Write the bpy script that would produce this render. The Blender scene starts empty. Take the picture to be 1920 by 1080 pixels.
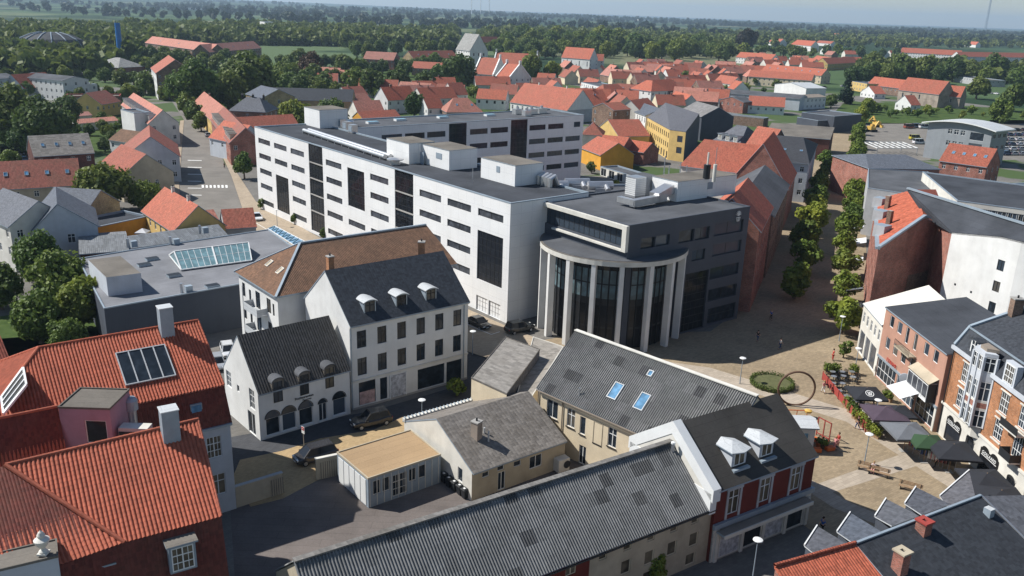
import bpy, math, random
import numpy as np
from mathutils import Vector, Matrix
R = math.radians
SC = bpy.context.scene
COL = SC.collection
# ------------------------------------------------------------------ camera, sky, sun, exposure
FPX, PITCH, ROLL, HCAM = 1610.0, R(17.95), 0.0345, 45.0
_f = Vector((0, math.cos(PITCH), -math.sin(PITCH))); _r = Vector((1, 0, 0)); _u = Vector((0, math.sin(PITCH), math.cos(PITCH)))
CR = math.cos(ROLL) * _r + math.sin(ROLL) * _u; CU = -math.sin(ROLL) * _r + math.cos(ROLL) * _u
cam = bpy.data.objects.new('camera', bpy.data.cameras.new('camera')); COL.objects.link(cam)
cam.matrix_world = Matrix(((CR.x, CU.x, -_f.x, 0), (CR.y, CU.y, -_f.y, 0), (CR.z, CU.z, -_f.z, HCAM), (0, 0, 0, 1)))
cam.data.sensor_width = 36; cam.data.lens = FPX / 1920 * 36; cam.data.clip_start = 0.5; cam.data.clip_end = 60000
SC.camera = cam
SUN_EL, SUN_AZ = R(46), R(169)                       # direction to the sun, azimuth from +X
wd = bpy.data.worlds.new('World'); SC.world = wd; wd.use_nodes = True
nt = wd.node_tree; bg = nt.nodes['Background']; sk = nt.nodes.new('ShaderNodeTexSky'); sk.sky_type = 'NISHITA'
sk.sun_disc = False; sk.sun_elevation = SUN_EL; sk.sun_rotation = R(90) - SUN_AZ
sk.air_density = 1.0; sk.dust_density = 0.2; sk.ozone_density = 2.2; sk.altitude = 50
nt.links.new(sk.outputs[0], bg.inputs[0]); bg.inputs[1].default_value = 0.074
sl = bpy.data.lights.new('sun', 'SUN'); sl.energy = 5.0; sl.angle = R(0.5); sl.color = (1, .965, .91)
so = bpy.data.objects.new('sun', sl); COL.objects.link(so)
sd = Vector((math.cos(SUN_EL) * math.cos(SUN_AZ), math.cos(SUN_EL) * math.sin(SUN_AZ), math.sin(SUN_EL)))
so.rotation_euler = sd.to_track_quat('Z', 'Y').to_euler(); so.location = (0, 0, 300)
SC.view_settings.view_transform = 'Standard'; SC.view_settings.look = 'None'; SC.view_settings.exposure = 0.42
SC.cycles.use_denoising = True
SC.cycles.max_bounces = 6; SC.cycles.diffuse_bounces = 2; SC.cycles.glossy_bounces = 3; SC.cycles.volume_bounces = 0
SC.cycles.transparent_max_bounces = 6

def pt(px, py, z=0.0):
    """where the line of sight through a pixel of the photograph meets height z"""
    d = _f + CR * ((px - 960) / FPX) - CU * ((py - 540) / FPX)
    t = (z - HCAM) / d.z
    return Vector((d.x * t, d.y * t, z))

# ------------------------------------------------------------------ materials
MATS = {}
def _mat(name, rough=.8, spec=.3):
    m = bpy.data.materials.new(name); m.use_nodes = True
    b = m.node_tree.nodes['Principled BSDF']; b.inputs['Roughness'].default_value = rough
    b.inputs['Specular IOR Level'].default_value = spec; MATS[name] = m
    return m, m.node_tree, b
def N(t, kind, **kw):
    n = t.nodes.new(kind)
    for k, v in kw.items():
        if k in ('operation', 'blend_type', 'data_type', 'noise_dimensions', 'wave_type', 'bands_direction', 'wave_profile', 'feature', 'offset', 'squash'): setattr(n, k, v)
        else: n.inputs[k].default_value = v
    return n
def ramp(t, src, stops):
    n = t.nodes.new('ShaderNodeValToRGB'); e = n.color_ramp.elements
    while len(e) < len(stops): e.new(.5)
    for i, (p, c) in enumerate(stops): e[i].position = p; e[i].color = (*c, 1)
    t.links.new(src, n.inputs[0]); return n.outputs[0]
def mix(t, fac, a, b, bt='MIX'):
    n = t.nodes.new('ShaderNodeMix'); n.data_type = 'RGBA'; n.blend_type = bt
    for s, i in ((fac, 0), (a, 6), (b, 7)):
        if hasattr(s, 'is_linked'): t.links.new(s, n.inputs[i])
        else: n.inputs[i].default_value = s if i == 0 else (*s, 1)
    return n.outputs[2]
def uvn(t):
    return t.nodes.new('ShaderNodeTexCoord').outputs['UV']
def obn(t):
    return t.nodes.new('ShaderNodeNewGeometry').outputs['Position']
def noise(t, vec, scale, detail=4, rough=.6):
    n = N(t, 'ShaderNodeTexNoise', Scale=scale, Detail=detail, Roughness=rough); t.links.new(vec, n.inputs['Vector']); return n.outputs[0]
def bump(t, b, h, strength, dist):
    n = N(t, 'ShaderNodeBump', Strength=strength, Distance=dist); t.links.new(h, n.inputs['Height']); t.links.new(n.outputs[0], b.inputs['Normal']); return n
def sc(c, k): return tuple(x * k for x in c)
def plain(name, c, rough=.6, spec=.3, metal=0, var=.12, scale=.7):
    m, t, b = _mat(name, rough, spec); b.inputs['Metallic'].default_value = metal
    f = noise(t, obn(t), scale, 5, .65)
    t.links.new(ramp(t, f, [(.3, sc(c, 1 - var)), (.7, sc(c, 1 + var))]), b.inputs['Base Color'])
    return m
def plaster(name, c, dirt=.25, rough=.85):
    m, t, b = _mat(name, rough, .2); p = obn(t)
    a = ramp(t, noise(t, p, .35, 6, .65), [(.32, sc(c, 1 - dirt)), (.6, c)])
    mp = N(t, 'ShaderNodeMapping'); mp.inputs['Scale'].default_value = (.9, .9, .09); t.links.new(p, mp.inputs[0])
    s = ramp(t, noise(t, mp.outputs[0], 1, 5, .6), [(.3, (.86, .85, .83)), (.6, (1, 1, 1))])
    t.links.new(mix(t, .45, a, s, 'MULTIPLY'), b.inputs['Base Color'])
    bump(t, b, noise(t, p, 9, 3), .15, .02); return m
def brick(name, c, mortar=(.35, .32, .28), var=.35):
    m, t, b = _mat(name, .9, .15); uv = uvn(t)
    k = N(t, 'ShaderNodeTexBrick', Scale=1.0); k.inputs['Brick Width'].default_value = .24; k.inputs['Row Height'].default_value = .075
    k.inputs['Mortar Size'].default_value = .008; k.inputs['Color1'].default_value = (*sc(c, 1 - var), 1); k.inputs['Color2'].default_value = (*sc(c, 1 + var), 1)
    k.inputs['Mortar'].default_value = (*mortar, 1); t.links.new(uv, k.inputs['Vector'])
    n = ramp(t, noise(t, obn(t), .4, 6, .7), [(.3, (.55, .55, .55)), (.65, (1.1, 1.1, 1.1))])
    t.links.new(mix(t, 1, k.outputs[0], n, 'MULTIPLY'), b.inputs['Base Color']); return m
def tiles(name, c, pu=.24, pv=.34, dirt=.45, bstr=.9, patch=0, rough=.75, dist=.05, moss=(.16, .12, .07), tv=.25):
    """profiled roofing: waves run up the slope (UV in metres), courses across it"""
    m, t, b = _mat(name, rough, .25); uv = uvn(t); sx = N(t, 'ShaderNodeSeparateXYZ'); t.links.new(uv, sx.inputs[0])
    def mth(op, a, bb=None, c2=None):
        n = N(t, 'ShaderNodeMath', operation=op)
        for i, s in enumerate((a, bb, c2)):
            if s is None: continue
            if hasattr(s, 'is_linked'): t.links.new(s, n.inputs[i])
            else: n.inputs[i].default_value = s
        return n.outputs[0]
    def cell(pu_, pv_):
        cb = N(t, 'ShaderNodeCombineXYZ'); t.links.new(mth('FLOOR', mth('DIVIDE', sx.outputs[0], pu_)), cb.inputs[0]); t.links.new(mth('FLOOR', mth('DIVIDE', sx.outputs[1], pv_)), cb.inputs[1])
        w = t.nodes.new('ShaderNodeTexWhiteNoise'); w.noise_dimensions = '2D'; t.links.new(cb.outputs[0], w.inputs['Vector']); return w.outputs['Value']
    tone = ramp(t, cell(pu, pv), [(0, sc(c, 1 - tv)), (.5, c), (1, sc(c, 1 + tv * .8))])
    col = mix(t, ramp(t, noise(t, obn(t), .3, 6, .7), [(.42, (0, 0, 0)), (.72, (dirt,) * 3)]), tone, moss)
    col = mix(t, 1, col, ramp(t, noise(t, obn(t), 2.5, 4, .7), [(.3, (.8, .8, .8)), (.7, (1.12, 1.12, 1.12))]), 'MULTIPLY')
    if patch: col = mix(t, 1, col, ramp(t, cell(1.1, 1.15), [(0, (.84, .84, .84)), (.93, (1.1, 1.1, 1.1)), (.935, (.45, .45, .46)), (1, (.55, .55, .55))]), 'MULTIPLY')
    oi_ = t.nodes.new('ShaderNodeObjectInfo').outputs['Random']; col = mix(t, 1, col, ramp(t, oi_, [(0, (.72, .74, .78)), (.35, (1.0, .98, .96)), (.7, (.86, .95, 1.05)), (1, (1.08, 1.0, .95))]), 'MULTIPLY')
    t.links.new(col, b.inputs['Base Color'])
    if bstr:
        wu = mth('ABSOLUTE', mth('SINE', mth('MULTIPLY', sx.outputs[0], math.pi / pu))); wv = mth('FRACT', mth('DIVIDE', sx.outputs[1], -pv))
        bump(t, b, mth('MULTIPLY_ADD', wv, .45, wu), bstr, dist)
    return m
def felt(name, c, rough=.9, var=.28):
    m, t, b = _mat(name, rough, .15); p = obn(t)
    a = ramp(t, noise(t, p, .18, 6, .6), [(.3, sc(c, 1 - var)), (.5, c), (.7, sc(c, 1 + var))])
    s = ramp(t, noise(t, p, 6, 3, .7), [(.3, (.88, .88, .88)), (.7, (1.08, 1.08, 1.08))])
    k = N(t, 'ShaderNodeTexBrick', Scale=1.0); k.inputs['Brick Width'].default_value = 8; k.inputs['Row Height'].default_value = 1.0; k.inputs['Mortar Size'].default_value = .02
    k.inputs['Color1'].default_value = (1, 1, 1, 1); k.inputs['Color2'].default_value = (.93, .93, .93, 1); k.inputs['Mortar'].default_value = (.7, .7, .7, 1); t.links.new(uvn(t), k.inputs['Vector'])
    t.links.new(mix(t, 1, mix(t, 1, a, s, 'MULTIPLY'), k.outputs[0], 'MULTIPLY'), b.inputs['Base Color']); return m
def glassm(name, c=(.02, .027, .036), rough=.06, lo=.6, hi=3.0, warm=(.11, .1, .085)):
    m, t, b = _mat(name, rough, .2); oi = t.nodes.new('ShaderNodeObjectInfo').outputs['Random']
    a = ramp(t, oi, [(0, sc(c, lo)), (.6, c), (.8, sc(c, hi)), (.92, sc(warm, .6)), (1, warm)])
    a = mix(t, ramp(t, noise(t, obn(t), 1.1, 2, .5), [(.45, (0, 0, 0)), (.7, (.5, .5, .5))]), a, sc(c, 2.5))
    t.links.new(a, b.inputs['Base Color']); return m
def paving(name, c, bw, bh, var=.12, mort=.75, big=.25):
    m, t, b = _mat(name, .9, .2); p = obn(t)
    mp = N(t, 'ShaderNodeMapping'); mp.inputs['Rotation'].default_value = (0, 0, R(-35)); t.links.new(p, mp.inputs[0])
    k = N(t, 'ShaderNodeTexBrick', Scale=1.0); k.inputs['Brick Width'].default_value = bw; k.inputs['Row Height'].default_value = bh; k.inputs['Mortar Size'].default_value = bh * .04
    k.inputs['Color1'].default_value = (*sc(c, 1 - var), 1); k.inputs['Color2'].default_value = (*sc(c, 1 + var), 1); k.inputs['Mortar'].default_value = (*sc(c, mort), 1); t.links.new(mp.outputs[0], k.inputs['Vector'])
    a = ramp(t, noise(t, p, .11, 7, .65), [(.3, (1 - big,) * 3), (.68, (1 + big * .4,) * 3)])
    t.links.new(mix(t, 1, k.outputs[0], a, 'MULTIPLY'), b.inputs['Base Color']); return m
def leafm(name, c, hue=.35):
    m, t, b = _mat(name, .6, .25)
    oi = t.nodes.new('ShaderNodeObjectInfo').outputs['Random']
    a = mix(t, ramp(t, noise(t, obn(t), .45, 3, .6), [(.3, (0, 0, 0)), (.7, (1, 1, 1))]), sc(c, .55), (c[0] * 1.7, c[1] * 1.35, c[2] * 1.1))
    a = mix(t, 1, a, ramp(t, oi, [(0, (.6, .72, .75)), (.5, (.95, .95, .9)), (1, (1.35, 1.15, .9))]), 'MULTIPLY')
    t.links.new(a, b.inputs['Base Color'])
    b.inputs['Subsurface Weight'].default_value = 0
    tr = t.nodes.new('ShaderNodeBsdfTranslucent'); t.links.new(a, tr.inputs[0]); ms = t.nodes.new('ShaderNodeMixShader'); ms.inputs[0].default_value = .32
    t.links.new(b.outputs[0], ms.inputs[1]); t.links.new(tr.outputs[0], ms.inputs[2]); t.links.new(ms.outputs[0], t.nodes['Material Output'].inputs[0]); return m
def objcol(name, rough=.4, spec=.5, metal=0, coat=0):
    m, t, b = _mat(name, rough, spec); b.inputs['Metallic'].default_value = metal; b.inputs['Coat Weight'].default_value = coat
    oi = t.nodes.new('ShaderNodeObjectInfo').outputs['Color']
    t.links.new(mix(t, 1, oi, ramp(t, noise(t, obn(t), 3, 3), [(.3, (.93, .93, .93)), (.7, (1, 1, 1))]), 'MULTIPLY'), b.inputs['Base Color']); return m
M = MATS
plaster('white', (.7, .7, .68), .14); plaster('offwhite', (.66, .64, .58), .22); plaster('cream', (.68, .58, .42), .2); plaster('yellow', (.62, .44, .17), .2)
plaster('ochre', (.66, .33, .05), .2); plaster('grayw', (.42, .43, .44), .2); plaster('bluew', (.5, .53, .57), .15); plaster('pinkw', (.36, .22, .27), .2)  # bluew also carries the shade on some white walls in its colour
plaster('salmon', (.44, .25, .185), .2); plaster('beige', (.46, .4, .3), .25); plaster('darkplaster', (.075, .085, .105), .12, .7)
plaster('conc', (.36, .35, .33), .2); plaster('stone', (.36, .3, .25), .4); plaster('redpaint', (.15, .03, .022), .2); plaster('silverwall', (.27, .29, .31), .1, .5)
m, t, b = _mat('panelwhite', .55, .3); k = N(t, 'ShaderNodeTexBrick', Scale=1.0); k.offset = 0; k.inputs['Brick Width'].default_value = 2.05; k.inputs['Row Height'].default_value = 1.675; k.inputs['Mortar Size'].default_value = .012
k.inputs['Color1'].default_value = (.77, .77, .76, 1); k.inputs['Color2'].default_value = (.74, .742, .74, 1); k.inputs['Mortar'].default_value = (.5, .5, .5, 1); t.links.new(uvn(t), k.inputs['Vector'])
t.links.new(mix(t, 1, k.outputs[0], ramp(t, noise(t, obn(t), .25, 5), [(.3, (.93, .93, .92)), (.6, (1, 1, 1))]), 'MULTIPLY'), b.inputs['Base Color'])
brick('redbrick', (.33, .105, .07)); brick('orangebrick', (.42, .17, .07), (.4, .3, .22), .25); brick('yellowbrick', (.42, .31, .15)); brick('brownbrick', (.2, .11, .07)); brick('darkbrick', (.13, .05, .04), (.12, .08, .07))
tiles('redtile', (.42, .12, .072), dirt=.25, bstr=.7); tiles('redtile2', (.32, .1, .068), dirt=.45, bstr=.7); tiles('pinktile', (.46, .19, .14), dirt=.35, bstr=.6); tiles('brighttile', (.45, .12, .068), dirt=.1, bstr=.8)
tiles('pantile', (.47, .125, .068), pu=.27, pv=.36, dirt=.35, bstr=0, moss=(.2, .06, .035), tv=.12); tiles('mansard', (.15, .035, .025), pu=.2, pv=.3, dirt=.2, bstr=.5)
tiles('eternit', (.215, .208, .195), pu=.24, pv=1.15, dirt=.5, bstr=0, patch=1, moss=(.14, .14, .13), tv=.04); tiles('etermid', (.2, .2, .2), pu=.3, pv=1.2, dirt=.5, bstr=.5, patch=0, moss=(.12, .12, .11))
tiles('browntile', (.2, .115, .07), pu=.22, pv=.34, dirt=.6, bstr=1, moss=(.09, .06, .04), dist=.07); tiles('darktile', (.075, .072, .07), pu=.3, pv=.36, dirt=.3, bstr=1, dist=.09, moss=(.05, .05, .04))
tiles('slate', (.115, .12, .135), pu=.3, pv=.25, dirt=.3, bstr=.2, moss=(.1, .1, .1)); tiles('darkslate', (.045, .05, .058), pu=.3, pv=.25, dirt=.3, bstr=.2, moss=(.035, .035, .04))
tiles('shingle', (.2, .185, .165), pu=.4, pv=.28, dirt=.7, bstr=.5, moss=(.12, .105, .085), dist=.03); tiles('lightshingle', (.3, .28, .25), pu=.9, pv=.4, dirt=.4, bstr=.15, moss=(.2, .18, .15))
felt('brownblack', (.062, .058, .053)); felt('felt', (.095, .1, .11)); felt('graymembrane', (.2, .205, .22), .8, .2); felt('darkfelt', (.055, .06, .07)); felt('brownfelt', (.16, .145, .125)); felt('beigeroof', (.36, .25, .145), .9, .12); felt('metalroof', (.5, .52, .53), .45, .06)
glassm('glass'); glassm('darkglass', (.012, .014, .018), .05, .8, 2, (.03, .03, .03)); glassm('blueglass', (.09, .2, .32), .08, .9, 1.3, (.1, .22, .34)); glassm('striglass', (.05, .055, .065), .2, .8, 1.8, (.07, .075, .085)); glassm('skyglass', (.1, .17, .19), .1, .8, 1.4, (.14, .2, .22)); glassm('litglass', (.1, .085, .06), .2, .4, 1.5, (.26, .2, .12)); glassm('rotglass', (.06, .1, .12), .05, .5, 2, (.12, .16, .17))
plain('whitepaint', (.7, .71, .7), .5, var=.05); plain('graypaint', (.25, .3, .35), .5, var=.1); plain('blackpaint', (.02, .022, .025), .45); plain('steel', (.45, .47, .5), .35, .5, .7); plain('zinc', (.32, .38, .43), .5, .4, .3); plain('duct', (.6, .6, .6), .35, .5, .8)
plain('bluepaint', (.02, .16, .45), .4); plain('redwood', (.3, .05, .04), .8); plain('corten', (.12, .07, .045), .7); plain('orange', (.6, .14, .03), .5); plain('wood', (.3, .2, .12), .8, var=.3, scale=4); plain('rubber', (.02, .02, .02), .8)
plain('canvasblack', (.022, .024, .03), .85); plain('canvasgray', (.13, .14, .155), .85); plain('canvaswhite', (.6, .61, .62), .9, var=.05); plain('canvasgreen', (.03, .065, .03), .85); plain('canvasplum', (.07, .05, .07), .85)
plain('bark', (.12, .09, .065), .95, var=.4, scale=5); plain('lampglass', (.85, .85, .82), .3, .5, var=.02); plain('redlamp', (.4, .02, .02), .3); plain('skin', (.5, .3, .22), .6); plain('soil', (.09, .06, .04), .95); plain('machine', (.62, .4, .1), .5); plain('signblack', (.012, .012, .012), .6); plain('doorbrown', (.3, .08, .03), .6); plain('copperroof', (.24, .2, .16), .6); plain('bluetarp', (.2, .36, .45), .4)
plain('poster', (.42, .43, .46), .5, var=.55, scale=2.2); plain('posterred', (.45, .3, .28), .5, var=.5, scale=1.6)
objcol('carpaint', .25, .5, .2, .6); objcol('cloth', .9, .1); objcol('anycolor', .6, .3)
leafm('leaf', (.13, .21, .05)); leafm('leafdark', (.09, .155, .045)); leafm('leafred', (.05, .04, .03)); leafm('leaflight', (.17, .26, .05)); leafm('conifer', (.02, .05, .03))
leafm('forest', (.1, .16, .05)); leafm('forestfar', (.03, .055, .035))

# ------------------------------------------------------------------ mesh building
class MB:
    """collects polygons and links them as one mesh object, with UVs in metres on every face"""
    def __init__(s): s.v = []; s.f = []; s.m = []; s.mn = []; s.uv = {}
    def mi(s, m):
        if m not in s.mn: s.mn.append(m)
        return s.mn.index(m)
    def face(s, pts, m):
        b = len(s.v); s.v.extend([tuple(p) for p in pts]); s.f.append(tuple(range(b, b + len(pts)))); s.m.append(s.mi(m))
    def box(s, x0, x1, y0, y1, z0, z1, m, top=None, rot=0, o=(0, 0)):
        c = [(x0, y0), (x1, y0), (x1, y1), (x0, y1)]
        if rot: cs, sn = math.cos(rot), math.sin(rot); c = [(x * cs - y * sn, x * sn + y * cs) for x, y in c]
        c = [(x + o[0], y + o[1]) for x, y in c]; s.prism(c, z0, z1, m, top)
    def prism(s, poly, z0, z1, m, top=None):
        n = len(poly)
        for i in range(n):
            a, b = poly[i], poly[(i + 1) % n]; s.face([(*a, z0), (*b, z0), (*b, z1), (*a, z1)], m)
        s.face([(*p, z1) for p in poly], top or m); s.face([(*p, z0) for p in reversed(poly)], m)
    def bar(s, a, b, w, m, h=None):
        a, b = Vector(a), Vector(b); d = (b - a).normalized(); x = d.cross(Vector((0, 0, 1)))
        x = x.normalized() if x.length > 1e-3 else Vector((1, 0, 0)); y = x.cross(d); x = x * w / 2; y = y * (h or w) / 2
        q = [-x - y, x - y, x + y, -x + y]
        for i in range(4): s.face([a + q[i], a + q[(i + 1) % 4], b + q[(i + 1) % 4], b + q[i]], m)
        s.face([a + k for k in q], m); s.face([b + k for k in reversed(q)], m)
    def tube(s, pts, r, m, n=8, caps=True):
        rs = r if isinstance(r, (list, tuple)) else [r] * len(pts); pts = [Vector(p) for p in pts]; rings = []
        for i, p in enumerate(pts):
            d = (pts[min(i + 1, len(pts) - 1)] - pts[max(i - 1, 0)]).normalized(); x = d.cross(Vector((0, 0, 1)))
            x = x.normalized() if x.length > 1e-3 else Vector((1, 0, 0)); y = d.cross(x)
            rings.append([p + (x * math.cos(2 * math.pi * k / n) + y * math.sin(2 * math.pi * k / n)) * rs[i] for k in range(n)])
        for a, b in zip(rings, rings[1:]):
            for k in range(n): s.face([a[k], a[(k + 1) % n], b[(k + 1) % n], b[k]], m)
        if caps: s.face(list(reversed(rings[0])), m); s.face(rings[-1], m)
    def lathe(s, prof, m, n=16, o=(0, 0, 0), sy=1):
        for (r0, z0), (r1, z1) in zip(prof, prof[1:]):
            for k in range(n):
                a, b = 2 * math.pi * k / n, 2 * math.pi * (k + 1) / n
                q = [(o[0] + r * math.cos(t), o[1] + r * math.sin(t) * sy, o[2] + z) for r, z, t in ((r0, z0, a), (r0, z0, b), (r1, z1, b), (r1, z1, a))]
                if r0 < 1e-5: q = q[1:]
                elif r1 < 1e-5: q = q[:3]
                s.face(q, m)
    def shell(s, polys, th, m, rimm=None):
        """roof skin: top polygons sharing edges, given a thickness"""
        ed = {}
        key = lambda p: (round(p[0], 4), round(p[1], 4), round(p[2], 4))
        for P in polys:
            s.face(P, m); s.face([(p[0], p[1], p[2] - th) for p in reversed(P)], rimm or m)
            for i in range(len(P)):
                a, b = P[i], P[(i + 1) % len(P)]; ed[(key(a), key(b))] = (a, b)
        for (ka, kb), (a, b) in ed.items():
            if (kb, ka) not in ed: s.face([(a[0], a[1], a[2] - th), (b[0], b[1], b[2] - th), b, a], rimm or m)
    def build(s, name, parent=None, smooth=False, kind=None):
        me = s.mesh(name, smooth); o = bpy.data.objects.new(name, me); COL.objects.link(o)
        if parent: o.parent = parent
        if kind: o['kind'] = kind
        return o
    def mesh(s, name, smooth=False):
        me = bpy.data.meshes.new(name); me.from_pydata(s.v, [], s.f)
        for m in s.mn: me.materials.append(M[m])
        nf = len(s.f); me.polygons.foreach_set('material_index', s.m)
        V = np.array(s.v, float).reshape(-1, 3); nr = np.empty(nf * 3); me.polygons.foreach_get('normal', nr); nr = nr.reshape(-1, 3)
        ls = np.empty(nf, int); lt = np.empty(nf, int); me.polygons.foreach_get('loop_start', ls); me.polygons.foreach_get('loop_total', lt)
        t = np.stack([-nr[:, 1], nr[:, 0], nr[:, 0] * 0], 1); ln = np.linalg.norm(t, axis=1); flat = ln < .02
        t[flat] = (1, 0, 0); t /= np.linalg.norm(t, axis=1)[:, None]; bt = np.cross(nr, t)
        vi = np.empty(len(me.loops), int); me.loops.foreach_get('vertex_index', vi); pi = np.repeat(np.arange(nf), lt)
        P = V[vi]; uv = np.stack([(P * t[pi]).sum(1), (P * bt[pi]).sum(1)], 1)
        for fi, us in s.uv.items(): uv[ls[fi]:ls[fi] + len(us)] = us
        l = me.uv_layers.new(name='UVMap'); l.data.foreach_set('uv', uv.ravel())
        if smooth: me.polygons.foreach_set('use_smooth', [True] * nf)
        me.update(); return me
def tag(o, label=None, cat=None, group=None, kind=None):
    for k, v in (('label', label), ('category', cat), ('group', group), ('kind', kind)):
        if v: o[k] = v
    return o
def root(name, loc, rz=0, label=None, cat=None, group=None):
    o = bpy.data.objects.new(name, None); COL.objects.link(o); o.location = loc; o.rotation_euler = (0, 0, rz); o.empty_display_size = .3
    return tag(o, label, cat, group)
def kids(o, parent, mesh, name, loc=(0, 0, 0), rot=0):
    pass
def link(name, me, parent, loc=(0, 0, 0), rz=0, scale=None, color=None):
    o = bpy.data.objects.new(name, me); COL.objects.link(o); o.parent = parent; o.location = loc; o.rotation_euler = (0, 0, rz)
    if scale: o.scale = scale
    if color: o.color = (*color, 1)
    return o
CH = {}
def children(o): return CH.get(o.name, None) or [c for c in o.children]
def copy_tree(o, parent=None, loc=None, rz=None, label=None, scale=None, color=None):
    c = o.copy(); COL.objects.link(c)
    if parent: c.parent = parent
    if loc is not None: c.location = loc
    if rz is not None: c.rotation_euler = (0, 0, rz)
    if scale: c.scale = scale
    if label: c['label'] = label
    if color: c.color = (*color, 1)
    for ch in list(o.children):
        copy_tree(ch, c, color=color if (color and ch.color[:3] != (1, 1, 1)) else None)
    return c

# ------------------------------------------------------------------ windows, walls, roofs
WT = {}
def winmesh(w, h, st, fm, gm):
    """frame (with glazing bars) and pane meshes of one window; origin lower left, looking to -y"""
    k = (round(w, 2), round(h, 2), st, fm, gm)
    if k in WT: return WT[k]
    f = MB(); d = .07; t = .07 if min(w, h) > .7 else .05
    f.box(0, w, -.0, d, 0, t, fm); f.box(0, w, 0, d, h - t, h, fm); f.box(0, t, 0, d, t, h - t, fm); f.box(w - t, w, 0, d, t, h - t, fm)
    if st in 'xvw6s': f.box(w / 2 - t * .6, w / 2 + t * .6, .012, d - .004, t, h - t, fm)
    if st in 'x6': f.box(t, w - t, .015, d - .006, h * .66 - t * .5, h * .66 + t * .5, fm)
    if st == '6': f.box(t, w - t, .018, d - .008, h * .33 - .03, h * .33 + .03, fm); [f.box(w * q - .02, w * q + .02, .02, d - .01, t, h - t, fm) for q in (.25, .75)]
    if st == 'm':
        n = max(2, round(w / 1.1)); [f.box(w * i / n - .035, w * i / n + .035, .012, d - .004, t, h - t, fm) for i in range(1, n)]
    if st == 'M':
        n = max(2, round(w / 1.1)); q = max(2, round(h / 1.2))
        [f.box(w * i / n - .035, w * i / n + .035, .012, d - .004, t, h - t, fm) for i in range(1, n)]; [f.box(t, w - t, .016, d - .008, h * i / q - .035, h * i / q + .035, fm) for i in range(1, q)]
    g = MB(); g.face([(t * .5, d * .6, t * .5), (w - t * .5, d * .6, t * .5), (w - t * .5, d * .6, h - t * .5), (t * .5, d * .6, h - t * .5)], gm)
    c = MB(); c.v = f.v + g.v; c.f = f.f + [tuple(i + len(f.v) for i in q) for q in g.f]; c.mn = [fm, gm]; c.m = [0] * len(f.f) + [1] * len(g.f)
    WT[k] = (f.mesh('window'), g.mesh('pane'), c.mesh('window')); return WT[k]
def expand(spec, L):
    """('r', z, h, w, n, m0, m1[, style]) spreads n openings between the margins; ('a', u, z, w, h[, style]) is one"""
    out = []
    for s in spec:
        if s[0] == 'r':
            _, z, h, w, n, m0, m1 = s[:7]; st = s[7] if len(s) > 7 else None
            for i in range(n):
                u = m0 + (L - m0 - m1 - w) * (i / (n - 1) if n > 1 else .5); out.append((u, z, w, h, st))
        else: out.append((s[1], s[2], s[3], s[4], s[5] if len(s) > 5 else None))
    return [o for o in out if o[0] > .02 and o[0] + o[2] < L - .02]
def walls(rt, poly, z0, z1, mat, spec=None, fm='whitepaint', gm='glass', st='x', rec=.14, extra=None, mats=None, sub=False, sill=None, name='wall'):
    """walls round a footprint (CCW) with real openings; every window is a part of its own"""
    spec = spec or {}; mb = MB(); n = len(poly); mats = mats or {}
    for i in range(n):
        A, B = Vector(poly[i]), Vector(poly[(i + 1) % n]); L = (B - A).length
        if L < .01: continue
        d = (B - A) / L; nm = Vector((d.y, -d.x)); ang = math.atan2(d.y, d.x); m = mats.get(i, mat)
        ho = expand(spec.get(i, []), L); ho = [h for h in ho if h[1] >= z0 - .001 and h[1] + h[3] <= z1 + .001]
        P = lambda u, z, dep=0: (A.x + d.x * u - nm.x * dep, A.y + d.y * u - nm.y * dep, z)
        us = sorted({0, round(L, 4)} | {round(h[0], 4) for h in ho} | {round(h[0] + h[2], 4) for h in ho}); zs = sorted({z0, z1} | {round(h[1], 4) for h in ho} | {round(h[1] + h[3], 4) for h in ho})
        for a, b in zip(us, us[1:]):
            run = None
            for c, e in zip(zs, zs[1:]):
                um, zm = (a + b) / 2, (c + e) / 2
                if any(h[0] < um < h[0] + h[2] and h[1] < zm < h[1] + h[3] for h in ho):
                    if run is not None: mb.face([P(a, run), P(b, run), P(b, c), P(a, c)], m)
                    run = None
                elif run is None: run = c
            if run is not None: mb.face([P(a, run), P(b, run), P(b, z1), P(a, z1)], m)
        for (u, z, w, h, s_) in ho:
            s_ = s_ or st; r = rec * (2.2 if s_ == 'D' else 1)
            mb.face([P(u, z), P(u, z, r), P(u, z + h, r), P(u, z + h)], m); mb.face([P(u + w, z, r), P(u + w, z), P(u + w, z + h), P(u + w, z + h, r)], m)
            mb.face([P(u, z), P(u + w, z), P(u + w, z, r), P(u, z, r)], m); mb.face([P(u, z + h, r), P(u + w, z + h, r), P(u + w, z + h), P(u, z + h)], m)
            isd = s_ in ('d', 'D'); f, g, c = winmesh(w, h, 'v' if isd else s_, fm, gm)
            if sub:
                o = link('door' if isd else 'window', f, rt, P(u, z, r - .07), ang); link('pane', g, o)
            else: o = link('door' if isd else 'window', c, rt, P(u, z, r - .07), ang)
            if sill:
                q = MB(); q.box(-.08, w + .08, -r - .04, -r + .08, -.09, -.01, sill); q.build('sill', o)
    if extra:
        for P_, m_ in extra: mb.face(P_, m_ or mat)
    return mb.build(name, rt)
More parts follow.
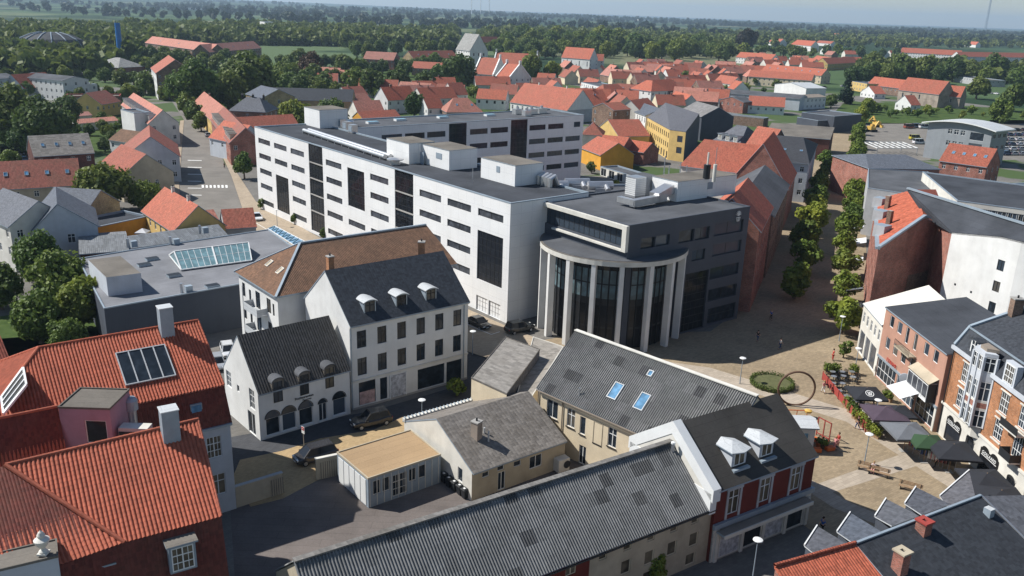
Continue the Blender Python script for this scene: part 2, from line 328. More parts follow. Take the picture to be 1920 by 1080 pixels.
def off(quad, o):
    """grow a convex footprint outwards; o is one value or one per edge"""
    n = len(quad); o = o if isinstance(o, (list, tuple)) else [o] * n; ln = []
    for i in range(n):
        A, B = Vector(quad[i]), Vector(quad[(i + 1) % n]); d = (B - A).normalized(); nm = Vector((d.y, -d.x)); ln.append((A + nm * o[i], d))
    out = []
    for i in range(n):
        (p, d), (q, e) = ln[i - 1], ln[i]; cr = d.x * e.y - d.y * e.x
        out.append(tuple(p + d * (((q - p).x * e.y - (q - p).y * e.x) / cr)) if abs(cr) > 1e-6 else tuple(q))
    return out
def lerp(a, b, t): return tuple(x + (y - x) * t for x, y in zip(a, b))
def ridge_pts(q, hl, hr, rf):
    a, b = lerp(q[0], q[3], rf), lerp(q[1], q[2], rf); L = math.dist(a, b)
    return lerp(a, b, hl / L), lerp(a, b, 1 - hr / L)
def pitched(rt, quad, ze, zr, mat, hl=0, hr=0, rf=.5, oh=.35, og=.15, th=.16, rim='graypaint', cap=None, name='roof'):
    """gable or hip roof: ridge parallel to edge 0 at fraction rf of the depth; hl/hr pull it in for hips"""
    W = math.dist(lerp(quad[0], quad[1], .5), lerp(quad[3], quad[2], .5))
    r0, r1 = ridge_pts(quad, hl, hr, rf); sf = (zr - ze) / max(.1, W * rf); sb = (zr - ze) / max(.1, W * (1 - rf))
    Q = off(quad, [oh, oh if hr else og, oh, oh if hl else og]); E0 = ze - oh * sf; E2 = ze - oh * sb
    q = [(*Q[0], E0), (*Q[1], E0), (*Q[2], E2), (*Q[3], E2)]; up = .03
    if not hl: r0 = lerp(Q[0], Q[3], rf)
    if not hr: r1 = lerp(Q[1], Q[2], rf)
    q = [(a, b, c + th + up) for a, b, c in q]; a, b = (*r0, zr + th + up), (*r1, zr + th + up)
    polys = [[q[0], q[1], b, a], [q[2], q[3], a, b]]
    if hl: polys.append([q[3], q[0], a])
    if hr: polys.append([q[1], q[2], b])
    mb = MB(); mb.shell(polys, th, mat, rim)
    if cap:
        mb.bar((a[0], a[1], a[2] + .03), (b[0], b[1], b[2] + .03), .24, cap, .12)
        for x, y, on in ((a, q[0], hl), (a, q[3], hl), (b, q[1], hr), (b, q[2], hr)):
            if on: mb.bar((x[0], x[1], x[2] + .03), (y[0], y[1], y[2] + .03), .24, cap, .12)
    return mb.build(name, rt)
def flatroof(rt, poly, z, mat, cop='graypaint', ph=.35, name='roof', cw=.3):
    mb = MB(); inn = off(poly, -cw); mb.face([(*p, z - ph) for p in inn], mat); out = off(poly, .04); n = len(poly)
    for i in range(n):
        j = (i + 1) % n; a, b, c, d = out[i], out[j], inn[j], inn[i]
        mb.face([(*a, z + .05), (*b, z + .05), (*c, z + .05), (*d, z + .05)], cop); mb.face([(*a, z - .12), (*b, z - .12), (*b, z + .05), (*a, z + .05)], cop)
        mb.face([(*c, z - ph), (*d, z - ph), (*d, z + .05), (*c, z + .05)], cop)
    return mb.build(name, rt)
def corr(mb, p0, p1, p2, p3, per, amp, mat, row=0, step=.03, seg=6):
    """real corrugation between eave p0-p1 and ridge p3-p2 (right to left across the top)"""
    p0, p1, p2, p3 = map(Vector, (p0, p1, p2, p3)); L = (p1 - p0).length; nw = max(2, int(L / per)); nu = nw * seg
    H = ((p3 - p0).length + (p2 - p1).length) / 2; nr = max(1, int(H / row)) if row else 1; nm = (p1 - p0).cross(p3 - p0).normalized()
    def P(i, j, dz):
        u = i / nu; a, b = p0.lerp(p1, u), p3.lerp(p2, u); w = abs(math.sin(math.pi * nw * u)) if row else .5 + .5 * math.sin(2 * math.pi * nw * u)
        return a.lerp(b, j) + nm * (w * amp + dz)
    for r in range(nr):
        for i in range(nu):
            a, b = r / nr, (r + 1) / nr
            mb.face([P(i, a, step), P(i + 1, a, step), P(i + 1, b, 0), P(i, b, 0)], mat)
            if row: mb.face([P(i, a, 0), P(i + 1, a, 0), P(i + 1, a, step), P(i, a, step)], mat)
def chimney(par, x, y, z0, z1, w=.5, d=.5, mat='redbrick', cap='conc', rot=0, pots=1):
    mb = MB(); mb.box(-w / 2, w / 2, -d / 2, d / 2, z0, z1, mat, None, rot, (x, y)); mb.box(-w / 2 - .06, w / 2 + .06, -d / 2 - .06, d / 2 + .06, z1, z1 + .12, cap, None, rot, (x, y))
    for i in range(pots): mb.lathe([(.1, 0), (.1, .3), (.0, .3)], 'blackpaint', 8, (x + (i - (pots - 1) / 2) * .3, y, z1 + .12))
    return mb.build('chimney', par)
def skylight(par, x, y, z, w, h, slope, dirv, fm='zinc', gm='blueglass', n=1, name='skylight'):
    """roof light lying in a slope; (x,y,z) lower-left corner, dirv angle of the eave line, slope angle"""
    mb = MB(); ca, sa, cd, sn = math.cos(slope), math.sin(slope), math.cos(dirv), math.sin(dirv)
    def P(u, v, k): ny = v * ca - k * sa; return (x + u * cd - ny * sn, y + u * sn + ny * cd, z + v * sa + k * ca)
    def bx(u0, u1, v0, v1, k1, m):
        t = [P(u0, v0, k1), P(u1, v0, k1), P(u1, v1, k1), P(u0, v1, k1)]; b = [P(u0, v0, 0), P(u1, v0, 0), P(u1, v1, 0), P(u0, v1, 0)]
        mb.face(t, m)
        for i in range(4): j = (i + 1) % 4; mb.face([b[i], b[j], t[j], t[i]], m)
    f = .09; bx(0, w, 0, f, .14, fm); bx(0, w, h - f, h, .14, fm); bx(0, f, f, h - f, .14, fm); bx(w - f, w, f, h - f, .14, fm); bx(f, w - f, f, h - f, .08, gm)
    for i in range(1, n): bx(w * i / n - .05, w * i / n + .05, f, h - f, .13, fm)
    return mb.build(name, par)
def quad_from(p1, p2, w):
    d = (p2 - p1); L = math.hypot(d.x, d.y); return math.atan2(d.y, d.x), [(0, 0), (L, 0), (L, w), (0, w)], L
HOUSES = []
def house(name, label, p1, p2, ze, w, zr=None, wall='offwhite', roof='redtile', spec=None, kind='g', hl=0, hr=0, rf=.5, cat='house', group=None, fm='whitepaint', gm='glass', st='x', chim=0, sk=0, mats=None, sub=False, cm='redbrick', oh=.35, og=.15, gabwin=True, cop='graypaint', capm=None, quad=None, rec=.14, sill=None, cw=.3, ph=.35):
    """p1,p2: pixels of the visible eave, left to right, at height ze; w the depth away from the viewer"""
    a, b = (pt(*p1, ze) if len(p1) == 2 else Vector((p1[0], p1[1], ze))), (pt(*p2, ze) if len(p2) == 2 else Vector((p2[0], p2[1], ze)))
    an, q, L = quad_from(a, b, w)
    if quad:                                                     # the far corners given too
        c, s = math.cos(-an), math.sin(-an); q = [(0, 0), (L, 0)] + [((p.x - a.x) * c - (p.y - a.y) * s, (p.x - a.x) * s + (p.y - a.y) * c) for p in quad]
    rt = root(name, (a.x, a.y, 0), an, label, cat, group); HOUSES.append((a.x, a.y, an, L, w, ze))
    ex = []; zr = zr or ze
    if kind == 'g':
        if not hl: r = lerp(q[0], q[3], rf); ex.append(([(*q[3], ze), (*q[0], ze), (*r, zr)], None))
        if not hr: r = lerp(q[1], q[2], rf); ex.append(([(*q[1], ze), (*q[2], ze), (*r, zr)], None))
        rq = q
    elif kind == 'v':
        rq = [q[1], q[2], q[3], q[0]]
        if not hr: r = lerp(q[0], q[1], 1 - rf); ex.append(([(*q[0], ze), (*q[1], ze), (*r, zr)], None))
        if not hl: r = lerp(q[2], q[3], rf); ex.append(([(*q[2], ze), (*q[3], ze), (*r, zr)], None))
    walls(rt, q, 0, ze, wall, spec, fm, gm, st, extra=ex, mats=mats, sub=sub, sill=sill, rec=rec)
    if kind == 'f': ro = flatroof(rt, q, ze, roof, cop, cw=cw, ph=ph)
    else:
        if kind == 'v': ro = pitched(rt, rq, ze, zr, roof, hr, hl, rf, oh, og, cap=capm)
        else: ro = pitched(rt, rq, ze, zr, roof, hl, hr, rf, oh, og, cap=capm)
        r0, r1 = ridge_pts(rq, .6, .6, rf)
        for i in range(chim):
            t = (i + .5) / chim if chim > 1 else .3; x, y = lerp(r0, r1, t); chimney(ro, x, y, zr - .6, zr + 1.0, .55, .55, cm)
        W = math.dist(rq[0], rq[3]); LL = math.dist(rq[0], rq[1]); sl = math.atan2(zr - ze, W * rf); d0 = math.atan2(rq[1][1] - rq[0][1], rq[1][0] - rq[0][0])
        for i in range(sk):
            t = (i + .7) / (sk + .4); v = .42; x, y = lerp(lerp(rq[0], rq[1], t), lerp(rq[3], rq[2], t), v * rf)
            skylight(ro, x, y, ze + (zr - ze) * v + .2, .8, 1.1, sl, d0)
    return rt, q, L, ro
# ------------------------------------------------------------------ large office complex in the middle
def loc(rt, px, py, z):
    """a sighted point at height z, in the frame of a thing standing on the ground"""
    p = pt(px, py, z) - rt.location; c, s = math.cos(-rt.rotation_euler.z), math.sin(-rt.rotation_euler.z)
    return (p.x * c - p.y * s, p.x * s + p.y * c)
def at_z(rt, z0):                                                   # (root z stays 0: heights are absolute)
    return rt
def cuboid(par, name, x0, x1, y0, y1, z0, z1, m, top=None):
    mb = MB(); mb.box(x0, x1, y0, y1, z0, z1, m, top); return mb.build(name, par)
# long white wing
cols = [(1.7, 6.2), (9.9, 6.2), (18.0, 6.2), (33.6, 6.3), (50.6, 6.3), (66.8, 6.3), (74.9, 6.3), (83.0, 6.2)]
rows = [15.15, 11.8, 8.45, 5.1]
sp = []
for u, w in cols:
    for z in rows:
        if u == 9.9 and z < 10: continue
        if u == 83.0 and z < 14: continue
        sp.append(('a', u, z, w, 1.15, 'v'))
for u in (1.9, 18.0, 33.6, 50.6): sp.append(('a', u, 1.5, 6.2, 1.1, 'v'))
sp += [('a', 42.2, 5.1, 6.3, 1.15, 'v'), ('a', 42.2, 1.5, 6.3, 1.1, 'v')]
big = [('a', 10.0, 1.6, 6.2, 7.9, 'M'), ('a', 26.3, .6, 6.0, 17.8, 'M'), ('a', 42.2, 8.8, 6.3, 7.3, 'M'), ('a', 59.0, .6, 5.9, 17.8, 'M'), ('a', 83.0, 5.1, 6.3, 7.8, 'M')]
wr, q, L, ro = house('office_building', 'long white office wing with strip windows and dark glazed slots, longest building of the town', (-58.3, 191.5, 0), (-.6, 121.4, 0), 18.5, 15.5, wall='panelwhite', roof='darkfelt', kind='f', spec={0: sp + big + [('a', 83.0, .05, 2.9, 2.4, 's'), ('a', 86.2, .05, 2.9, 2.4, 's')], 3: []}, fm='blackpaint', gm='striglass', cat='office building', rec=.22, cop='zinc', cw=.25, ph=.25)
for o in list(wr.children):                                          # garage doors and dark slots
    if o.name.startswith('window'):
        w = max(v[0] for v in o.bound_box)
        if abs(w - 2.9) < .05: o.name = 'garage_door'; o.data = winmesh(2.9, 2.4, '6', 'steel', 'panelwhite')[2]
        elif o.data in [WT[k][2] for k in WT if k[2] == 'M']: o.data = winmesh(w, max(v[2] for v in o.bound_box), 'M', 'blackpaint', 'darkglass')[2]; o.name = 'glazed_bay'
for u in (26.3, 59.0, ):
    mb = MB()
    for z in (4.7, 8.1, 11.4, 14.6): mb.box(u, u + 5.95, -.02, .3, z, z + .18, 'conc')
    mb.build('floor_edge', wr)
def penthouse(par, base, w, l, h, m='panelwhite', top='brownfelt', doors=(), z=18.25):
    """plant room: base = sighted front right corner; l along the wing, w across"""
    x, y = base; mb = MB(); mb.box(x - l, x, y, y + w, z, z + h, m, top); mb.box(x - l - .06, x + .06, y - .06, y + w + .06, z + h, z + h + .08, 'zinc', top)
    o = mb.build('plant_room', par)
    for u, zz, ww, hh in doors: d = MB(); d.box(x - l + u, x - l + u + ww, y - .05, y, z + zz, z + zz + hh, 'graypaint'); d.build('louvre', o)
    return o
penthouse(wr, loc(wr, 600, 241, 18.25), 7, 7.6, 4.0)
x, y = loc(wr, 842, 320, 18.25); penthouse(wr, (x, y), 6.0, 8.5, 3.4, doors=[(4.5, 1.6, 1.8, 1.0)]); x2, y2 = loc(wr, 767, 308, 18.25)
penthouse(wr, (x2, y2), 5.5, 7.6, 3.6); cuboid(wr, 'plant_room', x2, x - 8.5, y2 + 2, y2 + 6, 18.25, 21.7, 'panelwhite', 'brownfelt'); cuboid(wr, 'door', x2 + .6, x2 + 1.7, y2 + 1.95, y2 + 2, 18.25, 20.4, 'graypaint')
x, y = loc(wr, 965, 350, 18.25); penthouse(wr, (x, y), 5.8, 9.0, 3.3, doors=[(4.2, 1.6, .9, 1.0)])
mb = MB(); mb.box(x + .1, x + .4, y + 5, y + 5.8, 18.25, 19.5, 'steel')
for k in range(4): mb.tube([(x + .6 + k * .9, y + 4.6, 18.3), (x + .6 + k * .9, y + 4.6, 19.6), (x + .6 + k * .9, y + 5.4, 20), (x + .6 + k * .9, y + 6.2, 18.4)], .4, 'duct', 8)
mb.build('duct', wr)
a, b = loc(wr, 570, 246, 18.7), loc(wr, 722, 296, 18.7)
mb = MB(); mb.tube([(a[0], a[1], 18.9), (b[0], b[1], 18.9)], .42, 'duct', 12); mb.tube([(a[0], a[1] + 1.2, 18.9), (b[0], b[1] + 1.2, 18.9)], .42, 'duct', 12)
for t in range(12): p = lerp(a, b, t / 11.5); mb.box(p[0] - .1, p[0] + .1, p[1] - .3, p[1] + 1.6, 18.2, 18.6, 'steel')
mb.build('duct', wr)
for px, py in ((640, 238), (651, 243), (662, 249)):
    x, y = loc(wr, px, py, 18.3); mb = MB(); mb.box(x - .9, x + .9, y - .7, y + .7, 18.3, 20.1, 'duct'); mb.box(x - .7, x + .7, y - .74, y - .7, 18.6, 19.8, 'graypaint'); mb.build('air_conditioner', wr)
for px, py in ((741, 308), (652, 235)):
    x, y = loc(wr, px, py, 18.3); mb = MB(); mb.lathe([(.9, 0), (.9, .8), (1.5, .85), (1.5, 1.05), (.6, 1.25), (0, 1.3)], 'duct', 14, (x, y, 18.25)); mb.build('roof_vent', wr)
mb = MB(); mb.tube([(loc(wr, 886, 342, 18.3)) + (18.2,), (loc(wr, 886, 342, 18.3)) + (20.6,)], .05, 'steel', 6); mb.build('mast', wr)
# back wing
sp = []
for u, w in ((6.2, 5.4), (12.4, 5.4), (18.5, 5.2), (30.9, 5.4), (37.2, 5.5), (49.7, 5.4), (56.0, 5.3)):
    for z in (15.2, 11.6, 8.0, 4.4): sp.append(('a', u, z, w, 1.35, 'm'))
sp += [('a', 65, 15.3, 2.3, 1.4, 'v')] + [('a', 62.2, z, 5.2, 1.35, 'm') for z in (11.6, 8.0, 4.4)]
sp += [('a', 24.7, .5, 5.2, 17.7, 'M'), ('a', 43.6, .5, 5.4, 17.7, 'M')]
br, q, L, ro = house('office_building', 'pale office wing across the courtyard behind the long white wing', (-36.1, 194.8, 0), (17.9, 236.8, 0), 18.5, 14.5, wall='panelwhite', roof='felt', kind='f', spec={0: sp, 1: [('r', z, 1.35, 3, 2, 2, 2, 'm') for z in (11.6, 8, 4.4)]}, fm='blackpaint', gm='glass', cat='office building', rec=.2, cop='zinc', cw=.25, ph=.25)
for px, py in ((698, 231), (750, 226), (830, 221), (918, 217)):
    x, y = loc(br, px, py, 18.3); mb = MB(); mb.prism([(x - 1.4, y - .7), (x + 1.4, y - .7), (x + 1.4, y + .7), (x - 1.4, y + .7)], 18.25, 18.75, 'whitepaint', 'bluetarp'); mb.build('roof_light', br)
for px, py, w in ((970, 214, 1.2), (987, 217, 1.0), (996, 214, 1.6), (1015, 212, 1.4)):
    x, y = loc(br, px, py, 18.3); mb = MB(); mb.box(x - w, x + w, y - .8, y + .8, 18.3, 19.7, 'duct'); mb.lathe([(.4, 0), (.4, .6), (0, .7)], 'steel', 10, (x, y, 19.7)); mb.build('air_conditioner', br)
# low link roofs between the wings
lk = root('link_building', (0, 0, 0), 0, 'low felt-roofed link between the white wings with silver air handling units on top', 'building')
A = [tuple(pt(*p, 13)[:2]) for p in ((1012, 357), (1105, 357), (1215, 340), (1090, 322), (1005, 330))]
A = [(11.3, 131.6), (23.5, 141.6), (30, 150), (22, 160), (-2, 156), (-9, 150)]
walls(lk, A, 0, 14.5, 'panelwhite', {}); flatroof(lk, A, 14.5, 'felt')
for k, (x, y) in enumerate(((7, 149), (11, 152), (15, 150))):
    mb = MB(); mb.tube([(x - 2.2, y, 15.9), (x + 2.2, y + 1, 15.9)], .8, 'duct', 12); mb.box(x - .9, x + .9, y - .8, y + .8, 14.3, 15.6, 'steel'); mb.tube([(x + 1, y + .4, 15.9), (x + 1.3, y - 1.6, 15.4)], .5, 'duct', 10); mb.build('air_handling_unit', lk)
# dark corner building with the colonnaded drum
c0, c1, c2, c3 = (3.9, 126.6), (15.4, 112.15), (35.45, 127.2), (23.9, 141.7)
cr = root('corner_building', (c1[0], c1[1], 0), math.atan2(c2[1] - c1[1], c2[0] - c1[0]), 'dark grey corner block with flat roof and half-round white colonnade on the square', 'office building')
def cl(p): c, s = math.cos(-cr.rotation_euler.z), math.sin(-cr.rotation_euler.z); x, y = p[0] - c1[0], p[1] - c1[1]; return (x * c - y * s, x * s + y * c)
q = [cl(c1), cl(c2), cl(c3), cl(c0)]
sp = [('a', 2.5, 14.35, 2.7, 1.5, 'n'), ('a', 5.4, 14.35, 2.7, 1.5, 'n'), ('a', 10.0, 14.2, 3.1, 1.8, 'n'), ('a', 13.3, 14.2, 3.1, 1.8, 'v'), ('a', 17.4, 14.3, 6.5, 1.9, 'v'), ('a', 13.1, 11.1, 2.8, 1.6, 'v'), ('a', 17.5, 11.2, 6.5, 1.8, 'v'), ('a', 17.5, 7.6, 6.5, 1.8, 'v'), ('a', 17.6, 4.1, 6.5, 1.9, 'v'), ('a', 18.0, .4, 6.3, 2.5, 'M'), ('a', 12.2, .1, 5.0, 9.2, 'M')]
walls(cr, q, 0, 18, 'darkplaster', {0: sp, 3: [('a', .8, 14.8, 17.2, 2.4, 'M')]}, 'blackpaint', 'glass', 'v', .35)
flatroof(cr, q, 18, 'felt', 'darkplaster', .2, cw=.25)
for o in list(cr.children):
    if o.name.startswith('window') and max(v[2] for v in o.bound_box) > 8: o.data = winmesh(5.0, 9.2, 'M', 'blackpaint', 'darkglass')[2]
mb = MB(); L3 = math.dist(q[3], q[0])                               # white frame round the top storey glazing
e = Vector(q[0]) - Vector(q[3]); d = e.normalized(); nn = Vector((d.y, -d.x))
def edgebox(mb, A, d, nn, u0, u1, o0, o1, z0, z1, m, top=None):
    p = [A + d * u0 + nn * o0, A + d * u1 + nn * o0, A + d * u1 + nn * o1, A + d * u0 + nn * o1]; p = [tuple(v) for v in p]
    if (p[1][0] - p[0][0]) * (p[2][1] - p[0][1]) - (p[1][1] - p[0][1]) * (p[2][0] - p[0][0]) < 0: p.reverse()
    mb.prism(p, z0, z1, m, top)
A3 = Vector(q[3])
edgebox(mb, A3, d, nn, .3, L3 + .05, -.05, .5, 17.35, 17.95, 'offwhite'); edgebox(mb, A3, d, nn, L3 - .75, L3 + .05, -.05, .5, 14.3, 17.35, 'offwhite'); edgebox(mb, A3, d, nn, 3.2, L3 - .75, -.05, .5, 14.3, 14.55, 'offwhite')
mb.build('window_surround', cr)
# drum: centre on the block's corner side, radius from the sighting of its roof disc
rc, RR = Vector((14.6, 121.6)), 10.8
rcl = Vector(cl(tuple(rc))); ZR = 13.3
def disc(mb, r, z0, z1, m, top, a0=0, a1=360, n=64, r0=0):
    P = [(rcl.x + r * math.cos(R(a0 + (a1 - a0) * i / n)), rcl.y + r * math.sin(R(a0 + (a1 - a0) * i / n))) for i in range(n if a1 - a0 >= 360 else n + 1)]; mb.prism(P, z0, z1, m, top)
mb = MB(); disc(mb, RR, ZR - .75, ZR - .1, 'offwhite', 'offwhite'); disc(mb, RR - .02, ZR - .1, ZR - .05, 'blackpaint', 'brownfelt'); disc(mb, RR - .35, ZR - .05, ZR + .02, 'felt', 'felt'); mb.build('canopy', cr)
mb = MB(); n = 56; r = RR - 1.9
for i in range(n):
    a, b = 2 * math.pi * i / n, 2 * math.pi * (i + 1) / n; p, s = ((rcl.x + r * math.cos(t), rcl.y + r * math.sin(t)) for t in (a, b))
    for z0, z1, m in ((0.1, 2.9, 'darkglass'), (2.9, 3.2, 'blackpaint'), (3.2, 6.3, 'darkglass'), (6.3, 7.3, 'blackpaint'), (7.3, 9.3, 'rotglass'), (9.3, 9.5, 'blackpaint'), (9.5, 11.4, 'rotglass'), (11.4, ZR - .7, 'darkglass')):
        mb.face([(*p, z0), (*s, z0), (*s, z1), (*p, z1)], m)
    c = ((p[0] - rcl.x) * 1.006 + rcl.x, (p[1] - rcl.y) * 1.006 + rcl.y); mb.box(c[0] - .07, c[0] + .07, c[1] - .07, c[1] + .07, .1, ZR - .8, 'blackpaint')
mb.build('curtain_wall', cr)
# interior blinds seen through the band are part of the glazing; columns round the drum
base_ang = math.degrees(cr.rotation_euler.z)
for wa in (-172, -153, -131, -110, -89, -66, -44, -22, 2):
    a = R(wa - base_ang); x, y = rcl.x + (RR - .55) * math.cos(a), rcl.y + (RR - .55) * math.sin(a)
    mb = MB(); cs, sn = math.cos(a), math.sin(a); hw, hd = .3, .48
    P = [(x - cs * hd + sn * hw, y - sn * hd - cs * hw), (x + cs * hd + sn * hw, y + sn * hd - cs * hw), (x + cs * hd - sn * hw, y + sn * hd + cs * hw), (x - cs * hd - sn * hw, y - sn * hd + cs * hw)]
    mb.prism(P, 0, ZR - .74, 'white'); mb.build('column', cr)
# plant rooms on its roof
x, y = loc(cr, 1268, 377, 18); x1, y1 = loc(cr, 1378, 363, 18)
mb = MB(); mb.box(x, x1 + .6, y, y + 5.4, 17.85, 20.9, 'panelwhite', 'brownfelt'); mb.box(x - .06, x1 + .66, y - .06, y + 5.46, 20.9, 20.98, 'zinc', 'brownfelt'); mb.build('plant_room', cr)
cuboid(cr, 'louvre', x + 6.8, x + 8, y - .05, y, 19.2, 20.3, 'graypaint')
mb = MB(); p0 = loc(cr, 1160, 380, 18.1); p1 = loc(cr, 1190, 389, 18.1); p2 = loc(cr, 1262, 376, 18.1)
mb.bar((p1[0], p1[1] + .6, 18.6), (p2[0] - 1.5, p2[1] + .4, 18.7), 1.0, 'duct', 1.0); mb.bar((p0[0], p0[1], 18.7), (p1[0] + .4, p1[1] + .3, 18.7), .9, 'duct', .8); mb.bar((p2[0] - 3.5, p2[1] + .6, 18.9), (p2[0] + .3, p2[1] + 1.2, 19.8), 1.8, 'duct', 1.3); mb.build('duct', cr)
p = loc(cr, 1190, 370, 18); mb = MB(); mb.box(p[0], p[0] + 2.2, p[1], p[1] + 2.2, 17.85, 21.0, 'duct')
for k in range(9): mb.box(p[0] - .04, p[0] + 2.24, p[1] - .04, p[1], 18.2 + k * .3, 18.35 + k * .3, 'whitepaint'); mb.box(p[0] - .04, p[0], p[1], p[1] + 2.2, 18.2 + k * .3, 18.35 + k * .3, 'whitepaint')
mb.build('cooling_tower', cr); cuboid(cr, 'plant_room', p[0] + 2.25, p[0] + 6, p[1] + .6, p[1] + 4.5, 17.85, 20.7, 'grayw', 'felt')
mb = MB()
for px, h in ((1243, 4.5), (1252, 3), (1273, 3.6), (1285, 3)):
    x, y = loc(cr, px, 345, 19); mb.tube([(x, y, 18), (x, y, 19 + h)], .09, 'steel', 6)
x, y = loc(cr, 1324, 335, 20.9); mb.lathe([(.55, 0), (.55, 2.2), (0, 2.2)], 'blackpaint', 12, (x, y, 20.9)); mb.tube([(x, y, 23), (x, y, 25)], .14, 'offwhite', 8)
x, y = loc(cr, 1338, 341, 20.9); mb.tube([(x, y, 20.9), (x, y, 23.6)], .28, 'offwhite', 10); mb.tube([(x, y, 23.6), (x, y, 26.2)], .05, 'steel', 6)
mb.build('antenna_mast', cr)
# crest on the dark facade: a stylised plant with radiating leaves above a pot
mb = MB(); cx, cz = 22.4, 17.1
for k in range(-3, 4):
    a = R(90 + k * 24); mb.bar((cx, -.12, cz - .2), (cx + .62 * math.cos(a), -.12, cz - .2 + .75 * math.sin(a)), .11, 'whitepaint', .06)
mb.bar((cx - .42, -.12, cz - .45), (cx + .42, -.12, cz - .45), .12, 'whitepaint', .06)
for k in (-1, 1): mb.bar((cx + k * .4, -.12, cz - .45), (cx + k * .22, -.12, cz - 1.0), .12, 'whitepaint', .06)
mb.bar((cx - .26, -.12, cz - 1.02), (cx + .26, -.12, cz - 1.02), .1, 'whitepaint', .06); mb.bar((cx, -.12, cz - .4), (cx, -.12, cz - .95), .14, 'whitepaint', .06)
mb.build('crest', cr)
# garages in the courtyard
gr, q, L, ro = house('garage_row', 'row of four dark-doored garages with a flat felt roof beyond the courtyard', (1126, 312), (1185, 330), 2.6, 6, wall='offwhite', roof='felt', kind='f', spec={0: [('r', .05, 2.2, 2.6, 4, .4, .4, 'd')]}, gm='darkglass', cat='garages')
# ------------------------------------------------------------------ white town house block left of centre
ir, q, L, ro = house('town_house', 'white four-window-row town house with dark slate roof and three arched dormers', (655, 610), (878, 563), 10.6, 11.5, 15.4, wall='white', roof='darkslate', spec={0: [('r', 7.55, 2.1, 1.2, 6, .9, 1.0), ('r', 4.15, 2.15, 1.2, 6, .9, 1.0), ('a', 1.0, .35, 2.2, 2.9, 'n'), ('a', 3.8, .35, .95, 2.8, 'n'), ('a', 9.0, .3, 3.9, 2.7, 'n'), ('a', 13.2, .2, 2.3, 2.8, 'n')], 3: []}, fm='blackpaint', gm='glass', st='x', cat='town house', rf=.5, og=.05, sub=True, rec=.18)
mb = MB(); mb.box(-.05, L + .05, -.12, 0, 3.45, 3.65, 'offwhite'); mb.build('string_course', ir); mb = MB(); mb.box(-.05, L + .05, -.2, 0, 10.2, 10.45, 'offwhite'); mb.build('cornice', ir); mb = MB(); mb.box(.02, L, -.08, 0, 0, .25, 'conc'); mb.build('plinth', ir)
mb = MB(); mb.box(5.2, 7.3, -.08, 0, .3, 3.1, 'poster'); mb.box(5.1, 5.2, -.1, 0, .2, 3.2, 'whitepaint'); mb.box(7.3, 7.4, -.1, 0, .2, 3.2, 'whitepaint'); mb.build('display_panel', ir)
mb = MB(); mb.box(1.1, 3.1, .02, .05, .4, 2.0, 'posterred'); mb.build('display_panel', ir)
for u in (.1, 15.7): mb = MB(); mb.tube([(u, -.12, .1), (u, -.12, 10.4)], .07, 'zinc', 8); mb.build('downpipe', ir)
sl = math.atan2(4.8, 5.75)
def dormer(par, x, yf, w, h, z, sl, style='arch', wm='graypaint', rm='metalroof', gm='glass', fm='whitepaint', slope_run=None):
    """dormer whose front stands at depth yf; cheeks run back into the slope"""
    run = h / math.tan(sl); t = MB()
    t.face([(x, yf, z), (x, yf, z + h), (x, yf + run, z + h)], wm); t.face([(x + w, yf, z), (x + w, yf + run, z + h), (x + w, yf, z + h)], wm)
    t.face([(x, yf, z), (x + w, yf, z), (x + w, yf, z + .14), (x, yf, z + .14)], wm)
    for a, b in ((x, x + .12), (x + w - .12, x + w)): t.box(a, b, yf - .03, yf + .06, z + .1, z + h, wm)
    t.face([(x + .1, yf + .04, z + .1), (x + w - .1, yf + .04, z + .1), (x + w - .1, yf + .04, z + h), (x + .1, yf + .04, z + h)], gm)
    o = t.build('dormer', par); n = 10; r = MB()
    top = [(x - .18 + (w + .36) * i / n, z + h + ((.27 * math.sin(math.pi * i / n)) if style == 'arch' else (.5 * (1 - abs(2 * i / n - 1))) if style == 'gable' else .12)) for i in range(n + 1)]
    polys = [[(a[0], yf - .25, a[1]), (b[0], yf - .25, b[1]), (b[0], yf + run + .25, b[1] + .05), (a[0], yf + run + .25, a[1] + .05)] for a, b in zip(top, top[1:])]
    r.shell(polys, .08, rm); r.build('dormer_roof', o)
    for a, b in zip(top, top[1:]): pass
    g = MB(); g.face([(x + .02, yf, z + h - .02)] + [(x + w - .02, yf, z + h - .02)] + [(p[0], yf, p[1] - .05) for p in reversed(top[1:-1])], wm); g.build('dormer_face', o)
    f = winmesh(w - .22, h - .12, 'x', fm, gm); link('window', f[0], o, (x + .11, yf - .03, z + .1)); return o
for x in (2.3, 6.5, 10.6): dormer(ir, x, .75, 1.5, 1.5, 11.2, sl, 'arch', 'zinc', 'metalroof', 'glass', 'blackpaint')
chimney(ro, 1.5, 7.4, 14, 16.6, .7, .7, 'orangebrick')
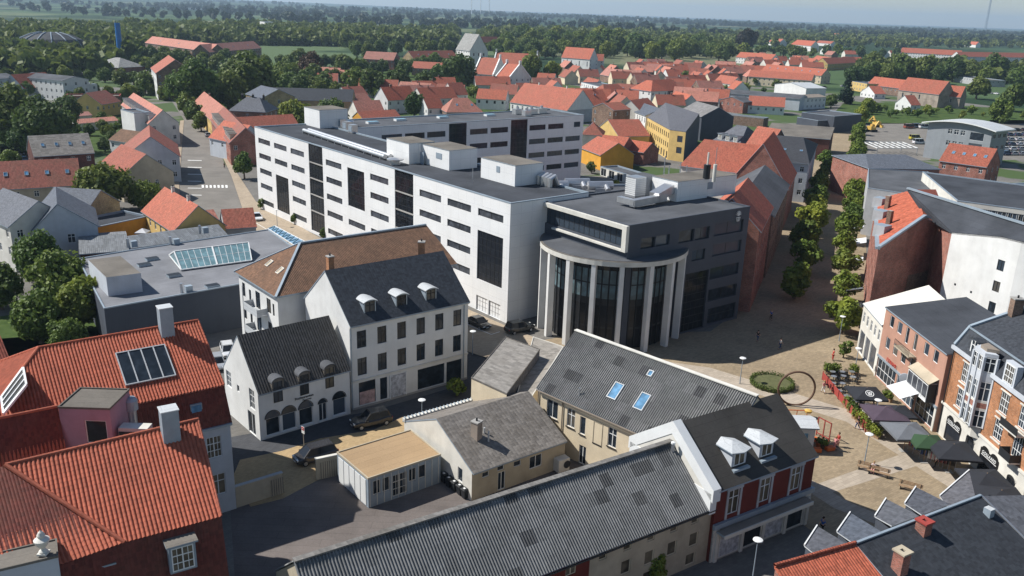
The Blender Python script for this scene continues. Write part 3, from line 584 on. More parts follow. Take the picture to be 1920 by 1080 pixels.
# white shop with arches
jr, q, L, ro = house('shop_building', 'low white shop with arched windows, three round-topped dormers and black tiled roof', (483, 738), (655, 692), 5.6, 8.8, 10.6, wall='white', roof='darktile', spec={0: [('a', .7, .35, 1.6, 2.0, 'n'), ('a', 2.6, .35, 1.6, 2.0, 'n'), ('a', 4.6, .35, 1.65, 2.0, 'n'), ('a', 7.0, .05, 1.0, 2.3, 'd'), ('a', 8.8, .35, 1.6, 2.0, 'n')], 3: [('a', .6, 3.6, 1.3, 1.9, '6'), ('a', 6.6, 3.2, 1.3, 2.3, '6'), ('a', 3.4, 3.9, .6, .8, 'n'), ('a', 5.9, .05, 1.8, 2.6, 'd')]}, fm='whitepaint', gm='glass', cat='shop', oh=.25, og=.02, sub=True)
for u, w in ((.7, 1.6), (2.6, 1.6), (4.6, 1.65), (7.0, 1.0), (8.8, 1.6)):   # arched heads
    n = 14; P = [(u + w / 2 - w / 2 * math.cos(math.pi * i / n), -.015, 2.35 + w / 2 * math.sin(math.pi * i / n)) for i in range(n + 1)]; P.reverse()
    mb = MB(); mb.face(P, 'glass'); O = [(u + w / 2 - (w / 2 + .07) * math.cos(math.pi * i / n), -.04, 2.35 + (w / 2 + .07) * math.sin(math.pi * i / n)) for i in range(n + 1)]
    for i in range(n): mb.bar(O[i], O[i + 1], .07, 'blackpaint', .07)
    mb.build('arched_head', jr); mb = MB(); mb.box(u - .08, u + w + .08, -.1, 0, .22, .34, 'whitepaint'); mb.build('sill', jr)
for u in (1.75, 4.85, 7.95):                                          # dormer windows breaking the eave
    o = link('window', winmesh(1.05, 2.5, 'x', 'blackpaint', 'litglass' if u > 7 else 'glass')[2], jr, (u, -.06, 4.0)); n = 10
    mb = MB(); P0 = [(u + .52 - .78 * math.cos(math.pi * i / n), 6.45 + .5 * math.sin(math.pi * i / n)) for i in range(n + 1)]
    mb.shell([[(b[0], -.3, b[1]), (a[0], -.3, a[1]), (a[0], 1.5, a[1] + .05), (b[0], 1.5, b[1] + .05)][::-1] for a, b in zip(P0, P0[1:])], .1, 'felt'); mb.face([(p[0], -.12, p[1] - .02) for p in reversed(P0)], 'brownfelt')
    mb.face([(u - .15, 0, 5.6), (u - .15, 0, 6.5), (u - .15, .9, 6.5)], 'brownfelt'); mb.face([(u + 1.2, 0, 5.6), (u + 1.2, .9, 6.5), (u + 1.2, 0, 6.5)], 'brownfelt'); mb.box(u - .16, u, -.1, .1, 5.5, 6.55, 'brownfelt'); mb.box(u + 1.05, u + 1.21, -.1, .1, 5.5, 6.55, 'brownfelt')
    mb.build('dormer', jr)
def text(par, s, x, y, z, size, mat, rx=R(90), rz=0, name='lettering', ext=.02):
    cu = bpy.data.curves.new(name, 'FONT'); cu.body = s; cu.size = size; cu.extrude = ext; cu.align_x = 'CENTER'; cu.materials.append(M[mat]); cu.resolution_u = 2
    t_ = bpy.data.objects.new(name, cu); COL.objects.link(t_); me = bpy.data.meshes.new_from_object(t_.evaluated_get(bpy.context.evaluated_depsgraph_get())); bpy.data.objects.remove(t_)
    o = bpy.data.objects.new(name, me); COL.objects.link(o); o.parent = par; o.location = (x, y, z); o.rotation_euler = (rx, 0, rz); return o
text(jr, 'Restauranten', 5.3, -.06, 3.62, .42, 'signblack'); text(jr, 'Flammen', 5.6, -.06, 3.3, .3, 'signblack')
# brown tiled apartment house with two roof planes and balconies
A, B, C_, D_, E_, F_ = pt(447, 510, 11), pt(520, 555, 11), pt(600, 545, 11), pt(785, 478, 11), pt(553, 467, 14.5), pt(505, 447, 14.5)
kr = root('apartment_house', (B.x, B.y, 0), 0, 'white apartment house with brown corrugated tile roof and glass balconies', 'apartment house')
S = lambda p, z=None: (p.x - B.x, p.y - B.y) + ((p.z if z is None else z,) if z != 'xy' else ())
dAB = (B - A).normalized(); nrm = Vector((-dAB.y, dAB.x, 0)); I0 = Vector((-18.2, 90.8, 0)); back1 = Vector((-14.0, 112, 0)); back2 = Vector((-24, 121, 0))
Bq = B.copy(); Cq = Vector((-23.6, 96.6, 11)); dn = Vector((.775, .63, 0)); Aq = A.copy()
foot = [Aq, Bq, Bq + dn * 26, Aq + dn * 26]
fp = [(p.x - B.x, p.y - B.y) for p in foot]
LAB = (B - A).length
walls(kr, fp, 0, 11, 'white', {0: [('a', u, z, w, h, 'x') for z in (8.0, 4.9, 1.8) for u, w, h in ((1.0, .9, 1.9), (3.1, .7, 1.5), (8.6, 1.2, 1.9), (10.3, .5, 1.6))] + [('a', 5.2, z, 1.4, 2.3, 'd') for z in (7.6, 4.5, 1.4)]}, 'blackpaint', 'glass', 'x', sub=True)
ga, gb = lerp(fp[0], fp[3], .0), fp[1]; mid0 = lerp(fp[0], fp[1], .42); apex = (mid0[0] + dn.x * 6.5, mid0[1] + dn.y * 6.5); m1 = lerp(fp[3], fp[2], .42)
mb = MB(); Q = off(fp, .4); z0 = 11.05; zr = 15.2
q4 = [(*Q[0], z0), (*Q[1], z0), (*Q[2], z0), (*Q[3], z0)]; a3 = (*apex, zr); b3 = (*m1, zr)
mb.shell([[q4[0], q4[1], a3], [q4[1], q4[2], b3, a3], [q4[3], q4[0], a3, b3]], .2, 'browntile', 'zinc'); ro = mb.build('roof', kr)
mb = MB(); mb.bar(a3, q4[1], .3, 'zinc', .18); mb.bar(a3, b3, .35, 'zinc', .2); mb.bar(a3, q4[0], .3, 'zinc', .18); mb.build('ridge_flashing', kr)
sA = math.atan2(zr - z0, 6.5); aA = math.atan2(dAB.y, dAB.x)
for u, v in ((3.2, .32), (8.2, .3)):
    x, y = lerp(lerp(fp[0], fp[1], u / LAB), apex, v); skylight(ro, x, y, z0 + .12 + (zr - z0) * v, .8, 1.1, sA, aA, 'offwhite', 'beige')
for z in (7.4, 4.3, 1.2):                                            # glass balconies
    mb = MB(); P = [Vector(lerp(fp[0], fp[1], t)) for t in (.36, .72)]; o2 = Vector((dAB.y, -dAB.x)); pp = [P[0], P[0] + o2 * 1.3, P[1] + o2 * 1.3, P[1]]
    mb.prism([tuple(v) for v in pp], z, z + .15, 'metalroof')
    for a, b in zip(pp, pp[1:]): mb.bar((*a, z + .6), (*b, z + .6), .04, 'metalroof', .85)
    for v in pp: mb.bar((*v, z), (*v, z + 1.15), .06, 'steel')
    mb.bar((*pp[1], z), (*pp[1], z + 3.1), .08, 'steel'); mb.build('balcony', kr)
chimney(ro, *(lambda p: (p[0] + dn.x * 17 + 3.5, p[1] + dn.y * 17 - 3))(fp[1]), 12, 16.3, .8, .8, 'orangebrick')
# ------------------------------------------------------------------ corrugated and pantiled roofs near the viewer
def corrpoly(mb, poly, per, amp, mat, row=0.0, step=.03, seg=6, lift=.0, eav=None):
    """a convex sloping polygon covered with real profiled sheet or tiles running up the slope"""
    P = [Vector(p) for p in poly]; n = (P[1] - P[0]).cross(P[-1] - P[0]).normalized(); n = n if n.z > 0 else -n
    t = Vector((-n.y, n.x, 0)).normalized(); b = n.cross(t); O = P[0]; uv = [((p - O).dot(t), (p - O).dot(b)) for p in P]
    u0, u1 = min(a for a, _ in uv), max(a for a, _ in uv); du = per / seg; k = int((u1 - u0) / du)
    def vr(u):
        vs = []
        for (a, c), (d, e) in zip(uv, uv[1:] + uv[:1]):
            if (a <= u < d) or (d <= u < a): vs.append(c + (e - c) * (u - a) / (d - a))
        return (min(vs), max(vs)) if len(vs) >= 2 else None
    def pt3(u, v, dz):
        w = abs(math.sin(math.pi * u / per)) if row else .5 + .5 * math.sin(2 * math.pi * u / per); return O + t * u + b * v + n * (w * amp + dz + lift)
    for i in range(k):
        a, c = u0 + i * du, u0 + (i + 1) * du; ra, rc = vr(a + 1e-4), vr(c - 1e-4)
        if not ra or not rc: continue
        if not row: mb.uv[len(mb.f)] = [(a, ra[0]), (c, rc[0]), (c, rc[1]), (a, ra[1])]; mb.face([pt3(a, ra[0], 0), pt3(c, rc[0], 0), pt3(c, rc[1], 0), pt3(a, ra[1], 0)], mat); continue
        lo, hi = max(ra[0], rc[0]), min(ra[1], rc[1]); ks = math.ceil(lo / row); cuts = []
        v = ks * row
        while v < hi - .02: cuts.append(v); v += row
        seq = [None] + cuts + [None]
        for q, (s, e) in enumerate(zip(seq, seq[1:])):
            sa, sc_ = (ra[0], rc[0]) if s is None else (s, s); ea, ec = (ra[1], rc[1]) if e is None else (e, e)
            if sa > ea or sc_ > ec: continue
            d0 = step if s is not None else step * .6
            mb.uv[len(mb.f)] = [(a, sa), (c, sc_), (c, ec), (a, ea)]; mb.face([pt3(a, sa, d0), pt3(c, sc_, d0), pt3(c, ec, 0), pt3(a, ea, 0)], mat)
            if s is not None: mb.uv[len(mb.f)] = [(a, sa), (c, sc_), (c, sc_), (a, sa)]; mb.face([pt3(a, sa, 0), pt3(c, sc_, 0), pt3(c, sc_, d0), pt3(a, sa, d0)], mat)
def rel(rt, p):
    q = p - rt.location; c, s = math.cos(-rt.rotation_euler.z), math.sin(-rt.rotation_euler.z); return Vector((q.x * c - q.y * s, q.x * s + q.y * c, p.z))
def under(mb, poly, m='wood', th=.05): mb.face([(p[0], p[1], p[2] - th) for p in poly], m)
def capline(mb, a, b, m, r=.13, seg=.36):
    """row of half-round ridge tiles"""
    a, b = Vector(a), Vector(b); L = (b - a).length; n = max(1, int(L / seg))
    for i in range(n): p, q = a.lerp(b, i / n), a.lerp(b, (i + 1.06) / n); mb.tube([p, q], [r * 1.08, r * .92], m, 8, False)
def zincbox(par, x, y, z0, z1, w, d, rot=0):
    mb = MB(); mb.box(-w / 2, w / 2, -d / 2, d / 2, z0, z1, 'zinc', 'metalroof', rot, (x, y)); mb.box(-w / 2 - .05, w / 2 + .05, -d / 2 - .05, d / 2 + .05, z1, z1 + .07, 'whitepaint', 'metalroof', rot, (x, y)); return mb.build('chimney', par)
# --- rear red-roofed house, lower left
ph = R(36); dv = Vector((math.cos(ph), math.sin(ph), 0)); nv = Vector((-dv.y, dv.x, 0)); e = Vector((-24.9, 69.4, 0)); LA = 20.5; WA = 15.4
a2 = root('tiled_house', (e.x - dv.x * LA, e.y - dv.y * LA, 0), ph, 'big red pantiled house with hipped left end and a four-pane roof light', 'house')
q = [(0, 0), (LA, 0), (LA, WA), (0, WA)]
walls(a2, q, 0, 8.9, 'bluew', {0: [('a', LA - 2.2, 5.8, 1.3, 2.1, '6'), ('a', LA - 2.1, 2.0, 1.3, 2.1, 'x')], 1: []}, 'whitepaint', 'litglass')  # white wall in shade; the shade is put into its bluish colour
ins = .95; zb, zr = 12.2, 16.2; b = [(ins, ins), (LA, ins), (LA, WA - ins), (ins, WA - ins)]; r0, r1 = (ins + 6.2, WA / 2), (LA, WA / 2)
mb = MB(); qq = off(q, .15)
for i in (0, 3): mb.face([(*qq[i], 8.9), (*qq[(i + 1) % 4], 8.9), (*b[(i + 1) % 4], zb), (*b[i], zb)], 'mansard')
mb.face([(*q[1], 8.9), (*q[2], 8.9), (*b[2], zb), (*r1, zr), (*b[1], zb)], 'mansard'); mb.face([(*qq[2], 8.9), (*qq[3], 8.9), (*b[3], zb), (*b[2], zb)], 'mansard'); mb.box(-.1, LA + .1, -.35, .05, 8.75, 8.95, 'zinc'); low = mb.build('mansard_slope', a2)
mb = MB(); F = [(*b[0], zb), (*b[1], zb), (*r1, zr), (*r0, zr)]; G_ = [(*b[3], zb), (*b[0], zb), (*r0, zr)]; K_ = [(*b[2], zb), (*b[3], zb), (*r0, zr), (*r1, zr)]
corrpoly(mb, F, .27, .1, 'pantile', .36, .012); corrpoly(mb, G_, .27, .1, 'pantile', .36, .012); mb.shell([K_], .1, 'redtile'); [under(mb, x, 'mansard', .03) for x in (F, G_)]
mb.box(ins, LA, ins - .12, ins, zb - .12, zb + .02, 'mansard'); ro = mb.build('roof', a2)
mb = MB(); capline(mb, (*r0, zr + .06), (*r1, zr + .06), 'pantile'); capline(mb, (*r0, zr + .06), (*b[0], zb + .06), 'pantile'); capline(mb, (*r0, zr + .06), (*b[3], zb + .06), 'pantile'); capline(mb, (*b[1], zb + .06), (*r1, zr + .06), 'pantile', .09); mb.build('ridge_tiles', ro)
s_ = math.atan2(zr - zb, WA / 2 - ins)
def onslope(rt, px, py, y0, z0, s):
    """where a line of sight meets the front slope that starts at depth y0, height z0"""
    lo, hi = z0 - 1, z0 + 12
    for _ in range(40):
        m = (lo + hi) / 2; p = rel(rt, pt(px, py, m)); d = (p.y - y0) * math.tan(s) + z0
        if m > d: hi = m
        else: lo = m
    return rel(rt, pt(px, py, m))
p0, p1, p3 = (onslope(a2, *p, ins, zb, s_) for p in ((236, 727), (329, 703), (217, 666)))
skylight(a2, p0.x, p0.y, p0.z + .15, p1.x - p0.x, (p3.z - p0.z) / math.sin(s_), s_, 0, 'metalroof', 'glass', 4)
hs = math.atan2(zr - zb, 6.2)                                         # long roof light in the hip
def onhip(px, py):
    lo, hi = zb - 2, zb + 10
    for _ in range(40):
        m = (lo + hi) / 2; p = rel(a2, pt(px, py, m)); d = (p.x - ins) * math.tan(hs) + zb
        if m > d: hi = m
        else: lo = m
    return rel(a2, pt(px, py, m))
P = [onhip(*p) for p in ((9, 778), (52, 724), (46, 692), (5, 748))]
mb = MB(); nn = Vector((-math.sin(hs), 0, math.cos(hs)))
for k in range(4):
    mb.bar(P[k] + nn * .15, P[(k + 1) % 4] + nn * .15, .16, 'whitepaint', .2)
for k in (1, 2): mb.bar(P[0].lerp(P[3], k / 3) + nn * .2, P[1].lerp(P[2], k / 3) + nn * .2, .07, 'whitepaint', .1)
mb.face([p + nn * .14 for p in P], 'glass'); mb.build('skylight', a2)
p = onslope(a2, 310, 622, ins, zb, s_); zincbox(a2, p.x + .1, p.y - .1, 14, 18.3, 1.15, 1.1)
p = onslope(a2, 243, 775, ins, zb, s_); mb = MB(); mb.tube([(p.x, p.y - 1.0, 9.5), (p.x, p.y - 1.0, 13.0)], .38, 'steel', 14); mb.lathe([(.55, 0), (.55, .8), (.38, 1.05), (0, 1.1)], 'zinc', 14, (p.x, p.y - 1, 12.6)); mb.build('vent_pipe', a2)
p = onslope(a2, 368, 770, .4, 10, R(72)); mb = MB(); mb.box(p.x - .5, p.x + .5, p.y - .15, p.y + .4, 9.6, 11.2, 'zinc', 'zinc'); mb.box(p.x - .42, p.x + .42, p.y - .2, p.y - .15, 9.7, 11.1, 'blueglass'); mb.build('window', a2)
# left neighbour roof strip and link block
rt, q, L, ro = house('tiled_house', 'narrow red-roofed house cut by the left picture edge behind the hipped roof', (-90, 742), (30, 712), 10.5, 8, 14.2, wall='bluew', roof='redtile', cat='house')
# --- front red-roofed house
zr1, zb1 = 15.5, 11.6
RL, RR_, BR, BC, BL = pt(10, 873, zr1), pt(372, 792, zr1), pt(415, 969, zb1), pt(233, 1018, zb1), pt(147, 1048, zb1)
d1 = (BR - BC).normalized(); BL = BC + (BL - BC).normalized() * 9; RL2 = RL + (RL - RR_).normalized() * 6
a1 = root('tiled_house', (BC.x, BC.y, 0), math.atan2(d1.y, d1.x), 'nearest red pantiled house, with bent front, steep dark lower slope and framed dormer', 'house')
F = [rel(a1, p) for p in (BC, BR, RR_, RL)]; K_ = [rel(a1, p) for p in (BL, BC, RL, RL2)]
nrm1 = (F[1] - F[0]).cross(F[3] - F[0]).normalized()
F[2].z = F[0].z - ((F[2] - F[0]).x * nrm1.x + (F[2] - F[0]).y * nrm1.y) / nrm1.z
mb = MB(); corrpoly(mb, F, .27, .1, 'pantile', .36, .012); corrpoly(mb, [K_[0], K_[1], K_[2], K_[3]], .27, .1, 'pantile', .36, .012)
bk = [F[2] + Vector((0, 6.5, -5)), F[3] + Vector((0, 6.5, -5))]; mb.shell([[bk[0], bk[1], F[3], F[2]]], .1, 'redtile'); under(mb, F, 'mansard', .02); under(mb, K_, 'mansard', .02); ro = mb.build('roof', a1)
mb = MB(); up = Vector((0, 0, .07)); capline(mb, F[3] + up, F[2] + up, 'pantile'); capline(mb, F[3] + up, F[0] + up, 'pantile', .15); capline(mb, F[1] + up, F[2] + up, 'pantile', .08); mb.build('ridge_tiles', ro)
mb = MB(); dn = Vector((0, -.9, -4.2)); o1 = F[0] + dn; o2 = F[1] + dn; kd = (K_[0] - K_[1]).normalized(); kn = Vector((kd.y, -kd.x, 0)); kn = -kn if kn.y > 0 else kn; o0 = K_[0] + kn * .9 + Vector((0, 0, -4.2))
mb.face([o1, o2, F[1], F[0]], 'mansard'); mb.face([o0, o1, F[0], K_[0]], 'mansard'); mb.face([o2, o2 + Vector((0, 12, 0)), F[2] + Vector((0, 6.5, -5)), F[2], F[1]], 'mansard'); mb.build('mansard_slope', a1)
mb = MB(); z = Vector((0, 0, 1)); g = lambda v: Vector((v.x, v.y, 0))
for a, b in ((o0, o1), (o1, o2), (o2, o2 + Vector((0, 12, 0)))): mb.face([g(a), g(b), b, a], 'bluew')
mb.build('wall', a1)
def boxdormer(par, x, yf, z, w, h, depth, frame='graypaint', top='brownfelt', gm='litglass', st='6'):
    mb = MB(); mb.box(x, x + w, yf, yf + depth, z, z + h, frame, top); mb.box(x - .15, x + w + .15, yf - .3, yf + depth, z + h, z + h + .12, 'graypaint', top); o = mb.build('dormer', par)
    f = winmesh(w - .3, h - .35, st, 'whitepaint', gm); wv = link('window', f[0], o, (x + .15, yf - .06, z + .15)); link('pane', f[1], wv); return o
p = onslope(a1, 338, 1040, -.5, 9.0, R(78)); boxdormer(a1, p.x - .8, p.y - .6, p.z - .9, 1.7, 2.1, 1.6)
p = rel(a1, pt(185, 1075, 10)); boxdormer(a1, p.x - .9, p.y, 8.6, 1.8, 1.9, 1.6)
p = F[3].lerp(F[2], .83); zincbox(a1, p.x, p.y - .7, 13.6, 17.4, 1.15, 1.1)
# pink stair box and the cross roof between the two houses
h3 = root('tiled_house', tuple(pt(0, 783, 14.2).xy) + (0,), R(35), 'short red cross roof joining the two big tiled houses', 'house')
T0, T1, T2, T3 = pt(-90, 902, 10.6), pt(125, 848, 10.6), pt(108, 763, 14.2), pt(-90, 803, 14.2)
K_ = [rel(h3, p) for p in (T0, T1, T2, T3)]; mb = MB(); corrpoly(mb, K_, .27, .1, 'pantile', .36, .012); under(mb, K_, 'mansard', .02)
bk = [K_[2] + Vector((0, 3.2, -3.4)), K_[3] + Vector((0, 3.2, -3.4))]; mb.shell([[bk[0], bk[1], K_[3], K_[2]]], .1, 'redtile'); ro = mb.build('roof', h3)
mb = MB(); capline(mb, K_[3] + up, K_[2] + up, 'pantile'); mb.build('ridge_tiles', ro)
mb = MB(); mb.face([(K_[0].x, K_[0].y, 0), (K_[1].x, K_[1].y, 0), K_[1], K_[0]], 'pinkw'); mb.face([(K_[1].x, K_[1].y, 0), (bk[0].x, bk[0].y, 0), bk[0], K_[2], K_[1]], 'pinkw'); mb.build('wall', h3)
rt, q, L, ro = house('stair_tower', 'pink rendered box with a grey flat roof wedged between the red roofs', (109, 763), (205, 766), 14.3, 3.6, wall='pinkw', roof='brownfelt', kind='f', spec={0: [('a', 1.9, 11.2, 1.7, 2.0, 'n')]}, gm='darkglass', cat='building', cop='brownfelt', cw=.06, ph=.05)
mb = MB(); mb.box(L + .3, L + 2.6, .4, 1.4, 0, 12.4, 'grayw', 'offwhite'); mb.box(L + .35, L + 2.5, .34, .4, 9.6, 12.1, 'darkglass'); mb.build('glazed_link', rt)
# little white roof terrace with an urn, bottom left
rt, q, L, ro = house('bay_building', 'white bay with a flat grey roof in the bottom left corner', (-60, 1082), (108, 1042), 12.6, 1.9, wall='bluew', roof='brownfelt', kind='f', cat='building', cop='brownfelt', cw=.06, ph=.04)
p = pt(82, 1038, 12.65); mb = MB(); mb.box(-.28, .28, -.28, .28, 0, .12, 'offwhite'); mb.lathe([(.24, .1), (.26, .2), (.13, .34), (.12, .42), (.3, .6), (.42, .85), (.45, 1.0), (.36, 1.06), (.2, 1.16), (.24, 1.3), (.14, 1.5), (.05, 1.58), (0, 1.66)], 'offwhite', 20)
o = mb.build('urn', None, True); o.location = p; tag(o, 'white stone urn standing on the flat bay roof, bottom left', 'urn')
# --- long corrugated warehouse
ph = R(33.6); dv = Vector((math.cos(ph), math.sin(ph), 0)); nv = Vector((-dv.y, dv.x, 0)); E1 = pt(1337, 947, 5.5); LW = 34.6; WW = 9.7; zr = 9.4; ze = 5.5
wr2 = root('warehouse', (E1.x - dv.x * LW, E1.y - dv.y * LW, 0), ph, 'long low range under one corrugated grey roof, red render at left and cream at right', 'warehouse')
us = LW - 13.2; poly = [(0, 0), (us, 0), (LW, 0), (LW, WW), (0, WW)]
walls(wr2, poly, 0, ze, 'beige', {0: [('a', us - 2.3, 4.1, 1.0, 1.2, 'v'), ('a', us - 5.6, 4.1, 1.0, 1.2, 'v'), ('a', us - 2.3, 1.6, 1.0, 1.4, 'v')],
    1: [('a', x, 4.35, .8, .85, 'n') for x in (.9, 3.4, 5.9, 8.4, 10.8)] + [('a', x, 2.1, 1.0, 1.3, 'n') for x in (3.3, 5.8, 8.3, 10.8)] + [('a', x, .3, 1.1, 1.1, 'n') for x in (.8, 3.3, 5.8, 10.6)]}, 'cream', 'litglass', 'v', mats={0: 'redpaint'}, extra=[([(LW, 0, ze), (LW, WW, ze), (LW, WW / 2, zr)], None), ([(0, WW, ze), (0, 0, ze), (0, WW / 2, zr)], None)])
mb = MB(); oh = .3; k = (zr - ze) / (WW / 2); F = [(-.2, -oh, ze - oh * k + .1), (LW, -oh, ze - oh * k + .1), (LW, WW / 2, zr + .1), (-.2, WW / 2, zr + .1)]
corrpoly(mb, F, .24, .13, 'eternit'); under(mb, F, 'graypaint', .04); corrpoly(mb, [(LW, WW + oh, ze - oh * k + .1), (-.2, WW + oh, ze - oh * k + .1), F[3], F[2]], .24, .12, 'eternit'); ro = mb.build('roof', wr2)
mb = MB(); mb.bar((-.2, WW / 2, zr + .18), (LW, WW / 2, zr + .18), .5, 'shingle', .12)
mb.build('ridge_cap', ro); mb = MB(); mb.bar((0, -oh - .08, ze - oh * k - .02), (LW, -oh - .08, ze - oh * k - .02), .14, 'blackpaint', .1); mb.build('gutter', ro)
mb = MB(); p = (LW - 1.2, WW / 2 - .7, zr - .5); mb.tube([p, (p[0], p[1], zr + .3)], .13, 'steel', 10); mb.lathe([(.2, 0), (.2, .15), (0, .25)], 'whitepaint', 10, (p[0], p[1], zr + .3)); mb.build('vent_pipe', ro)
skylight(ro, us - 13.5, .4, ze + .5, 1.3, 1.0, math.atan(k), 0, 'zinc', 'blueglass')
# --- corner shop with red first floor
dr, q, L, ro = house('corner_shop', 'dark-roofed corner shop with red upper wall and two zinc dormers', (1345, 918), (1530, 852), 7.2, 10.4, 11.0, wall='redpaint', roof='brownblack', cat='shop', og=.05, oh=.3, sub=True,
    spec={0: [('a', u, 4.2, 1.35, 2.4, 'x') for u in (1.5, 5.4, 9.4)], 1: [('a', 2.2, 4.3, 1.3, 2.2, 'x'), ('a', 6.4, 4.3, 1.3, 2.2, 'x')]}, gm='litglass')
for o in [c for c in dr.children if c.name.startswith('wall')]: pass
mb = MB(); mb.box(-.02, L, -.28, 0, 3.35, 3.8, 'zinc'); mb.box(L, L + .28, -.28, 10.4, 3.35, 3.8, 'zinc'); mb.build('cornice', dr); mb = MB(); mb.box(.3, L - .9, -1.1, -.28, 3.0, 3.2, 'zinc', 'copperroof'); mb.box(.3, L - .9, -1.2, -1.1, 2.85, 3.2, 'offwhite'); mb.build('shop_canopy', dr)
mb = MB(); mb.box(.0, L, -.12, 0, 0, 3.35, 'conc'); mb.box(L, L + .12, -.12, 10.4, 0, 3.35, 'conc')
mb.build('plinth_wall', dr)
for k_, (u0, u1, mt) in enumerate(((.9, 3.3, 'poster'), (3.9, 6.0, 'darkglass'), (6.5, 8.9, 'poster'), (9.5, 11.5, 'glass'))):
    w = MB(); w.box(u0, u1, -.16, -.12, .35, 2.8, mt); o = w.build('shop_window', dr)
    f = MB(); [f.box(*v, 'offwhite') for v in ((u0 - .1, u0, -.22, -.12, .25, 2.9), (u1, u1 + .1, -.22, -.12, .25, 2.9), (u0, u1, -.22, -.12, 2.8, 2.9), (u0, u1, -.22, -.12, .25, .35))]; f.build('frame', o)
for u in (.3, 3.45, 6.15, 9.05, L - .5): mb = MB(); mb.box(u, u + .35, -.3, -.12, 0, 3.0, 'offwhite'); mb.build('pilaster', dr)
for k_ in (0, 1): mb = MB(); [mb.box((0 if k_ == 0 else L - .75) + (.04 if i % 2 else 0), (0.72 if k_ == 0 else L) - (.04 if i % 2 else 0), -.16, -.1, .05 + i * .36, .38 + i * .36, 'offwhite') for i in range(9)]; mb.build('quoins', dr)
for u in (1.5, 5.4, 9.4): mb = MB(); mb.box(u - .22, u, -.08, 0, 3.85, 6.9, 'grayw'); mb.box(u + 1.35, u + 1.57, -.08, 0, 3.85, 6.9, 'grayw'); mb.box(u - .28, u + 1.63, -.12, 0, 6.62, 6.9, 'grayw'); mb.build('window_surround', dr)
sD = math.atan2(3.8, 5.2)
for u in (2.5, 5.9):
    z, h, w, yf = 8.05, 1.55, 1.75, 1.0; run = h / math.tan(sD); mb = MB()
    mb.face([(u, yf, z), (u, yf, z + h), (u, yf + run, z + h)], 'bluew'); mb.face([(u + w, yf, z), (u + w, yf + run, z + h), (u + w, yf, z + h)], 'bluew'); mb.face([(u, yf, z), (u + w, yf, z), (u + w, yf, z + h), (u, yf, z + h)], 'bluew'); mb.box(u - .1, u + w + .1, yf - .5, yf + .02, z - .25, z - .05, 'zinc'); o = mb.build('dormer', dr)
    mb = MB(); zt = z + h; c = [(u - .3, yf - .2, zt), (u + w / 2, yf - .55, zt), (u + w + .3, yf - .2, zt), (u + w + .25, yf + run - .35, zt), (u + w / 2, yf + run + .2, zt + .2), (u - .25, yf + run - .35, zt)]; ap = (u + w / 2, yf + 1.0, zt + .42)
    mb.shell([[c[i], c[(i + 1) % 6], ap] for i in range(6)], .1, 'metalroof', 'zinc'); mb.build('dormer_roof', o)
    f = winmesh(w - .45, h - .35, 'v', 'whitepaint', 'litglass'); wn = link('window', f[0], o, (u + .22, yf - .07, z + .12)); link('pane', f[1], wn)
mb = MB(); k = (11.0 - 7.2) / 5.2                                      # white parapet over the left gable
def slopebar(mb, x0, x1, y0, z0, y1, z1, th, m):
    P = [(x0, y0, z0), (x1, y0, z0), (x1, y1, z1), (x0, y1, z1)]; mb.shell([P], th, m)
slopebar(mb, -.75, .15, -.3, 7.2 - .3 * k + .45, 5.2, 11.45, 1.2, 'whitepaint'); slopebar(mb, -.75, .15, 5.2, 11.45, 10.7, 7.2 - .3 * k + .45, 1.2, 'whitepaint'); mb.box(-.75, -.02, -.1, 10.5, 5.0, 7.0, 'whitepaint')
mb.face([(-.7, 10.4, 6.5), (-.7, 0, 6.5), (-.7, 5.2, 11.2)], 'offwhite'); mb.build('gable_parapet', dr)
# --- cream yard house with corrugated roof and two big roof lights
e0 = pt(1010, 725, 6.6); ang = R(-44.5); dv = Vector((math.cos(ang), math.sin(ang), 0)); LE = 22.3
e1 = e0 + dv * LE
er = root('yard_house', (e0.x, e0.y, 0), ang, 'cream yard house with white cross windows under a patched corrugated roof', 'house'); WE = 11.4; q = [(0, 0), (LE, 0), (LE, WE), (0, WE)]
walls(er, q, 0, 6.6, 'cream', {0: [('a', 1.3, 3.7, 1.6, 2.0, 'm'), ('a', 4.2, 3.6, 1.1, 2.1, 'x'), ('a', 6.0, 3.4, .75, 2.0, 'n'), ('a', 9.7, 3.5, 1.1, 2.1, 'x'), ('a', 12.6, 3.6, 1.7, 2.0, 'm'), ('a', 6.1, .05, .95, 2.1, 'd')]}, 'whitepaint', 'glass', 'x', sub=True, sill='blackpaint', extra=[([(0, WE, 6.6), (0, 0, 6.6), (0, WE / 2, 11.5)], None), ([(LE, 0, 6.6), (LE, WE, 6.6), (LE, WE / 2, 11.5)], None)])
mb = MB(); mb.box(7.8, 9.0, -.05, 0, 3.0, 3.12, 'blackpaint'); mb.box(7.8, 7.86, -.04, 0, 3.1, 5.5, 'beige'); mb.box(8.94, 9.0, -.04, 0, 3.1, 5.5, 'beige'); mb.box(7.8, 9.0, -.04, 0, 5.5, 5.58, 'beige'); mb.build('blind_window', er)
for u in (.1, 3.6): mb = MB(); mb.tube([(u, -.1, .2), (u, -.1, 6.4)], .06, 'copperroof', 8); mb.build('downpipe', er)
k = 4.9 / (WE / 2); oh = .3; F = [(-.1, -oh, 6.6 - oh * k + .1), (LE, -oh, 6.6 - oh * k + .1), (LE, WE / 2, 11.6), (-.1, WE / 2, 11.6)]; mb = MB(); corrpoly(mb, F, .24, .12, 'eternit'); corrpoly(mb, [(LE, WE + oh, 6.6 - oh * k + .1), (-.1, WE + oh, 6.6 - oh * k + .1), F[3], F[2]], .24, .12, 'eternit'); under(mb, F, 'graypaint', .04); ro = mb.build('roof', er)
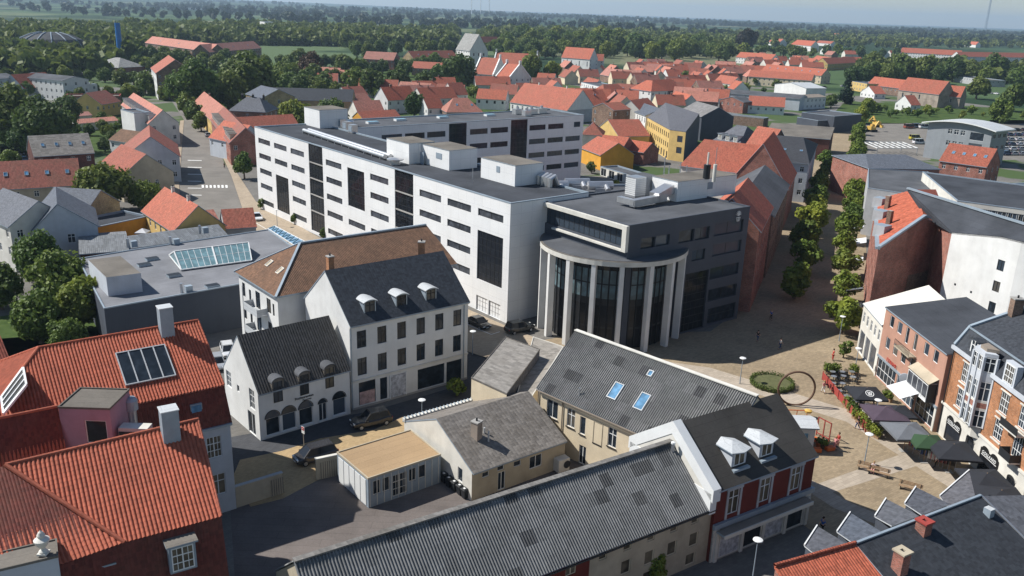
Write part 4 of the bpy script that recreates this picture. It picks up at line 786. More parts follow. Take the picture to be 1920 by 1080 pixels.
mb = MB(); mb.bar((-.1, WE / 2, 11.72), (LE, WE / 2, 11.72), .5, 'offwhite', .1); mb.build('ridge_cap', ro); mb = MB(); mb.bar((0, -oh - .07, 6.6 - oh * k), (LE - 4, -oh - .07, 6.6 - oh * k), .13, 'copperroof', .1); mb.build('gutter', ro)
sE = math.atan(k)
for pxs in (((1137, 745), (1162, 725)), ((1186, 765), (1213, 745)), ((1212, 705), (1225, 697))):
    p = onslope(er, *pxs[0], 0, 6.7, sE); w, h = (1.15, 1.9) if pxs[0][0] < 1200 else (.6, .7); skylight(ro, p.x, p.y, p.z + .05, w, h, sE, 0, 'metalroof', 'blueglass')
p = onslope(er, 1086, 742, 0, 6.7, sE); mb = MB(); mb.tube([(p.x, p.y, p.z), (p.x, p.y, p.z + .9)], .1, 'steel', 8); mb.build('vent_pipe', ro)
# --- low annexes
fr = [pt(*p, 6.2) for p in ((884, 708), (950, 738), (1012, 655), (948, 632))]
rt, q, L, ro = house('annex', 'small cream annex with a plain pale grey roof beside the street', (fr[0].x, fr[0].y, 0), (fr[1].x, fr[1].y, 0), 6.2, 12, wall='cream', roof='lightshingle', kind='f', quad=fr[2:], cat='annex', cop='shingle', cw=.05, ph=.03, mats={1: 'slate'})
f2 = [pt(*p, 5.0) for p in ((966, 752), (996, 745), (1056, 650), (1000, 632))]
rt, q, L, ro = house('annex', 'lower annex with pale roof squeezed between cream annex and corrugated roof', (f2[0].x, f2[0].y, 0), (f2[1].x, f2[1].y, 0), 5.0, 12, wall='cream', roof='lightshingle', kind='f', quad=f2[2:], cat='annex', cop='offwhite', cw=.05, ph=.03)
gr2, q, L, ro = house('annex', 'white single-storey annex with weathered shingle roof and square chimney', (885, 887), (1060, 826), 3.1, 12.6, 6.0, wall='offwhite', roof='shingle', cat='annex', oh=.3, og=.03, mats={0: 'beige'},
    spec={0: [('a', 1.2, 2.15, .8, .55, 'n'), ('a', 3.0, 2.3, .8, .6, 'n'), ('a', 3.1, .1, .9, 2.0, 'd'), ('a', 5.0, 2.1, .9, .6, 'n'), ('a', 7.0, 1.2, 1.6, 1.4, 'v')], 3: [('a', 10.2, 1.2, .8, 1.5, 'n')]}, rec=.12)
p = rel(gr2, pt(893, 832, 4)); chimney(ro, p.x, p.y, 3.6, 6.4, .8, .8, 'stone', 'conc', .3)
for px, py in ((868, 785), (908, 812), (916, 820)): p = rel(gr2, pt(px, py, 4.8)); mb = MB(); mb.tube([(p.x, p.y, 4), (p.x, p.y, 5.4)], .09, 'metalroof', 8); mb.build('vent_pipe', ro)
mb = MB(); mb.bar((-.1, 12.6, 3.4), (9.5, 12.6, 3.4), .5, 'offwhite', .3); [mb.bar((x, 12.35, 3.62), (x + .15, 12.85, 3.62), .12, 'zinc', .08) for x in np.arange(0, 9.5, .45)]; mb.build('coping', gr2)
hg = [pt(*p, 3.2) for p in ((690, 897), (826, 852), (770, 806), (632, 848))]
rt, q, L, ro = house('garage', 'grey timber garage with flat ochre roof in the yard', (hg[0].x, hg[0].y, 0), (hg[1].x, hg[1].y, 0), 3.2, 6, wall='graypaint', roof='beigeroof', kind='f', quad=hg[2:], cat='garage', cop='beige', cw=.08, ph=.05, fm='offwhite', gm='glass', spec={0: [('a', .5, 1.2, .8, 1.5, 'n'), ('a', 1.5, 1.2, .8, 1.5, 'n'), ('a', 2.6, .3, 1.6, 2.3, '6'), ('a', 4.4, 1.3, .8, 1.4, 'n'), ('a', 5.5, 1.3, .8, 1.4, 'n')]})
mb = MB(); LD = math.dist(q[3], q[0])
for i in range(5): a, b = lerp(q[3], q[0], .05 + i * .18), lerp(q[3], q[0], .05 + i * .18 + .16); mb.bar((*a, 1.5), (*b, 1.5), .08, 'whitepaint', 2.7)
mb.build('garage_door', rt)
mb = MB(); [mb.bar((*lerp(q[0], q[1], t), .1), (*lerp(q[0], q[1], t), 3.0), .06, 'offwhite', .06) for t in np.arange(.02, 1, .095)]; mb.build('batten', rt)
# yard walls with gates
def wallrun(name, label, a, b, h, th, m, cap, gate=None):
    A, B = pt(*a, h), pt(*b, h); d = B - A; rt = root(name, (A.x, A.y, 0), math.atan2(d.y, d.x), label, 'wall'); L = d.length
    mb = MB(); mb.box(0, L, 0, th, 0, h, m); mb.build('masonry', rt); mb = MB(); mb.box(-.06, L + .06, -.06, th + .06, h, h + .09, cap); mb.build('coping', rt)
    if gate: mb = MB(); mb.box(gate[0], gate[1], -.05, -.01, .05, h - .35, 'beige'); [mb.box(x, x + .05, -.08, -.05, .1, h - .4, 'brownfelt') for x in np.arange(gate[0] + .05, gate[1], .22)]; mb.build('gate', rt)
wallrun('yard_wall', 'beige rendered yard wall with a door at its right end, left of the entrance', (441, 914), (529, 887), 2.2, .25, 'beige', 'grayw', (3.4, 4.6))
wallrun('yard_wall', 'short beige yard wall with barred gate right of the entrance', (592, 862), (639, 852), 2.3, .25, 'beige', 'offwhite', (.4, 2.0))
# --- bottom right: dark hipped roof, red roof, zinc bays
d0, d1 = pt(1605, 1020, 8.6), pt(1840, 930, 8.6); an = math.atan2((d1 - d0).y, (d1 - d0).x); LM = (d1 - d0).length
mr = root('market_house', (d0.x, d0.y, 0), an, 'dark slate house with two chimneys in the bottom right corner', 'house')
RLn = 12; mb = MB(); P = [(0, -RLn, 3.6), (LM + 0, -RLn, 3.6), (LM, 0, 8.6), (0, 0, 8.6)]; mb.shell([P], .15, 'darkslate', 'zinc'); mb.shell([[(LM, 0, 8.6), (LM + 0, -RLn, 3.6), (LM + 14, -RLn - 4, 3.9), (LM + 10, -2, 7.2)]], .15, 'slate', 'zinc')  # two slate tones on one hip: light on the slopes put into colour
mb.shell([[(0, 0, 8.6), (LM, 0, 8.6), (LM + 10, -2, 7.2), (LM + 5, 2.5, 5), (0, 2.5, 5.0)][::1]], .1, 'slate') if False else None
ro = mb.build('roof', mr); mb = MB(); mb.bar((0, .05, 8.66), (LM, .05, 8.66), .2, 'zinc', .12); mb.bar((LM, 0, 8.66), (LM, -RLn, 3.68), .14, 'steel', .08); mb.build('ridge_flashing', ro)
walls(mr, [(0, -RLn), (LM + 12, -RLn), (LM + 10, -.1), (0, -.1)], 0, 3.5, 'darkbrick'); mb = MB(); mb.face([(LM, -.1, 0), (0, -.1, 0), (0, -.1, 8.4), (LM, -.1, 8.4)], 'grayw'); mb.face([(LM + 10, -2, 0), (LM, -.1, 0), (LM, -.1, 8.4), (LM + 10, -2, 7)], 'grayw'); mb.build('rear_wall', mr)
sM = math.atan2(5, RLn)
for px, py, hh, mt in ((1730, 985, .9, 'redbrick'), (1686, 1056, 1.5, 'redbrick')):
    p = onslope(mr, px, py + 12, 0, 8.6, sM); mb = MB(); w = .42; mb.box(p.x - w, p.x + w, p.y - w, p.y + w, p.z - .5, p.z + hh, mt); t = p.z + hh
    cm_ = 'redwood' if px == 1730 else 'beige'
    for v in ((-w - .1, w + .1, -w - .1, -.16), (-w - .1, w + .1, .16, w + .1), (-w - .1, -.16, -.16, .16), (.16, w + .1, -.16, .16)): mb.box(p.x + v[0], p.x + v[1], p.y + v[2], p.y + v[3], t, t + .14, cm_)
    mb.box(p.x - .15, p.x + .15, p.y - .15, p.y + .15, t, t + .03, 'blackpaint'); mb.build('chimney', ro)
p = rel(mr, pt(1853, 965, 8)); mb = MB(); mb.box(p.x - .3, p.x + .3, p.y - .3, p.y + .3, 6.5, 8.6, 'zinc', 'metalroof'); mb.build('roof_vent', ro)
n0, n1 = pt(1452, 1062, 8.6), pt(1604, 1019, 8.6); an = math.atan2((n1 - n0).y, (n1 - n0).x); LN = (n1 - n0).length
nr = root('market_house', (n0.x, n0.y, 0), an, 'plain orange-red roofed house left of the dark slate roof, bottom edge', 'house')
mb = MB(); mb.shell([[(0, -9, 4.6), (LN + 1.6, -9, 4.6), (LN, 0, 8.6), (0, 0, 8.6)]], .15, 'brighttile'); ro = mb.build('roof', nr); mb = MB(); capline(mb, (0, 0, 8.7), (LN, 0, 8.7), 'brighttile'); mb.build('ridge_tiles', ro)
mb = MB(); mb.face([(LN, -.1, 0), (0, -.1, 0), (0, -.1, 8.5), (LN, -.1, 8.5)], 'redbrick'); mb.face([(0, -.1, 0), (0, -9, 0), (0, -9, 4.5), (0, -.1, 8.4)], 'redbrick'); mb.build('wall', nr)
saw = [[(1508, 1023), (1532, 986), (1590, 1021), (1535, 1045)], [(1569, 997), (1594, 961), (1653, 997), (1601, 1019)], [(1640, 968), (1661, 935), (1723, 967), (1672, 986)], [(1696, 944), (1717, 913), (1781, 945), (1728, 965)], [(1762, 930), (1817, 882), (1828, 928), (1777, 950)]]
for i, P in enumerate(saw):
    W_ = [pt(*p, 5.2 if j < 2 else 5.5) for j, p in enumerate(P)]
    rt = root('shop_bay', (W_[0].x, W_[0].y, 0), 0, ['grey zinc-topped bay nearest the red roof, first of the row', 'second grey bay from the red roof', 'middle grey bay of the row facing the square', 'fourth grey bay from the red roof, beside the end bay', 'largest and steepest grey bay at the far end of the row'][i], 'shop bay', 'zinc-topped shop bays')
    L_ = [p - Vector((W_[0].x, W_[0].y, 0)) for p in W_]; mb = MB(); mb.shell([[tuple(p) for p in reversed(L_)]], .1, 'slate', 'metalroof'); mb.build('roof', rt)
    f = [(p.x, p.y) for p in reversed(L_)]; f = off(f, -.12); mb = MB()
    for a, b in zip(f, f[1:] + f[:1]): mb.face([(*a, 0), (*b, 0), (*b, 5.05), (*a, 5.05)], 'darkplaster')
    mb.build('glazed_front', rt); mb = MB(); a, b = L_[0] + Vector((0, 0, .05)), L_[1] + Vector((0, 0, .05)); mb.bar(a, b, .1, 'whitepaint', .14); mb.build('edge_trim', rt)
# ------------------------------------------------------------------ right side of the square
pa = (49.8, 90.0, 0); pb = (50.45, 66.0, 0)
pr, q, L, ro = house('ornate_building', 'orange brick corner block with white ground floor, stone bay window and black slate roof', pa, pb, 10.9, 13, wall='orangebrick', roof='darkslate', kind='none', cat='town house') if False else (None,) * 4
an = math.atan2(pb[1] - pa[1], pb[0] - pa[0]); L = 24.0; W = 13.0
pr = root('ornate_building', pa, an, 'orange brick block with white shop floor, stone bay window and black slate mansard', 'town house')
q = [(0, 0), (L, 0), (L, W), (0, W)]; HOUSES.append((pa[0], pa[1], an, L, W, 11))
sp = [('a', 2.3, 7.7, 1.5, 2.2, '6'), ('a', 2.3, 4.75, 1.5, 2.1, '6'), ('a', 9.8, 7.7, 1.5, 2.2, '6'), ('a', 9.8, 4.75, 1.5, 2.1, '6'), ('a', 13.2, 7.7, 1.5, 2.2, '6'), ('a', 13.2, 4.5, 1.6, 2.5, '6'), ('a', 17.6, 7.7, 1.5, 2.2, '6'), ('a', 17.6, 4.75, 1.5, 2.1, '6')]
walls(pr, q, 3.9, 10.9, 'orangebrick', {0: sp}, 'whitepaint', 'glass', '6', sub=True, name='wall')
walls(pr, off(q, .05), 0, 3.85, 'offwhite', {0: [('a', 1.5, .15, 3.1, 2.75, 'n'), ('a', 8.6, .15, 3.4, 2.75, 'n'), ('a', 5.7, .05, 1.7, 2.5, 'D'), ('a', 13.6, .05, 1.5, 2.3, 'd'), ('a', 16.6, .15, 3.1, 2.75, 'n')]}, 'blackpaint', 'darkglass', 'n', name='ground_floor')
mb = MB(); mb.box(-.1, L, -.2, .05, 3.8, 4.05, 'offwhite'); mb.build('string_course', pr); mb = MB(); mb.box(-.1, L, -.35, .05, 10.55, 10.95, 'bluew'); mb.build('cornice', pr)
def archhead(par, u, w, z, m, y=-.06, frame=None):
    n = 14; P = [(u + w / 2 + w / 2 * math.cos(math.pi * i / n), y, z + w / 2 * .62 * math.sin(math.pi * i / n)) for i in range(n + 1)]; mb = MB(); mb.face(P[::-1], m)
    for a, b in zip(P, P[1:]): mb.bar(a, b, .12, frame or 'offwhite', .1)
    return mb.build('arched_head', par)
archhead(pr, 5.7, 1.7, 2.55, 'darkglass'); archhead(pr, 13.6, 1.5, 2.35, 'darkglass')
for u in (1.5, 8.6, 16.6):                                             # black fascia boards with the shop's white lettering
    w = 3.1 if u != 8.6 else 3.4; mb = MB(); mb.face([(u, -.1, 2.1), (u + w, -.1, 2.1), (u + w, -.1, 2.85), (u, -.1, 2.85)], 'signblack')
    for k in (0, 1):
        c = u + w * (.25 + .5 * k); n = 10; mb.face([(c + w * .2 * math.cos(math.pi * i / n), -.1, 2.85 + .45 * math.sin(math.pi * i / n)) for i in range(n + 1)][::-1], 'signblack')
    o = mb.build('fascia', pr); text(o, 'GOLLAARD', u + w / 2, -.13, 2.42, .5, 'whitepaint'); mb = MB(); mb.box(u + .3, u + w - .3, -.13, -.105, 2.24, 2.3, 'whitepaint'); mb.build('stripe', o)
for (u, z, w, h, s_) in [(x[1], x[2], x[3], x[4], 0) for x in sp]:
    mb = MB(); mb.box(u - .12, u + w + .12, -.12, 0, z - .2, z - .05, 'offwhite'); mb.box(u - .15, u + w + .15, -.1, 0, z + h + .08, z + h + .22, 'offwhite'); mb.build('window_surround', pr)
# stone bay window
B_ = [(4.9, 0), (5.5, -1.1), (7.5, -1.1), (8.1, 0)]
o = None; mb = MB()
for z0, z1, m in ((3.3, 4.7, 'offwhite'), (6.9, 7.5, 'redbrick'), (6.7, 6.9, 'offwhite'), (7.5, 7.7, 'offwhite'), (9.9, 10.9, 'bluew'), (12.6, 13.0, 'bluew')): mb.prism(B_ if z0 > 3.5 else [(5.2, 0), (5.9, -.6), (7.1, -.6), (7.8, 0)], z0, z1, m)
for (x, y) in B_ + [(6.5, -1.1)]: mb.box(x - .13, x + .13, y - .1, y + .16, 4.7, 12.6, 'bluew')
mb.prism([(5.4, .3), (5.9, -.75), (7.1, -.75), (7.6, .3)], 13.0, 13.35, 'copperroof'); bay = mb.build('bay_window', pr)
for z, h in ((4.72, 1.95), (7.72, 2.15), (10.95, 1.6)):
    for a, b in zip(B_, B_[1:]):
        L_ = math.dist(a, b); n = 2 if L_ > 1.6 else 1
        for i in range(n):
            p0, p1 = lerp(a, b, i / n), lerp(a, b, (i + 1) / n); w = math.dist(p0, p1) - .2; th = math.atan2(p1[1] - p0[1], p1[0] - p0[0]); st = winmesh(round(w, 2), h, 'x', 'whitepaint', 'glass')[2]
            link('window', st, bay, (p0[0] + .1 * math.cos(th), p0[1] + .1 * math.sin(th), z), th)
mb = MB(); mb.face([(x, y * .9, z) for x, y, z in ((4.9, 0, 4.7), (5.5, -.95, 4.7), (5.5, -.95, 12.6), (4.9, 0, 12.6))], 'glass'); mb.face([(5.5, -.9, 4.7), (7.5, -.9, 4.7), (7.5, -.9, 12.6), (5.5, -.9, 12.6)], 'glass'); mb.face([(7.5, -.9, 4.7), (8.05, 0, 4.7), (8.05, 0, 12.6), (7.5, -.9, 12.6)], 'glass'); mb.build('pane', bay)
# balcony and roof
mb = MB(); mb.box(13.0, 14.9, -1.1, 0, 4.3, 4.45, 'offwhite'); mb.box(13.0, 14.9, -1.1, -1.05, 4.45, 5.3, 'blackpaint'); mb.box(13.0, 13.05, -1.05, 0, 4.45, 5.3, 'blackpaint'); mb.box(14.85, 14.9, -1.05, 0, 4.45, 5.3, 'blackpaint'); mb.build('balcony', pr)
mb = MB(); mb.box(12.0, 14.9, -1.0, 0, 7.2, 7.35, 'offwhite'); mb.box(12.0, 14.9, -1.0, -.95, 7.35, 8.1, 'blackpaint'); mb.build('balcony', pr)
b = [(.3, 1.1), (L, 1.1), (L, W), (.3, W)]; mb = MB(); zb, zr = 13.2, 15.6
mb.face([(0, -.1, 10.95), (L, -.1, 10.95), (L, 1.1, zb), (.3, 1.1, zb)], 'darkslate'); mb.face([(.3, W, zb), (0, W, 10.9), (0, -.1, 10.95), (.3, 1.1, zb)], 'whitepaint')
mb.face([(.3, 1.1, zb), (L, 1.1, zb), (L, 6.8, zr), (.3, 6.8, zr)], 'darkslate'); mb.face([(L, W, zb), (.3, W, zb), (.3, 6.8, zr), (L, 6.8, zr)], 'darkslate'); mb.face([(.3, W, zb), (.3, 1.1, zb), (.3, 6.8, zr)], 'offwhite'); ro = mb.build('roof', pr)
mb = MB(); mb.bar((.15, -.15, 11.1), (.3, 1.1, zb + .15), .4, 'zinc', .2); mb.bar((.3, 1.1, zb + .15), (.3, 6.8, zr + .15), .4, 'zinc', .2); mb.bar((.3, 1.0, zb + .02), (L, 1.0, zb + .02), .18, 'zinc', .14); mb.build('flashing', ro)
chimney(ro, .8, 5.4, 14.6, 16.8, .9, 1.1, 'brownbrick', 'conc')
for u in (2.7, 13.5, 17.6): dormer(pr, u, .15, 1.35, 1.8, 11.0, R(62), 'arch', 'whitepaint', 'darkslate')
mb = MB(); mb.box(9.6, 11.6, -.15, .5, 10.95, 13.2, 'bluew'); g = mb.build('dormer', pr); link('window', winmesh(1.5, 1.9, '6', 'whitepaint', 'glass')[2], g, (9.85, -.22, 11.1))
mb = MB(); mb.tube([(.25, -.15, .2), (.25, -.15, 10.6)], .07, 'blackpaint', 8); mb.build('downpipe', pr)
# pink three-storey shop
qr, q, L, ro = house('pink_building', 'salmon pink three-storey building with white bay, balcony and brown shop windows', (48.9, 106.3, 0), (49.35, 90.2, 0), 9.6, 11, 11.2, wall='salmon', roof='darkfelt', kind='g', rf=.92, cat='town house', oh=.2, og=.05, sub=True,
    spec={0: [('a', 1.6, 7.7, 1.1, 1.5, 'n'), ('a', 3.8, 7.7, 1.2, 1.5, 'n'), ('a', 6.1, 7.2, .8, 2.1, 'n'), ('a', 8.3, 7.2, .8, 2.1, 'n'), ('a', 10.9, 7.7, 1.1, 1.5, 'n'), ('a', 13.2, 7.7, 1.1, 1.5, 'n'), ('a', 1.5, 4.7, 1.1, 1.5, 'n'), ('a', 3.7, 4.7, 1.2, 1.5, 'n'), ('a', 6.0, 4.6, 1.2, 1.6, 'n'), ('a', 8.3, 4.5, 1.2, 1.7, 'n'), ('a', .3, .2, 5.2, 2.6, 'M'), ('a', 5.9, .2, 5.0, 2.6, 'M'), ('a', 11.2, .2, 4.4, 2.6, 'M')]}, gm='glass')
mb = MB(); mb.box(0, L, -.15, 0, 2.9, 3.2, 'zinc'); mb.box(0, .25, -.1, 0, 0, 2.9, 'offwhite'); mb.box(15.7, L, -.1, 0, 0, 2.9, 'offwhite'); mb.build('fascia', qr)
mb = MB(); mb.box(10.2, 15.3, -1.0, 0, 3.3, 5.6, 'blackpaint', 'offwhite'); bx_ = mb.build('bay_window', qr); link('window', winmesh(4.9, 1.7, 'm', 'whitepaint', 'striglass')[2], bx_, (10.3, -1.06, 3.7)); link('window', winmesh(4.9, .45, 'm', 'whitepaint', 'whitepaint')[2], bx_, (10.3, -1.06, 3.3)); mb = MB(); mb.face([(10.1, -1.15, 5.62), (15.4, -1.15, 5.62), (15.4, 0, 6.3), (10.1, 0, 6.3)], 'beige'); mb.build('bay_roof', bx_)
mb = MB(); mb.box(5.6, 9.6, -1.0, 0, 6.5, 6.65, 'beige'); [mb.box(u, u + .04, -1.0, -.96, 6.65, 7.5, 'blackpaint') for u in np.arange(5.6, 9.6, .3)]; mb.box(5.6, 9.6, -1.0, -.95, 7.45, 7.5, 'blackpaint'); mb.build('balcony', qr)
text(qr, 'ETNAMI', 4.2, -.2, 3.35, .75, 'redlamp', name='sign_lettering')
mb = MB(); mb.lathe([(.65, 0), (.65, .12), (0, .12)], 'bluew', 20); o = mb.build('round_sign', qr); o.location = (9.2, -.75, 3.7); o.rotation_euler = (R(90), 0, R(60))
# white narrow shop
ra = pt(1627, 576, 7.2); rb = pt(1664, 628, 7.2)
r2 = [pt(*p, 9.6) for p in ((1722, 555), (1697, 521))]
rr, q, L, ro = house('narrow_shop', 'narrow cream shop house with bright white sheet roof, right of the long street', (49.9, 115.5, 0), (49.0, 106.5, 0), 7.0, 9.5, 10.2, wall='offwhite', roof='offwhite', kind='g', rf=.85, cat='shop', oh=.2, og=.0, spec={0: [('r', 4.6, 1.5, .8, 5, .6, .6, 'x'), ('a', .5, .2, 2.2, 3.2, 'n'), ('a', 3.2, .2, 2.0, 3.2, 'n'), ('a', 5.6, .2, 2.5, 3.2, 'n')]}, gm='striglass')
# tall red brick house of the shopping street with its red roof
sa, sb = Vector((52.6, 120.0, 0)), Vector((69.0, 132.0, 0)); an = math.atan2(12, 16.4)
an = math.atan2(sb.y - sa.y, sb.x - sa.x); Ls = (sb - sa).length; ux = Vector((math.cos(-an + R(69)), 0, 0))
st_ = R(69) - an; bk = (math.cos(st_) * 38, math.sin(st_) * 38)
s1 = root('brick_building', tuple(sa), an, 'tall red brick house with blank gable and striped red tile roof at the street', 'town house')
fq = [(0, 0), (Ls, 0), (Ls + bk[0], bk[1]), bk]
rdg0 = (10.9, 0, 17.4); rdg1 = (10.9 + bk[0] * .62, bk[1] * .62, 17.4)
walls(s1, fq, 0, 14.0, 'redbrick', {3: [('r', z, 1.9, 1.1, 10, 1.2, 1.2, 'x') for z in (10.4, 7.3, 4.2)] + [('r', .3, 2.6, 2.3, 9, .8, .8, 'n')]}, 'whitepaint', 'glass', 'x', mats={0: 'redbrick'}, extra=[([(0, 0, 14.0), (Ls, 0, 14.0), (Ls, 0, 14.1), rdg0], 'redbrick')])
mb = MB(); R0 = [(-.1, 0, 14.1), rdg0[:2] + (17.5,), rdg1[:2] + (17.5,), (bk[0] - .1, bk[1], 14.1)]; corrpoly(mb, [R0[0], R0[3], R0[2], R0[1]], .45, .12, 'brighttile'); under(mb, R0, 'brighttile', .02); mb.shell([[rdg0[:2] + (17.5,), (Ls, 0, 14.15), (Ls + bk[0], bk[1], 14.15), (bk[0] - .1, bk[1], 14.1), rdg1[:2] + (17.5,)]], .15, 'brighttile', 'zinc'); ro = mb.build('roof', s1)
mb = MB(); mb.bar((-.2, -.1, 14.3), (rdg0[0], -.1, 17.7), .5, 'zinc', .3); mb.bar((rdg0[0], -.1, 17.7), (rdg0[0] + 1.5, -.1, 17.2), .5, 'zinc', .3); mb.bar((-.25, 0, 14.1), (bk[0] - .25, bk[1], 14.1), .7, 'zinc', .35); mb.build('flashing', ro)
for t in (.28, .62): p = lerp((2.6, 0), (2.6 + bk[0], bk[1]), t); mb = MB(); mb.box(p[0] - .35, p[0] + .35, p[1] - .35, p[1] + .35, 14, 17.2, 'brownbrick', 'conc'); mb.build('chimney', ro)
for t in (.2, .5, .8): p = lerp((0, 0), bk, t); mb = MB(); mb.box(p[0] - .2, p[0] + 1.8, p[1] - .9, p[1] + .9, 14, 15.8, 'grayw', 'zinc'); mb.build('dormer', s1)
mb = MB(); cr_ = [(9.5, 0), (Ls, 0)]; mb.box(9.3, 15.8, -.06, 0, 3, 8.5, 'brownbrick'); mb.build('patched_brickwork', s1)
# great grey roof with the white fire wall
u_ = [pt(1785, 435, 16.5), pt(1877, 443, 18), pt(1916, 452, 18.2), pt(1960, 462, 18.2), pt(1975, 442, 16.5), pt(1930, 425, 19.5), pt(1702, 355, 19.5), pt(1735, 404, 16.8)]
ub = root('department_store', (u_[0].x, u_[0].y, 0), 0, 'department store under a broad grey felt roof with a windowed white fire wall', 'building')
V = [rel(ub, p) for p in u_]; fp = [(p.x, p.y) for p in V]
fpw = [fp[0], (fp[0][0] + 2.6, fp[0][1] - 3.2), (fp[2][0] - 1.5, fp[2][1] - 1.2), fp[3], (fp[4][0] + 3, fp[4][1] + 8), (fp[5][0] + 4, fp[5][1] + 6), (fp[6][0] + 6, fp[6][1]), fp[7]]
fpw = [fp[0], fp[1], fp[2], fp[3], (fp[3][0] + 18, fp[3][1] + 14), (fp[6][0] + 3, fp[6][1])]
walls(ub, fpw, 0, 16.4, 'white', {1: [('a', .35, z, 1.15, 1.5, 'v') for z in (13.4, 10.4, 7.4)], 0: [('a', 2.2, 9.1, .35, .35, 'n'), ('a', 5.2, 8.9, .35, .35, 'n')]}, 'blackpaint', 'glass', 'v', mats={5: 'redbrick'}, extra=[([(*fp[0], 16.4), (*fp[1], 16.4), (*fp[1], 17.9)], None), ([(*fp[1], 16.4), (*fp[2], 16.4), (*fp[2], 18.1), (*fp[1], 17.9)], None), ([(*fp[2], 16.4), (*fp[3], 16.4), (*fp[3], 18.1), (*fp[2], 18.1)], None)])
mb = MB(); rz = lambda i, z: (V[i].x, V[i].y, z); Q_ = [rz(0, 16.5), rz(1, 18), rz(2, 18.2), rz(3, 18.2), (V[5].x, V[5].y, 19.5), (V[6].x, V[6].y, 19.5), rz(7, 16.8)]; mb.shell([[Q_[i] for i in tr3] for tr3 in ((0, 1, 4), (1, 2, 4), (2, 3, 4), (0, 4, 5), (6, 0, 5))], .3, 'darkfelt', 'darkfelt')
mb.shell([[(V[5].x, V[5].y, 19.5), (V[5].x + 14, V[5].y + 12, 14), (V[6].x + 12, V[6].y + 8, 14), (V[6].x, V[6].y, 19.5)]], .3, 'darkfelt', 'zinc'); ro = mb.build('roof', ub)
mb = MB(); mb.bar((V[5].x, V[5].y, 19.7), (V[6].x, V[6].y, 19.7), .5, 'zinc', .25); mb.build('flashing', ro)
p = rel(ub, pt(1790, 408, 17.6)); mb = MB(); mb.tube([(p.x - .6, p.y, 17), (p.x - .6, p.y, 18.6)], .18, 'steel', 8); mb.tube([(p.x + .3, p.y + .3, 17), (p.x + .3, p.y + .3, 18.4)], .22, 'steel', 8); mb.build('roof_vent', ro)
# long dark-roofed store wing with strip windows, far right
hr_, q, L, ro = house('department_store', 'flat dark-roofed store wing with pale window strips behind the white fire wall', (1795, 376), (1960, 398), 12.5, 26, wall='offwhite', roof='darkfelt', kind='f', cat='building', cw=.2, ph=.2, spec={0: [('r', z, 1.5, 3.2, 7, .5, .5, 'm') for z in (10.0, 6.6)]}, quad=[pt(1960, 352, 12.5), pt(1730, 322, 12.5)])
hr2, q, L, ro = house('department_store', 'low dark shed roof with a curved skylight beside the shopping street trees', (1627, 352), (1760, 372), 10.5, 20, wall='grayw', roof='felt', kind='f', cat='building', cw=.15, ph=.1, quad=[pt(1740, 322, 10.5), pt(1628, 316, 10.5)])
hr3, q, L, ro = house('building', 'grey hipped sheet roof with red brick strip above the shopping street', (1629, 316), (1762, 318), 9.5, 20, 11.5, wall='redbrick', roof='slate', hl=4, hr=4, cat='building')
# ------------------------------------------------------------------ the town behind
def HO(name, label, p1, p2, ze, w, zr=None, wall='offwhite', roof='redtile', kind='g', win=None, **k):
    sp = dict(k.pop('spec', {}) or {}); a, b = [pt(*p, ze) if len(p) == 2 else Vector(p) for p in (p1, p2)]; L = (b - a).length; dd = k.pop('dd', None)
    if dd is not None: e_ = Vector((math.cos(R(dd)), math.sin(R(dd)), 0)) * w; k['quad'] = [b + e_, a + e_]
    if win is not False:
        n = max(1, int(L / 3.2)); hs = [ze - 2.1 - i * 3.0 for i in range(max(1, int(ze / 3)))]
        sp.setdefault(0, [('r', z, 1.3, 1.0, n, .9, .9) for z in hs if z > .4]); nw = max(1, int(w / 4))
        for e_ in (1, 3): sp.setdefault(e_, [('r', z, 1.3, 1.0, nw, 1, 1) for z in hs if z > .4])
    return house(name, label, p1, p2, ze, w, zr, wall, roof, sp, kind, **k)
T = 'house'
# left, near to far
HO('gabled_house', 'white slate-roofed house with shaded bluish gable and roof dormer, left of the skylit mall', (62, 433), (183, 424), 7, 15, 11.2, 'bluew', 'slate', 'v', rf=.58, spec={0: [('a', 5, 4.4, 1.2, 1.6, 'x'), ('a', 10, 4.4, 1.2, 1.6, 'x')], 3: [('r', 4.3, 1.5, 1.0, 4, 1, 1), ('r', 1.2, 1.6, 1.0, 4, 1, 1)]})  # white gable; its shade is put into the bluish wall colour
HO('house', 'cream house with grey slate roof cut by the left edge beside the slate gable house', (-45, 398), (18, 425), 8, 10, 11.5, 'offwhite', 'slate')
HO('house', 'long low grey slate roof with black vents behind the bluish gable', (70, 396), (158, 402), 4.5, 12, 8, 'yellowbrick', 'slate', win=False)
HO('row_house', 'long red-roofed house with small roof windows against the left picture edge', (-60, 358), (152, 346), 4.6, 11, 9.5, 'beige', 'redtile2', sk=5)
HO('gabled_house', 'beige gabled house with bright red roof beside the street, left of the crossing', (228, 331), (325, 322), 6, 17, 10.5, 'beige', 'redtile', 'v', spec={0: [('r', 3.2, 1.4, .8, 3, 3.5, 3.5)]})
HO('house', 'grey-roofed red brick house with four roof windows and parking behind it', (64, 293), (176, 286), 4.6, 11, 9, 'darkbrick', 'lightshingle', sk=4)
HO('house', 'small white house with brown roof between the trees and the dormered row', (205, 262), (245, 268), 4, 9, 6.6, 'white', 'browntile')
HO('stair_tower', 'tall white wall tower at the back of the dormered pink-roofed row', (226, 205), (251, 212), 10, 5, None, 'white', 'felt', 'f', win=False)
h, q, L, ro = HO('row_house', 'pink-roofed row with white box dormers along the left street', (228, 196), (279, 232), 7, 9, 11, 'offwhite', 'pinktile')
